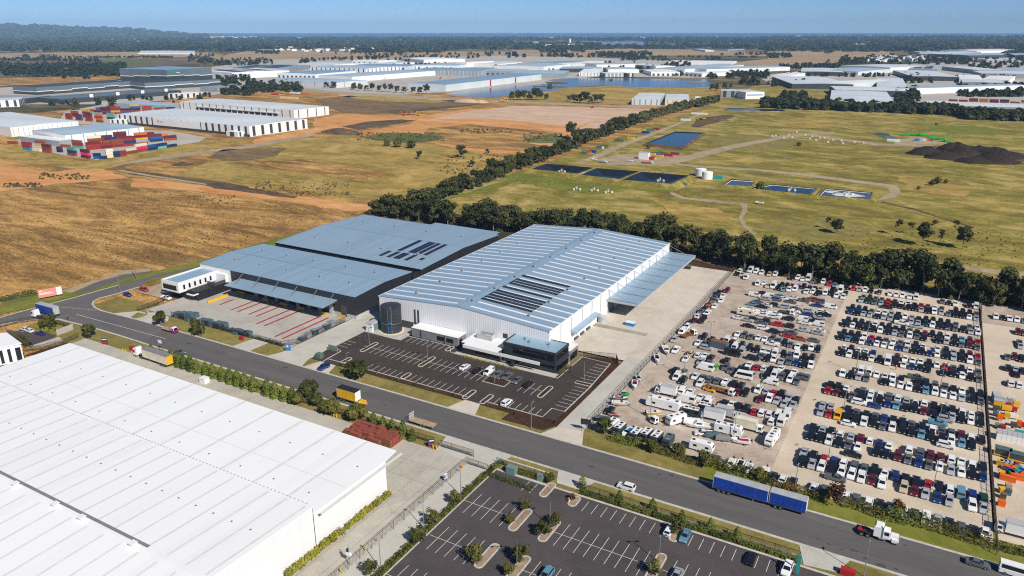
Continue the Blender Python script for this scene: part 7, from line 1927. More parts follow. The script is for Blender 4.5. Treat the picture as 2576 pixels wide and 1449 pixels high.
for i,(x,y) in enumerate(((1080,690),(1412,790),(1705,890),(1995,985),(2260,1075),(705,560))):
 plant([CONES[0]],at('23',x,y),'%s slim street tree from the driveway end of the fence hedge'%ORD[i],'tree','slim trees in the fence hedge',.9,'small_tree')
for z_,x,y,s,lab in(('31',1700,400,2.2,'dark green thicket on the meadow right of the lagoons'),('31',1650,415,1.6,'lower thicket left of the meadow thicket'),('31',1790,395,1.5,'thicket lobe right of the meadow thicket'),('21',2500,460,2.6,'dark round bush at the lagoon corner'),('21',1375,45,1.6,'round bush above the skip bins'),('31',310,20,1.7,'flat dark bush at the top of the meadow'),('11',1320,20,2.6,'left of three dark bushes in the paddock'),('11',1425,30,3.0,'middle of three dark bushes in the paddock'),('11',1565,40,3.4,'right of three dark bushes in the paddock'),('31',1515,455,1.0,'small bush below the meadow thicket')):
 plant(BUSH,at(z_,x,y),lab,'bush',None,s,'bush')
# woods and far belts that read as one mass
def tree_mass(name,label,spots,m,seed,clump=None,q=16):
 """spots: (x, y, height, width[, ground height])"""
 r=random.Random(seed);b=MB()
 for x,y,h,w,*g0 in spots:
  k=q;g0=g0[0] if g0 else 0
  for j in range(k):
   a=r.uniform(0,6.283);t=r.random()
   rad=w/2*math.sqrt(r.random())*(1-.35*t)
   c=Vector((x+rad*math.cos(a),y+rad*math.sin(a),g0-.5+h*(.12+.85*t)))
   leaf_quad(b,c,Vector((math.cos(a)*.8,math.sin(a)*.8,.3+t))+Vector((r.uniform(-.5,.5),r.uniform(-.5,.5),0)),w*r.uniform(.38,.62) if h<w*1.4 else h*.4,r)
 return b.build(name,M[m],kind='stuff',label=label)
r=random.Random(31)
sp=[]
for u,v,row in b1:sp.append((u+r.uniform(-4,4),v+r.uniform(-1,7),r.uniform(2,5),r.uniform(4,7)))
for k in range(90):
 f=k/90;sp.append((-291-46*min(1,f*.95)+r.uniform(-5,6),384+520*f+r.uniform(-2,2),r.uniform(2.5,5.5),r.uniform(4,8)))
tree_mass('belt_undergrowth','dark undergrowth beneath the gum belts',sp,'leaf_gum',40,q=26)
sp=[]
v=900
while v<1250:
 f=(v-384)/(1240-384)
 for k in range(2):
  sp.append((-291-46*min(1,f*1.5)+(10 if v>1130 else 0)+r.uniform(-6,6),v+r.uniform(-3,3),r.uniform(8,11),r.uniform(7,10)))
 v+=6.5
tree_mass('landfill_belt','far end of the dark gum belt along the landfill',sp,'leaf_gum',41,q=60)
sp=[]
x=-60
while x<2720:
 for k in range(2):
  p=at('30',x+r.uniform(-10,10),1050+max(0,x)*.038+r.uniform(-8,40)+(35 if x>1900 else 0))
  sp.append((p[0],p[1],r.uniform(9,13),r.uniform(8,12)))
 x+=17
tree_mass('tree_belt','dark tree belt between the meadow and the right estate',sp,'leaf_gum',42,q=46)
sp=[]
def scatter(zone,x0,y0,x1,y1,n,h=(8,13),w=(8,13),slope=0.0):
 for i in range(n):
  xx=r.uniform(x0,x1)
  p=at(zone,xx,r.uniform(y0,y1)+(xx-x0)*slope)
  sp.append((p[0],p[1],r.uniform(*h),r.uniform(*w)))
scatter('10',-100,850,470,930,60);scatter('00',2180,790,2576,860,40);scatter('00',2250,900,2576,960,36);scatter('00',1650,960,2150,1010,16,(5,9),(5,8))
scatter('00',700,990,1700,1010,26,(4,8),(4,7));scatter('00',480,1040,700,1060,6,(4,7),(4,7));scatter('10',450,600,1280,625,40,slope=-.03);scatter('10',1200,570,2030,625,46);scatter('10',1230,650,1640,690,12)
scatter('10',1640,660,2090,670,18);scatter('10',2400,690,2576,695,10);scatter('20',900,640,1300,700,18);scatter('20',1250,680,1780,700,40);scatter('20',1280,725,1700,750,26,(6,10),(6,9))
scatter('20',1540,630,1800,690,34);scatter('20',1980,770,2060,790,8);scatter('20',2160,740,2576,790,60);scatter('20',2300,800,2480,860,14);scatter('20',1500,740,1850,765,10,(5,8),(5,8));scatter('20',200,700,800,715,12,(5,8),(4,7))
scatter('30',120,655,720,690,60);scatter('30',720,600,1000,640,44,(10,15),(10,15));scatter('30',1000,560,1560,650,90);scatter('30',1560,570,2000,650,90,(9,14),(9,14));scatter('30',2000,590,2620,690,80)
scatter('30',110,755,780,775,22,(7,10),(6,9));scatter('30',780,760,1300,775,22,(7,10),(6,9));scatter('30',1350,760,1640,840,60,(8,12),(7,10));scatter('30',1260,930,1460,1040,50,(8,12),(7,10));scatter('30',1420,900,1510,1020,36,(8,12),(7,10))
scatter('30',1930,850,2620,975,190,(5,9),(7,11));scatter('30',2480,560,2620,620,20);scatter('30',1880,780,2500,800,26,(7,10),(6,9));scatter('30',0,820,130,870,14,(6,9),(6,9));scatter('30',130,960,380,1010,24,(8,12),(8,11))
scatter('30',1900,690,2300,710,12);scatter('30',250,840,350,860,4)
tree_mass('estate_trees','street and garden trees scattered through the estates',sp,'leaf_gum',43,q=26)
sp=[]
scatter('00',-120,655,1260,770,420,(9,14),(12,18));scatter('00',640,740,730,800,8);scatter('00',840,770,900,800,4)
scatter('00',-100,592,600,612,60,(6,9),(10,16));scatter('00',220,560,300,600,10);scatter('00',400,570,620,610,26);scatter('00',640,580,1010,640,50);scatter('00',1000,575,1740,582,60,(5,8),(10,14));scatter('00',1900,555,2150,625,40);scatter('00',2000,600,2620,660,70)
scatter('10',0,520,240,545,36,(9,13),(12,16));scatter('10',440,610,520,640,10);scatter('10',0,600,160,650,20)
scatter('20',850,540,1400,572,90,(12,17),(14,20));scatter('20',360,555,830,575,30,(11,16),(12,18));scatter('20',0,565,330,578,7,(11,15),(11,15));scatter('20',560,580,2576,572,60,(5,8),(10,16));scatter('20',1100,590,1560,612,22,(10,15),(11,15));scatter('20',1950,590,2100,605,12)
scatter('10',1100,540,2576,590,60,(10,15),(11,16));scatter('10',600,520,1100,545,16,(9,14),(9,13));scatter('30',0,540,230,585,60,(8,12),(10,15));scatter('30',560,520,660,540,8,(10,14),(12,16));scatter('30',600,620,620,630,2);scatter('30',780,570,830,600,6);scatter('20',2100,540,2600,560,30)
tree_mass('paddock_trees','trees and hedgerows among the far paddocks',sp,'leaf_far',44,q=16)
sp=[]
def wood(zone,x0,x1,y0,y1,n,k=1.0):
 for i in range(n):
  y=r.uniform(y0,y1)
  p=at(zone,r.uniform(x0,x1),y)
  d=math.hypot(*p)
  sp.append((p[0],p[1],r.uniform(9,15)*k,max(14,d*.0075)*r.uniform(.8,1.5)))
wood('00',-150,2576,395,520,900);wood('00',-150,1500,330,400,390);wood('00',1500,2576,390,440,156);wood('00',1450,2300,460,505,90)
wood('10',0,2576,398,420,252);wood('10',-50,2576,425,500,540);wood('10',1000,1900,480,530,156);wood('10',1900,2576,430,470,90);wood('10',-50,2576,388,402,252)
wood('20',0,2576,388,412,360);wood('20',0,900,440,500,228);wood('20',250,720,490,530,60);wood('20',820,2576,462,492,198);wood('20',1350,2576,395,440,252);wood('20',2500,2576,440,500,24)
wood('30',-50,2700,374,404,480);wood('30',-50,1500,400,440,288);wood('30',1000,2700,410,490,456);wood('30',-50,900,440,520,228);wood('30',800,2000,480,520,144);wood('30',2400,2700,480,580,72)
for i in range(900):
 px,d=r.uniform(-600,520),r.uniform(11600,16500)
 k=next(j for j in range(len(prof)-1) if prof[j+1][0]>=px);t=(px-prof[k][0])/(prof[k+1][0]-prof[k][0]);hh=prof[k][1]*(1-t)+prof[k+1][1]*t
 k=next(j for j in range(len(rows)-1) if rows[j+1][0]>=d);t=(d-rows[k][0])/(rows[k+1][0]-rows[k][0]);f=rows[k][1]*(1-t)+rows[k+1][1]*t
 p=dirpt(px,d);sp.append((p[0],p[1],r.uniform(8,16),r.uniform(70,160),max(0,hh*f*.97-3)))
tree_mass('far_woods','far dark woods merging towards the horizon',sp,'leaf_far',45,q=9)
b=MB();r=random.Random(9)
def scrub(zone,x0,y0,x1,y1,n,s0,s1):
 for i in range(n):
  p=at(zone,r.uniform(x0,x1),r.uniform(y0,y1))
  s=r.uniform(s0,s1)
  for j in range(5):
   a=r.uniform(0,6.28)
   leaf_quad(b,Vector((p[0]+s*.4*math.cos(a),p[1]+s*.4*math.sin(a),s*r.uniform(.1,.5)-.2)),Vector((math.cos(a),math.sin(a),.6)),s*.75,r)
scrub('01',1000,480,2500,1150,620,.3,.8);scrub('01',0,560,1200,1250,360,.25,.6);scrub('01',1900,520,2400,640,60,.5,1.2);scrub('11',0,600,700,800,140,.3,.7)
scrub('01',400,300,900,360,60,1,2.4);scrub('01',30,400,420,440,50,1,2.4);scrub('11',0,380,950,520,160,.6,1.6);scrub('10',1000,1330,1900,1420,150,1,2.4);scrub('10',2050,1300,2576,1340,60,1,2.5);scrub('20',120,1340,500,1420,90,1,2.4)
scrub('31',500,870,2576,1250,240,.4,1.0);scrub('21',0,260,1600,420,260,.4,.9);scrub('11',1800,100,2500,300,90,.8,2)
b.build('paddock_scrub',M['leaf_dry'],kind='stuff',label='low scrub tufts scattered over the dry paddocks')
# markings, fences, lamps, tanks, lagoons and other site gear
def lines(name,segs,w=.12,z=.05,m='line'):
 b=MB()
 for(x0,y0),(x1,y1) in segs:
  L=math.hypot(x1-x0,y1-y0);nx,ny=-(y1-y0)/L*w/2,(x1-x0)/L*w/2
  b.face([(x0-nx,y0-ny,z),(x1-nx,y1-ny,z),(x1+nx,y1+ny,z),(x0+nx,y0+ny,z)])
 return b.build(name,M[m],kind='structure')
V=lambda us,v0,v1:[((u,v0),(u,v1)) for u in us]
fr=lambda a,d,n:[a+d*i for i in range(n)]
lines('bay_marking',V(fr(-163.4,2.44,8),203.5,208)+V(fr(-166.1,2.45,9),188.8,197.1)+V(fr(-140.2,2.45,9),188.8,197.1)+V((-105.2,-102.8,-100.3),188.8,196.6)+V(fr(-158.6,2.5,6),178.1,182.3)+V(fr(-140.3,2.45,9),178.1,182.4)+V((-107.5,),178,182.4)+V(fr(-102.4,2.4,5),178.1,182.3)+[((-168.4,193),(-146.5,193)),((-142.5,193),(-118.8,193)),((-105.2,192.8),(-97.6,193))]+[((-91.5,v),(-86.5,v)) for v in(207.9,210.3,212.8,215.3,217.8,220.2)]+[((-90.4,v),(-86.2,v)) for v in fr(186.7,2.4,7)]+[((-180.6,v),(-176.3,v)) for v in(188.7,191.1,193.5)],.13,.05)
lines('bay_marking',V(fr(-77.6,2.3,2),141.6,146.1)+V(fr(-60.8,2.44,8),141.3,145.7)+V(fr(-41.1,2.44,2),141.3,145.6)+V(fr(-34.6,2.45,9),141.3,145.6)+V(fr(-61,2.46,9),126.4,135.4)+V(fr(-35.1,2.46,20),126.4,135.4)+V(fr(-61,2.46,22),111,120.4)+V(fr(-85.4,2.55,5),126.5,135.4)+V(fr(-85.2,2.45,5),111.3,120.4)+V(fr(-85.4,2.45,6),96,105.2)+[((-63.3,130.9),(-39.8,130.9)),((-37,130.9),(12,130.9)),((-63.4,116),(-8,116)),((-87.8,131),(-74,131)),((-87.5,115.9),(-74,115.9)),((-87.7,100.6),(-74,100.6))],.11,.04)
lines('red_marking',[((-253.5,196.6),(-253.5,203.8))]+V((-244.3,-240.3),194.5,211)+V((-234,-229.6),194.6,211)+V((-223.2,-218.8),188.9,211)+V((-207,-203),183,208),1.0,.045,'red_line')
lines('hatch_marking',V(fr(-112.6,.55,4),189.5,194),.28,.055,'yellow')
lines('drive_lettering',V((-105.9,-105.1,-104.3,-103.6,-102.8,-102.1,-99.7,-99,-98.3),150.2,151.3),.22,.06,'yellow')
lines('slab_joint',V((-160,-135,-112),125,146)+[((-180,v),(-97,v)) for v in(132,139)]+V((-104.3,-100),62,146),.1,.028,'mid_grey')
lines('slab_joint',V(fr(-104,6,5),230,348)+[((-106.8,v),(-76.3,v)) for v in fr(236,9,13)],.08,.026,'concrete')
def island(pts,fill='mulch',z=.1):
 sheet('island_bed',pts,z,fill);kerb('island_kerb',pts,.35,.16,closed=True)
def slot(u,v0,v1,w,fill='mulch'):
 p=[(u+w/2*math.cos(t),v1-w/2+w/2*math.sin(t)) for t in fr(0,PI/6,7)]+[(u-w/2*math.cos(t),v0+w/2-w/2*math.sin(t)) for t in fr(0,PI/6,7)]
 island(p,fill)
M['gravel_bed']=ground_mat('gravel_bed',[(.22,.15,.10),(.30,.21,.15),(.36,.27,.19),(.42,.33,.25)],.1,.6,3)
for u,v0,v1 in((-169.5,188.4,197.5),(-143.6,188.4,197.5),(-97.1,188.5,197.3),(-143.1,178,182.6),(-117.3,176,182.6),(-110.8,176,182.6),(-168.9,177.6,182.3),(-143,204,208.5)):slot(u,v0,v1,1.7)
for u,v0,v1 in((-72.2,111.8,120.6),(-72.0,126.4,135.7),(-64.2,126.4,135.3),(-38.2,141.2,146),(-38.5,126,135.9),(-64.2,111.6,120.4),(-71.9,141.8,148.4),(-64.0,141.8,146.2)):slot(u,v0,v1,2.0,'gravel_bed')
island([(-118.7,189.4),(-110.4,189.4),(-110.4,194),(-118.7,194)])
island([(-91.6,203.4),(-86.2,203.4),(-86.2,205.2),(-91.6,205.2)])
kerb('kerb',[(-175,177.7),(-143,177.7),(-117,177.7)],.3,.15);kerb('kerb',[(-110.5,177.8),(-90.3,177.8),(-90.3,184.1),(-86,184.1),(-85.9,203),(-87.1,223),(-98,223.5),(-98,203.7),(-122,203.6)],.3,.15)
kerb('kerb',[(-181,204),(-166,203.4),(-165.7,208.3),(-144.4,208.4),(-141,203.8),(-122,203.4)],.3,.15);kerb('kerb',[(-181,204),(-181,187),(-176,185),(-175.5,175)],.3,.15)
kerb('kerb',[(-88,60),(-88,146.5),(-72,146.5)],.3,.15);kerb('kerb',[(-96.3,60),(-96.3,146)],.5,.2);kerb('kerb',[(-90.2,60),(-90.2,146)],.25,.15)
def fence(label,pts,h=2.0,sp=2.6,m='black',pick=.16,rails=(.15,.95),name='fence',pw=.07,cat='fence',fill=None):
 root=thing(name,(pts[0][0],pts[0][1],0),label,cat)
 bp=MB()
 pm=MB();pm.box(-pw/2,-pw/2,0,pw/2,pw/2,h*1.05);pm=pm.mesh('post',M[m])
 br=MB()
 for a,c in zip(pts,pts[1:]):
  L=math.hypot(c[0]-a[0],c[1]-a[1]);n=max(1,round(L/sp))
  for i in range(n+1):put('post',pm,root,(a[0]+(c[0]-a[0])*i/n-pts[0][0],a[1]+(c[1]-a[1])*i/n-pts[0][1],0))
  for k in rails:br.tube((a[0],a[1],h*k),(c[0],c[1],h*k),.05,4)
  if pick:
   for i in range(int(L/pick)):
    t=(i+.5)*pick/L;x,y=a[0]+(c[0]-a[0])*t,a[1]+(c[1]-a[1])*t
    bp.tube((x,y,.1),(x,y,h),.026,3)
  if fill:
   nx,ny=-(c[1]-a[1])/L*.02,(c[0]-a[0])/L*.02
   bp.prism([(a[0]-nx,a[1]-ny),(c[0]-nx,c[1]-ny),(c[0]+nx,c[1]+ny),(a[0]+nx,a[1]+ny)],.05,h)
 br.build('rail',M[m],root,kind='stuff')
 if bp.f:bp.build('pickets' if pick else 'screen',M[fill or m],root,kind='stuff')
 return root
M['fence_brown']=paint('fence_brown',(.15,.115,.09),.8)
fence('black picket fence along the front of the red striped loading yard',[(-259,177.4),(-226,177.4),(-214.5,177.4)],2.2)
fence('black gate fence between loading yard and its concrete drive',[(-211.5,177.6),(-198,177.4),(-194.4,182),(-194.2,208)],2.2)
fence('dark fence beside the white office car park',ats('02',[(1385,235),(1550,180),(1690,110),(1760,90)]),2.0)
fence('black fence behind the conical shrubs of the white shed',[(-239,148.9),(-190,149.2),(-118,149.2),(-109.8,149.3)],2.0)
fence('black sliding gate across the white shed driveway',[(-107.1,148.9),(-96.4,149.0)],2.1,3.4,rails=(.12,.5,.98),name='sliding_gate',cat='gate')
fence('black sliding gate across the pale service lane',[(-95.6,145.2),(-89.6,145.2)],1.9,3,rails=(.12,.98),name='sliding_gate',cat='gate')
fence('tall chain wire fence between white shed yard and service lane',[(-95.9,62),(-95.9,145)],2.4,3.9,'dark_grey',.45,(.98,))
fence('black fence round the green transformer box',[(-89.4,149.4),(-78,149.4),(-73.8,149.3)],1.8)
fence('black street fence along the lower car park hedge',[(-64.8,149.3),(-12,149.3)],2.0)
fence('black corner fence at the left small car park',ats('02',[(0,400),(210,345),(420,325),(600,370),(730,410)]),1.8)
fence('chain wire fence between gravel car yard and pale apron',[(-76.1,181),(-76.1,349)],2.2,3.0,'dark_grey',.5,(.98,))
fence('long brown screened fence at the right of the concrete car yard',[(25.8,172),(25.8,332),(26.6,362)],2.3,3.0,'fence_brown',.34,(.5,.99),pw=.14)
fence('dark fence along the ramp garden beside the office',[(-98,224.6),(-87,228),(-84.4,223.5)],2.0)
fence('black gate beside the billboard free yard corner',ats('02',[(240,640),(410,620),(640,560),(790,500)]),1.8)
w_=thing('retaining_wall',(-95,252.7,0),'grey concrete retaining wall across the pale apron','wall');b=MB();b.box(-105.8,252.5,0,-84.6,252.9,1.3);b.build('wall_panel',M['concrete_grey'],w_)
w_=thing('corner_wall',at('02',660,470),'grey block wall behind the trees at the white shed corner','wall');q=ats('02',[(575,480),(735,420)]);b=MB();b.prism([q[0],q[1],(q[1][0],q[1][1]+.25),(q[0][0],q[0][1]+.25)],0,2.4);b.build('wall_panel',M['concrete_grey'],w_)
w_=thing('sign_wall',(-179,184.1,0),'pale green sign wall at the entry of the new car park','sign');b=MB();b.box(-181,184,0,-176.9,184.4,1.95);b.build('panel',M['panel_green'],w_)
def lamp(label,p,h=7.0,arms=2,ang=0.6,m='lamp',base=False):
 r=thing('lamp_post',(p[0],p[1],0),label,'lamp post')
 b=MB();b.cyl(0,0,0,h,.11,.07,7);local_part(r,'pole',b,M[m])
 for s in((-1,1) if arms==2 else(1,)):
  c,n=math.cos(ang)*s,math.sin(ang)*s
  b=MB();b.tube((0,0,h),(c*.7,n*.7,h+.12),.05);b.obox(c*1.0,n*1.0,h+.05,h+.2,.8,.32,ang);local_part(r,'lamp_head',b,M['dark_grey' if arms==2 else m])
 if base:b=MB();b.box(-.45,-.45,0,.45,.45,1.1);local_part(r,'footing',b,M['cream'])
LP=[('nearest','lane hedge',-89.8,101.1,7.2),('middle','lane hedge',-89.9,117,6.8),('farthest','lane hedge',-89.7,132.3,6.9)]
for o_,w,u,v,h in LP:lamp('%s lamp post beside the service lane hedge'%o_,(u,v),h,1,PI)
for u,v,t in((-64.8,132.3,'island with two trees in the lower car park'),(-38.5,132.9,'tree island right of the lower car park middle'),(-64.6,116.1,'bottom centre island of the lower car park')):lamp('twin head lamp post on the '+t,(u,v),6.9)
for u,v,t in((-169.7,193.4,'left'),(-143.8,193.6,'middle'),(-114.6,190.5,'mulch square')):lamp('twin head lamp post on the %s island of the new car park'%t,(u,v),7.4)
lamp('twin head lamp post at the right end of the new car park',(-89.1,205.3),7.6)
for p,t in(((-159.9,170.4),'beside the big round verge tree'),((-90,170.1),'before the mulch corner of the new car park'),((-17.4,173.7),'behind the blue road train'),((.9,150.2),'at the bottom right driveway'),((-230.8,169.6),'right of the flatbed tow truck'),((-304.5,185.7),'on the grass left of the office car park')):lamp('curved arm street lamp '+t,p,8.2,1,PI/2)
for i,(u,v) in enumerate(((-12.2,193.8),(12.7,192.5),(-12.1,224.6),(12.9,226.7),(-12.1,257.6),(13.1,258.3),(-11.9,293.7),(-11.5,320.5),(13,292),(-11.9,343))):lamp('%s pale floodlight pole counted from the road in the concrete yard'%ORD[i],(u,v),9.0,1,.6,'lamp',True)
for i,(u,v) in enumerate(((-61.8,192.8),(-37.3,193.7),(-61.9,226.1),(-37,225.4),(-61.7,256.7),(-37.2,257.7),(-36.8,290.5),(-36.5,320))):lamp('%s pale floodlight pole counted from the road in the gravel yard'%ORD[i],(u,v),9.0,2,.6,'lamp',True)
for z_,x,y,h,t in(('01',1372,1355,11,'beside the old road left of the white office'),('11',220,955,10,'beside the rear black warehouse'),('21',517,180,11,'beside the landfill haul road'),('21',1883,280,11,'at the white lagoon tanks'),('31',2200,900,8,'on the right of the meadow')):
 p=at(z_,x,y);r_=thing('power_pole',p,'timber pole '+t,'pole');b=MB();b.cyl(0,0,0,h,.16,.12,6);local_part(r_,'shaft',b,M['trunk']);b=MB();b.box(-1,-.06,h-.7,1,.06,h-.55);local_part(r_,'crossarm',b,M['trunk'])
r_=thing('water_tank',(-172.3,209.8,0),'tall dark round water tank with ladder at the white warehouse corner','water tank')
b=MB();b.cyl(-172.3,209.8,0,10.4,3.95,3.95,28);b.build('shell',M['charcoal'],r_,smooth=False)
b=MB();b.cyl(-172.3,209.8,10.41,10.9,4.0,.6,28);b.build('lid',M['charcoal'],r_)
for z in(1.3,2.6,3.9,5.2,6.5,7.8,9.1):b=MB();b.cyl(-172.3,209.8,z,z+.12,4.0,4.0,28);b.build('hoop',M['galv' if z==3.9 else 'dark_grey'],r_)
b=MB()
for s in(-.35,.35):b.tube((-169.9+s,206.55,.5),(-169.9+s,206.55,11.2),.06)
for k in range(20):b.tube((-170.25,206.55,.8+.5*k),(-169.55,206.55,.8+.5*k),.04,4)
b.box(-170.6,205.9,4.4,-169.2,206.6,4.55);b.build('ladder',M['galv'],r_)
b=MB();b.tube((-170.9,206.0,0),(-170.9,206.0,10.4),.09);b.build('pipe',M['blue'],r_)
r_=thing('tank_base',(-172.3,209.8,0),'pale concrete ring under the dark water tank','plinth');b=MB();b.cyl(-172.3,209.8,0,.16,4.9,4.9,16);b.build('slab',M['cream'],r_)
r_=thing('pump_shed',(-178.9,207.2,0),'white pump shed with teal end beside the dark water tank','shed');b=MB();b.box(-180.9,204.7,0,-177.7,209.6,3.0);b.build('wall',M['white'],r_);b=MB();b.box(-181,204.6,3.01,-177.6,209.7,3.2);b.box(-180.6,204.8,3.2,-178,209.5,3.45);b.build('roof',M['light_grey'],r_);b=MB();b.box(-177.68,205.5,.2,-177.55,209.4,2.9);b.build('door',M['panel_green'],r_)
r_=thing('rain_tank',(-105,258,0),'small pale round tank against the white warehouse by the retaining wall','water tank');b=MB();b.cyl(-105,258,0,2.6,1.7,1.7,16);b.build('shell',M['light_grey'],r_);b=MB();b.cyl(-105,258,2.61,3.1,1.7,.2,16);b.build('lid',M['light_grey'],r_)
for x,o_ in((1898,'left'),(1962,'right')):
 p=at('21',x,350 if x>1900 else 318);r_=thing('lagoon_tank',p,'%s white round tank beside the black lagoons'%o_,'water tank');b=MB();b.cyl(p[0],p[1],0,5.5,4.2,4.2,16);b.build('shell',M['white'],r_);b=MB();b.cyl(p[0],p[1],5.51,6.1,4.2,1,16);b.build('lid',M['white'],r_)
def goods(name,label,cat,p,l,w,h,m,ang=0.0,z=0.02,cap=None,group=None,legs=False):
 r=thing(name,(p[0],p[1],z),label,cat,group,ang)
 z0=h*.35 if legs else 0
 b=MB();b.box(-l/2,-w/2,z0,l/2,w/2,h);local_part(r,'body',b,M[m])
 if cap:b=MB();b.box(-l/2-.06,-w/2-.06,h+.002,l/2+.06,w/2+.06,h+.14);local_part(r,'lid',b,M[cap])
 if legs:
  for sx in(-1,1):
   b=MB();b.box(sx*l*.42-.06,-.06,0,sx*l*.42+.06,.06,z0-.002);local_part(r,'leg',b,M['dark_grey'])
 return r
gr=random.Random(8)
for i in range(11):
 for j in range(5):
  if(i>8 and j<1):continue
  h=gr.choice((2.1,2.25,2.4)) if gr.random()>.12 else 1.4
  goods('pallet_stack','%s red pallet stack from the left in the %s row of the block'%(ORD[i],ORD[j]),'pallet stack',(-133.6+1.42*i,140.2+1.42*j),1.28,1.28,h,gr.choice(('terracotta','terracotta','rust','red_line')),gr.uniform(-.04,.04),cap='terracotta',group='red pallet stacks')
for i,(x,y,h) in enumerate(((1800,275,2.2),(1860,285,2.6),(1920,290,2.6),(1965,275,1.8),(1900,310,1.8),(2050,345,2.2),(2110,355,2.2),(2150,370,1.8),(2210,380,2.4),(2260,385,2.2),(2340,415,.9),(2400,425,1.1),(2450,445,1.2),(2500,450,1.2),(2380,440,.7))):
 goods('wrapped_stack','%s blue grey wrapped stack from the left inside the loading yard fence'%ORD[i],'wrapped stack',at('02',x,y+20),2.6,2.2,h,'stack_blue',gr.uniform(-.1,.1),cap='stack_blue')
for i in range(6):goods('crate_stack','%s pale crate stack from the front along the loading yard side fence'%ORD[i],'crate stack',(-195.8-.3*(i%2),186+3.2*i),2,2.4,1.3+.3*(i%3),('stack_blue','light_grey')[i%2],cap='galv')
for u,v,l,w in((-259.2,200.5,.5,10.5),(-256.6,210.6,5,.4),(-240,209.4,3.2,.4),(-229.2,209.3,4,.4),(-219.5,209.4,4,.4),(-207.4,209.6,3.4,.4),(-198.5,210.8,3.4,.5)):
 goods('safety_barrier','yellow safety barrier at u%d'%u,'barrier',(u,v),l,w,1.1,'yellow')['label']={-259.2:'long yellow barrier beside the office garden of the loading yard',-256.6:'yellow barrier under the left end of the dock canopy',-240:'yellow barrier second from the left under the dock canopy',-229.2:'yellow barrier third from left under the dock canopy',-219.5:'yellow barrier fourth from left under the dock canopy',-207.4:'yellow barrier at the right end of the dock canopy',-198.5:'yellow barrier by the roller door right of the canopy'}[u]
bm=MB();bm.cyl(0,0,0,1.2,.16,.16,8);bm=bm.mesh('bollard',M['yellow'])
for z_,x,y,t in(('02',1237,640,'left of three inside the white shed gate'),('02',1262,648,'middle of three inside the white shed gate'),('02',1327,665,'right of three inside the white shed gate'),('02',1947,855,'at the kerb beside the conical shrubs'),('12',105,1085,'left of a pair below the left dark tree'),('12',132,1090,'right of a pair below the left dark tree'),('12',785,1300,'left of a pair under the dark tree by the pallet block'),('12',810,1304,'right of a pair under the dark tree by the pallet block'),('13',1355,625,'at the far corner of the white shed wall'),('13',822,1090,'among the yellow green shrubs'),('13',1782,165,'left of a pair inside the sliding gate'),('13',1818,175,'right of a pair inside the sliding gate'),('13',2080,370,'at the service lane gate'),('13',1098,1200,'at the chain wire fence, middle'),('13',855,1420,'at the chain wire fence, near the bottom'),('22',1362,480,'at the end of the retaining wall'),('23',572,705,'by the car park entrance sapling')):
 props(put('bollard',bm,None,at(z_,x,y)+(.02,)),'yellow bollard '+t,'bollard')
for a in(('transformer_box','green transformer box behind the lower car park corner','transformer',(-83.5,147.2),2.6,1.8,1.9,'panel_green','panel_green'),('transformer_box','green transformer box beside the pale sign wall','transformer',at('12',640,700),2.4,1.7,1.5,'green_box','green_box'),('service_cabinet','pale green cabinet at the car park fence left of the driveway','cabinet',at('23',285,490),1.6,.9,2.0,'panel_green',None),('hydrant_cabinet','red hydrant cabinet beside the blue trailer','cabinet',at('33',215,590),3.2,1.2,1.5,'red','red'),('hydrant_cabinet','red hydrant cabinet at the loading yard fence','cabinet',at('02',2435,522),1.6,1,1.3,'red','red'),('hydrant_cabinet','dark red cabinet at the white shed gate','cabinet',at('02',1330,625),1.8,1,1.5,'red',None),('hydrant_cabinet','magenta red box at the bottom right edge','cabinet',at('33',800,1435),3,1.3,1.4,'red',None),('storage_box','white storage box beside the white shed yard kerb','storage box',at('02',2060,950),2.6,2,1.7,'white','white'),('crate','terracotta crate at the corner of the small dock canopy','crate',(-140.4,131.5),1.8,1.8,2.2,'terracotta','terracotta'),('tipping_bin','blue trailer bin with white load on the pale apron','skip bin',at('22',1190,375),3.6,2.2,1.3,'blue','white'),('skip_bin','dark green skip bin under the far end of the long canopy','skip bin',at('21',1745,1250),5,2.4,1.5,'charcoal','green_box'),('wheelie_bin','grey bin at the office car park corner','bin',at('22',590,820),.8,.8,1.2,'dark_grey',None),('orange_bin','orange barrier box at the machinery yard gate','barrier',at('33',2345,740),1.6,1.2,1.5,'orange',None)):
 goods(a[0],a[1],a[2],a[3],a[4],a[5],a[6],a[7],cap=a[8])
def board(name,label,p,w,h,z0,m,ang=0.0,strips=()):
 r=thing(name,(p[0],p[1],0),label,'sign',None,ang)
 b=MB();b.box(-w/2,-.06,z0,w/2,.06,z0+h);local_part(r,'panel',b,M[m])
 for x in(-w*.4,w*.4):b=MB();b.cyl(x,.12,0,z0+h*.8,.06,.06,6);local_part(r,'post',b,M['dark_grey'])
 for x0,x1,a,c,mm in strips:b=MB();b.box(-w/2+w*x0,-.09,z0+h*a,-w/2+w*x1,-.062,z0+h*c);local_part(r,'print',b,M[mm])
p0,p1=at('02',395,118),at('02',632,72)
board('billboard','pink and white billboard on the grass at the left edge',((p0[0]+p1[0])/2,(p0[1]+p1[1])/2),math.dist(p0,p1),3.6,.6,'pink',math.atan2(p1[1]-p0[1],p1[0]-p0[0]),((.77,.998,.02,.98,'white'),(.05,.18,.78,.88,'white'),(.05,.6,.38,.47,'white'),(.05,.5,.53,.61,'cream')))
board('sign','bright blue board sign at the loading yard fence corner',at('12',325,635),2.0,1.9,.6,'blue',.5,((.3,.6,.55,.85,'white'),))
board('sign','white board with red logo at the office driveway',at('02',1485,268),2.6,1.6,.4,'white',-.3,((.03,.3,.1,.9,'red'),))
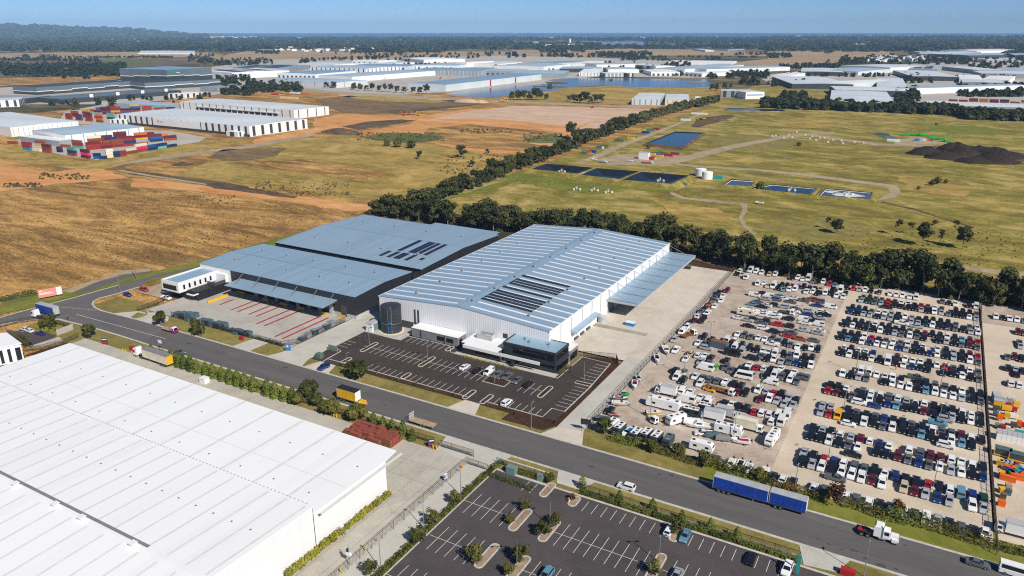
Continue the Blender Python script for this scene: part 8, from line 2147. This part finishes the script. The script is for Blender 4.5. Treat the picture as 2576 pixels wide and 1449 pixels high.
board('sign','dark red and navy sign inside the white shed yard corner',at('02',1058,568),2.2,2.2,.3,'charcoal',.5,((.05,.95,.05,.35,'red'),(.1,.9,.7,.85,'white')))
board('sign','navy and magenta sign beside the sliding gate',at('13',1765,150),1.8,1.9,.5,'charcoal',.8,((.1,.9,.05,.35,'magenta'),(.2,.9,.7,.85,'white')))
board('sign','white street board on the verge by the dark sedan',at('02',1622,632),1.6,1.2,3,'white',.1)
board('sign','white notice on the chain wire fence',at('13',1912,498),.9,1.6,.8,'white',1.2)
board('solar_sign','dark solar panel sign on a pole at the apron entrance',at('22',740,1449),3.0,1.8,2.4,'solar',.2)
r_=thing('feather_banner',at('33',290,1449)+(0,),'tall teal feather banner at the bottom right driveway','banner');b=MB();b.box(-.35,-.03,.6,.35,.03,5.4);local_part(r_,'flag',b,M['teal']);b=MB();b.cyl(-.4,0,0,5.6,.04,.04,6);local_part(r_,'pole',b,M['dark_grey'])
r_=thing('camera_trailer',at('13',945,1340)+(0,),'white camera mast on the white shed yard','camera mast');b=MB();b.cyl(0,0,0,5.4,.1,.07,6);local_part(r_,'mast',b,M['galv']);b=MB();b.box(-.7,-.3,2.6,.5,.3,3.2);local_part(r_,'camera_box',b,M['white']);b=MB();b.box(-.5,-.25,3.5,-.1,.25,4.2);local_part(r_,'speaker',b,M['black'])
def person(label,p,shirt,legs='charcoal'):
 r=thing('person',(p[0],p[1],.02),label,'person')
 me=bpy.data.meshes.new('body');vs=[(0,0,.95),(0,0,1.25),(0,0,1.48),(0,0,1.66),(.12,.1,.5),(.2,.1,.05),(-.1,-.1,.5),(-.2,-.1,.05),(.05,.24,1.4),(.12,.3,1.05),(.05,-.24,1.4),(.16,-.3,1.08)]
 me.from_pydata(vs,[(0,1),(1,2),(2,3),(0,4),(4,5),(0,6),(6,7),(2,8),(8,9),(2,10),(10,11)],[])
 o=put('body',me,r);me.materials.append(M[shirt])
 md=o.modifiers.new('skin','SKIN');o.modifiers.new('smooth','SUBSURF').levels=1
 for i,v_ in enumerate(me.skin_vertices[0].data):v_.radius=((.16,)*2,(.17,)*2,(.15,)*2,(.11,)*2,(.08,)*2,(.06,)*2,(.08,)*2,(.06,)*2,(.06,)*2,(.05,)*2,(.06,)*2,(.05,)*2)[i];v_.use_root=i==0
 b=MB();b.cyl(0,0,1.68,1.86,.12,.09,8);local_part(r,'helmet',b,M['white'])
 b=MB();b.cyl(.0,.0,.5,.94,.17,.19,8);local_part(r,'trousers',b,M[legs])
person('person in orange work clothes walking between the car rows',at('C',1715,235),'orange','orange')
M['hi_vis']=paint('hi_vis',(.55,.62,.02),.6)
person('person in yellow vest beside the office corner',at('22',570,795),'hi_vis')
person('person in dark clothes standing at the street edge by the junction',at('02',683,322),'charcoal')
def lagoon(label,zone,quad,zt,water,rim=None,wz=.6,inset=.30,bank='meadow',out=7.0):
 q=[Vector(p) for p in ats(zone,quad,zt)]
 c=sum(q,Vector((0,0)))/4
 if sum(q[i].x*q[(i+1)%4].y-q[(i+1)%4].x*q[i].y for i in range(4))<0:q.reverse()
 r=thing('lagoon',(c.x,c.y,-.2),label,'lagoon')
 k=lambda p,d:p+(c-p).normalized()*d
 ins=min((q[0]-q[1]).length,(q[1]-q[2]).length)*inset
 lo=[k(p,ins*1.3) for p in q];ou=[k(p,-1.8) for p in q];gd=[k(p,-1.8-out) for p in q]
 def ringf(b,A,za,B_,zb):
  for i in range(4):
   j=(i+1)%4;b.face([(A[i].x,A[i].y,za),(A[j].x,A[j].y,za),(B_[j].x,B_[j].y,zb),(B_[i].x,B_[i].y,zb)])
 b=MB();ringf(b,gd,-.25,ou,zt);ringf(b,ou,zt,[k(p,-.3) for p in q],zt);b.build('bank',M[bank],r)
 b=MB();ringf(b,[k(p,-.3) for p in q],zt+.02,lo,.02);b.face([(p.x,p.y,.02) for p in lo]);b.build('liner',M['liner'],r)
 t=(zt-wz)/zt;wq=[p+(l-p)*t for p,l in zip(q,lo)]
 if water:b=MB();b.face([(p.x,p.y,wz) for p in wq]);b.build('water',M[water],r)
 if rim:b=MB();ringf(b,[p+(l-p)*t*.72 for p,l in zip(q,lo)],zt-(zt-wz)*.72+.05,wq,wz+.05);b.build('foam_edge',M[rim],r)
 return c,wz
lagoon('left black lined lagoon beside the tree belt','21',[(200,250),(350,198),(815,238),(665,297)],3.4,'pond_water',wz=.3,inset=.38)
lagoon('middle black lined lagoon of the row of three','21',[(705,308),(850,243),(1275,275),(1080,352)],3.4,'pond_water',wz=.3,inset=.38)
lagoon('right black lined lagoon of the row of three','21',[(1115,358),(1300,280),(1780,317),(1600,400)],3.4,'pond_water',wz=.4,inset=.36)
lagoon('pair of blue water ponds above the black lagoons','20',[(1350,1440),(1640,1325),(1925,1335),(1710,1475)],2.0,'pond_water',wz=1.4,inset=.1,bank='dark_soil')
lagoon('long dark pond under the far tree belt','20',[(2120,1110),(2190,1086),(2720,1102),(2760,1120)],1.0,'pond_water',wz=.6,inset=.08,out=4)
lagoon('black lagoon with pale floating sheet','21',[(2130,405),(2205,355),(2440,370),(2400,425)],1.6,'lake',wz=.9,inset=.12,rim='white',out=4)
lagoon('blue lagoon with white rim and floating aerator','31',[(-170,445),(40,405),(488,447),(425,508)],1.6,'pond_water',wz=1.0,inset=.1,rim='white',out=4)
c,wz=lagoon('dark lagoon with white foam at the end of the row','31',[(512,517),(575,447),(1048,487),(1020,552)],1.6,'lake',wz=1.0,inset=.1,rim='white',out=4)
for x,y,s,m,t in((800,510,11,'far_pale','wide white foam patch on the end lagoon'),(650,485,6,'far_pale','small white foam patch on the end lagoon')):
 p=at('31',x,y,1.0);b=MB();b.face([(p[0]+s*gr.uniform(.7,1.2)*math.cos(t_),p[1]+s*.8*gr.uniform(.7,1.2)*math.sin(t_),1.06) for t_ in fr(0,.35,18)]);b.build('foam',M[m],kind='stuff',label=t)
def aerator(label,p,z=0.0):
 r=thing('aerator',(p[0],p[1],z),label,'aerator')
 for a in(0,2.1,4.2):b=MB();b.cyl(2.6*math.cos(a),2.6*math.sin(a),0,1.2,.9,.9,8);local_part(r,'float',b,M['cream'])
 b=MB();[b.tube((0,0,1.3),(2.6*math.cos(a),2.6*math.sin(a),1.2),.18) for a in(0,2.1,4.2)];local_part(r,'frame',b,M['mid_grey']);b=MB();b.cyl(0,0,1,2.6,.6,.5,8);local_part(r,'motor',b,M['light_grey'])
for z_,x,y,z,t in(('21',650,460,0,'left of three aerators standing on the meadow'),('21',828,470,0,'middle of three aerators standing on the meadow'),('21',970,488,0,'right of three aerators standing on the meadow'),('21',500,280,.1,'aerator in the left black lagoon'),('21',1490,372,.2,'aerator in the right black lagoon'),('31',230,465,1,'aerator floating on the blue white rimmed lagoon'),('31',805,510,1,'aerator in the wide foam patch')):aerator(t,at(z_,x,y,z),z)
def heap(label,p,r0,h,sx=1.4,m='heap',ang=0.0):
 b=MB();rr=random.Random(int(p[0]*7));n=14;R_=[[(p[0]+r0*k*sx*rr.uniform(.85,1.1)*math.cos(6.283*i/n),p[1]+r0*k*rr.uniform(.85,1.1)*math.sin(6.283*i/n),-.25+h*z*rr.uniform(.9,1.1)) for i in range(n)] for k,z in((1,0),(.72,.42),(.42,.8),(.15,1))]
 for A,B_ in zip(R_,R_[1:]):
  for i in range(n):j=(i+1)%n;b.face([A[i],A[j],B_[j],B_[i]])
 b.face(R_[3]);return b.build('soil_heap',M[m],loc=(p[0],p[1],0),label=label,cat='soil heap')
for i,(x,y,r0,h) in enumerate(((1590,100,13,7),(1780,140,14,6),(1890,70,15,8),(1960,100,12,7),(2075,180,12,5),(2125,85,12,6.5),(2270,100,14,6.5),(2330,130,13,6),(2310,180,14,6),(2430,130,12,5))):heap('%s dark soil heap from the left on the meadow'%ORD[i],at('31',x,y),r0,h)
heap('long low brown heap beside the pale warehouse',at('10',860,1335),13,5,2.4,'dark_soil');heap('sandy heap left of the yellow excavator',at('10',2130,1025),14,5,2,'bare_pink');heap('small sandy heap beside the sandy heap',at('10',2260,1030),10,4,1.6,'bare_pink');heap('brown heap right of the yellow digger on the landfill',at('20',2030,1205),12,4,2,'dark_soil')
for z_,x,y,l,m,t in(('21',725,103,6,'green_box','dark green skip at the left of the haul road'),('21',768,92,5,'orange','orange skip beside the green skip'),('21',815,85,6,'truck_blue','blue skip at the haul road'),('21',878,45,5,'green_box','green skip left of the white skip'),('21',903,42,3,'white','white skip between two green skips'),('21',940,35,6,'green_box','green skip right of the white skip'),('20',1345,1340,9,'truck_blue','large dark blue skip beside the tree belt'),('20',1395,1318,8,'teal','teal skip beside the tree belt'),('20',1450,1306,8,'red','maroon skip beside the tree belt'),('20',1195,1398,8,'yellow','yellow machine beside the tree belt'),('20',1080,1425,10,'green_box','green skips row below the yellow machine'),('21',1350,105,4,'green_box','green skip behind the white hut'),('21',1405,108,7,'yellow','yellow skip row behind the white hut'),('21',1460,108,6,'blue','blue skip right of the yellow skips'),('21',1520,110,6,'blue','second blue skip by the red skips'),('21',1490,128,6,'yellow','yellow skip in front of the blue skips'),('21',1575,122,8,'red','left long red skip'),('21',1640,108,8,'red','right long red skip'),('21',1395,155,6,'red','orange red skip beside the white hut'),('21',1425,148,4,'yellow','small yellow skip beside the orange red skip'),('21',1720,415,6,'green_box','dark green box at the lagoon corner'),('21',2080,350,6,'teal','teal pump box right of the white tanks'),('20',1885,1150,22,'white','long white containers beside the belt end'),('20',1745,1212,12,'white','white container beside the haul road'),('30',1150,1360,14,'stack_blue','blue container at the left of the hardstand'),('30',1190,1385,14,'green_box','dark teal bins on the hardstand left edge'),('30',1240,1395,12,'panel_green','green bins below the dark teal bins'),('30',1260,1420,12,'white','white trailer in front of the green bins'),('30',1497,1415,5,'blue','blue container in the coloured row'),('30',1530,1415,5,'light_grey','grey container in the coloured row'),('30',1567,1415,5,'cream','cream container in the coloured row'),('30',1602,1415,5,'orange','orange container in the coloured row'),('30',1635,1415,5,'stack_blue','dark blue container in the coloured row'),('10',190,955,16,'red','red site hut on the far earthworks'),('10',330,965,14,'orange','orange machine row on the far earthworks'),('10',330,990,40,'cream','long cream site huts on the far earthworks'),('10',390,940,24,'white','white site huts behind the orange machines'),('10',500,948,20,'orange','orange trucks on the far earthworks')):
 goods('skip_bin' if 'skip' in t else 'container' if 'container' in t else 'site_unit',t,'skip bin' if 'skip' in t else 'container' if 'container' in t else 'site unit',at(z_,x,y),l,2.6,2.2,m,z=-.2,cap='dark_grey' if 'skip' in t else None)
M['lime_machine']=paint('lime_machine',(.05,.42,.04),.5)
for i,(x,y) in enumerate(((1380,1368),(1440,1362),(1500,1364),(1560,1362),(1600,1380),(1650,1390),(1690,1400),(1740,1408),(1780,1425),(1820,1430))):goods('bin_lifter','%s bright green waste machine from the left on the hardstand'%ORD[i],'waste machine',at('30',x,y),8,3,2.2,'lime_machine',gr.uniform(-.5,.5),-.2,legs=True)
p=at('21',1330,150);goods('site_hut','two storey white site hut with dark windows in the landfill yard','hut',p,9,5,6,'white',z=-.2,cap='light_grey')
car('wv',at('21',825,160),'w','white van on the landfill track');car('wt',at('31',-86,600),'e','white pickup alone on the meadow track');car('ws',at('21',1188,172),'e','white car in the landfill yard')
rigid('white tipper truck on the landfill track',at('21',905,185),0,'white','light_grey',6,bodyH=2.6);rigid('white truck with red tray in front of the white hut',at('21',1350,195),0,'white','red',9,'tray',name='flat_truck')
def digger(label,p,m,ang,s=1.0):
 r=thing('excavator',(p[0],p[1],-.2),label,'excavator',None,ang);r.scale=(s,s,s)
 for y in(-1.2,1.2):b=MB();b.box(-2.1,y-.35,0,2.1,y+.35,.9);local_part(r,'track',b,M['black'])
 b=MB();b.box(-2.2,-1.3,1,1.4,1.3,2.1);local_part(r,'body',b,M[m]);b=MB();b.box(.2,-1.25,2.1,1.5,-.1,3.1);local_part(r,'cab',b,M['glass_dark'])
 b=MB();b.tube((1.2,.4,2),(4,.4,4.6),.28);b.tube((4,.4,4.6),(6.4,.4,1.8),.22);b.box(5.8,0,.6,6.9,.8,1.7);local_part(r,'boom',b,M[m])
for z_,x,y,m,a,s,t in(('10',1490,1160,'orange',3,1.3,'left orange excavator on the earthworks'),('10',1535,1155,'orange',.4,1.2,'right orange excavator on the earthworks'),('10',1590,1155,'yellow',.2,1.2,'yellow excavator beside the orange pair'),('10',1635,1162,'yellow',3,1,'yellow roller right of the orange pair'),('10',2475,1020,'yellow',.8,1.5,'yellow excavator by the lake road'),('20',1930,1205,'yellow',3.4,1.2,'yellow excavator on the landfill mound'),('20',805,1085,'orange',0,1,'orange machine at the top of the pink pad'),('10',1265,800,'orange',1,1.4,'left machine on the far building site'),('10',1855,795,'orange',2,1.4,'right machine on the far building site')):digger(t,at(z_,x,y),M and m,a,s)
for i,(x,y,l,w,h,m,lg,t) in enumerate(((2130,480,2.2,3.6,2.4,'light_grey',0,'silver generator box with yellow end'),(2155,560,2.4,1.2,2,'yellow',0,'yellow end box of the silver generator'),(2265,505,1.1,1.1,1.6,'light_grey',0,'left of three grey cube tanks'),(2325,515,1.1,1.1,1.6,'light_grey',0,'middle of three grey cube tanks'),(2390,525,1.1,1.1,1.6,'light_grey',0,'right of three grey cube tanks'),(2320,575,1.4,1.1,1.4,'red',1,'red lift beside the cube tanks'),(2440,590,1.8,1.2,2.2,'yellow',1,'yellow framed loader'),(2285,640,2.6,1.4,1.8,'yellow',1,'long yellow lift platform'),(2410,655,1.5,1.2,1.6,'red',1,'red loader in the machine rows'),(2130,635,1.8,1.4,1.6,'dark_grey',1,'dark lift by the brown fence'),(2120,715,1.4,1.2,1.4,'stack_blue',1,'blue grey lift by the brown fence'),(2180,790,1.5,1.3,2,'orange',1,'left orange forklift'),(2290,770,1.4,1.3,2.2,'yellow',1,'yellow forklift beside the orange one'),(2410,760,2.2,1.4,1.3,'cream',1,'cream tractor'),(2340,705,2.6,.9,.9,'white',1,'white boom arm'),(2160,900,1.6,1.3,1.4,'mid_grey',1,'grey lift in the lower machine row'),(2235,945,1.3,1.2,1.6,'red',1,'red lift in the lower machine row'),(2305,955,1.3,1.2,1.5,'cream',1,'cream lift in the lower machine row'),(2400,905,1.6,1.4,1.7,'dark_grey',1,'dark lift in the lower machine row'),(2480,905,1.2,1.3,2.4,'orange',1,'tall orange box lift'),(2540,910,1.2,1.2,1.8,'red',1,'red lift at the right edge'),(2440,1045,4,1.6,1.4,'teal',1,'left teal boom lift'),(2530,1040,3.4,1.6,1.6,'teal',1,'right teal boom lift'))):
 goods('lift_machine' if lg else 'equipment_box',t+' in the machinery yard','machine',at('D',x,y),l,w,h,m,gr.uniform(-.2,.2),cap=None if lg else 'light_grey',legs=bool(lg))
for i in range(6):
 for j in range(2):
  p=at('D',2165+80*i,1085+17*i);goods('cube_tank','%s white crated tank from the left in the %s row'%(ORD[i],('front','back')[j]),'tank',(p[0],p[1]+1.5*j),1.15,1.2,2.3,'white',cap='light_grey',group='white crated tanks')
for i,(x,y) in enumerate(((2240,1290),(2470,1370))):
 p=at('D',x,y,1);r_=goods('site_shelter','%s yellow wheeled shelter with blue ribbed roof in the machinery yard'%('left','right')[i],'shelter',p,3.9,2.2,2.2,'dark_grey',-.1,cap='stack_blue');b=MB();b.box(-2.1,-1.25,.3,2.1,-1.12,.6);b.box(-2.0,-1.2,.6,-1.8,-1.1,2.2);b.box(1.8,-1.2,.6,2.0,-1.1,2.2);local_part(r_,'yellow_frame',b,M['yellow'])
for i,(x,y,m,t) in enumerate(((2180,100,'yellow','upper yellow bin'),(2210,280,'yellow','lower yellow bin'),(2235,105,'light_grey','left grey tub'),(2300,115,'light_grey','middle grey tub'),(2370,130,'light_grey','right grey tub'),(2310,190,'orange','orange barrel'),(2390,200,'orange','second orange barrel'),(2440,150,'red','red barrel'),(2480,200,'teal','teal tub'),(2330,250,'truck_blue','blue barrel'),(2400,270,'blue','bright blue tub'),(2470,260,'teal','second teal tub'),(2550,250,'truck_blue','blue tub at the edge'),(2360,275,'emblem_green','green tub'),(2310,350,'orange','big orange boom base'),(2480,330,'orange','orange boom arm'),(2550,300,'orange','orange tub at the edge'),(2320,480,'wood','timber pallet pile'),(2320,570,'stack_blue','blue grey pallet'),(2220,540,'yellow','yellow pump'),(2240,630,'fence_brown','brown pallet pile'))):
 goods('yard_tub',t+' in the lower machinery yard','yard goods',at('G',x,y+20),3.6 if 'boom' in t else 1.3,1.3,1.3,m,gr.uniform(-.3,.3),cap=m)
for i,(x,y) in enumerate(((40,1370),(75,1368),(155,1388),(205,1358),(240,1384),(285,1330),(370,1360),(440,1372),(420,1396),(480,1410),(520,1388),(560,1392),(600,1430),(650,1408),(735,1418),(750,1442),(865,1432),(955,1440))):p=at('30',x,y);heap('%s pale boulder from the left along the landfill track'%(ORD[i]),p,1.9,1.8,1,'concrete_grey')['category']='boulder'
b=MB();b.box(-29000,-29000,-4,29000,29000,420)
for k_,src in list(KINDS.items()):
 for ch in list(src.children):
  for g_ in list(ch.children):bpy.data.objects.remove(g_)
  bpy.data.objects.remove(ch)
 bpy.data.objects.remove(src)
m,nt,bs=_mat('air');nt.nodes.remove(bs)
pv=nt.nodes.new('ShaderNodeVolumePrincipled');pv.inputs['Color'].default_value=(.40,.66,1,1);pv.inputs['Density'].default_value=HAZE;pv.inputs['Anisotropy'].default_value=-.2
nt.links.new(pv.outputs[0],nt.nodes['Material Output'].inputs['Volume'])
b.build('haze',m,kind='stuff')
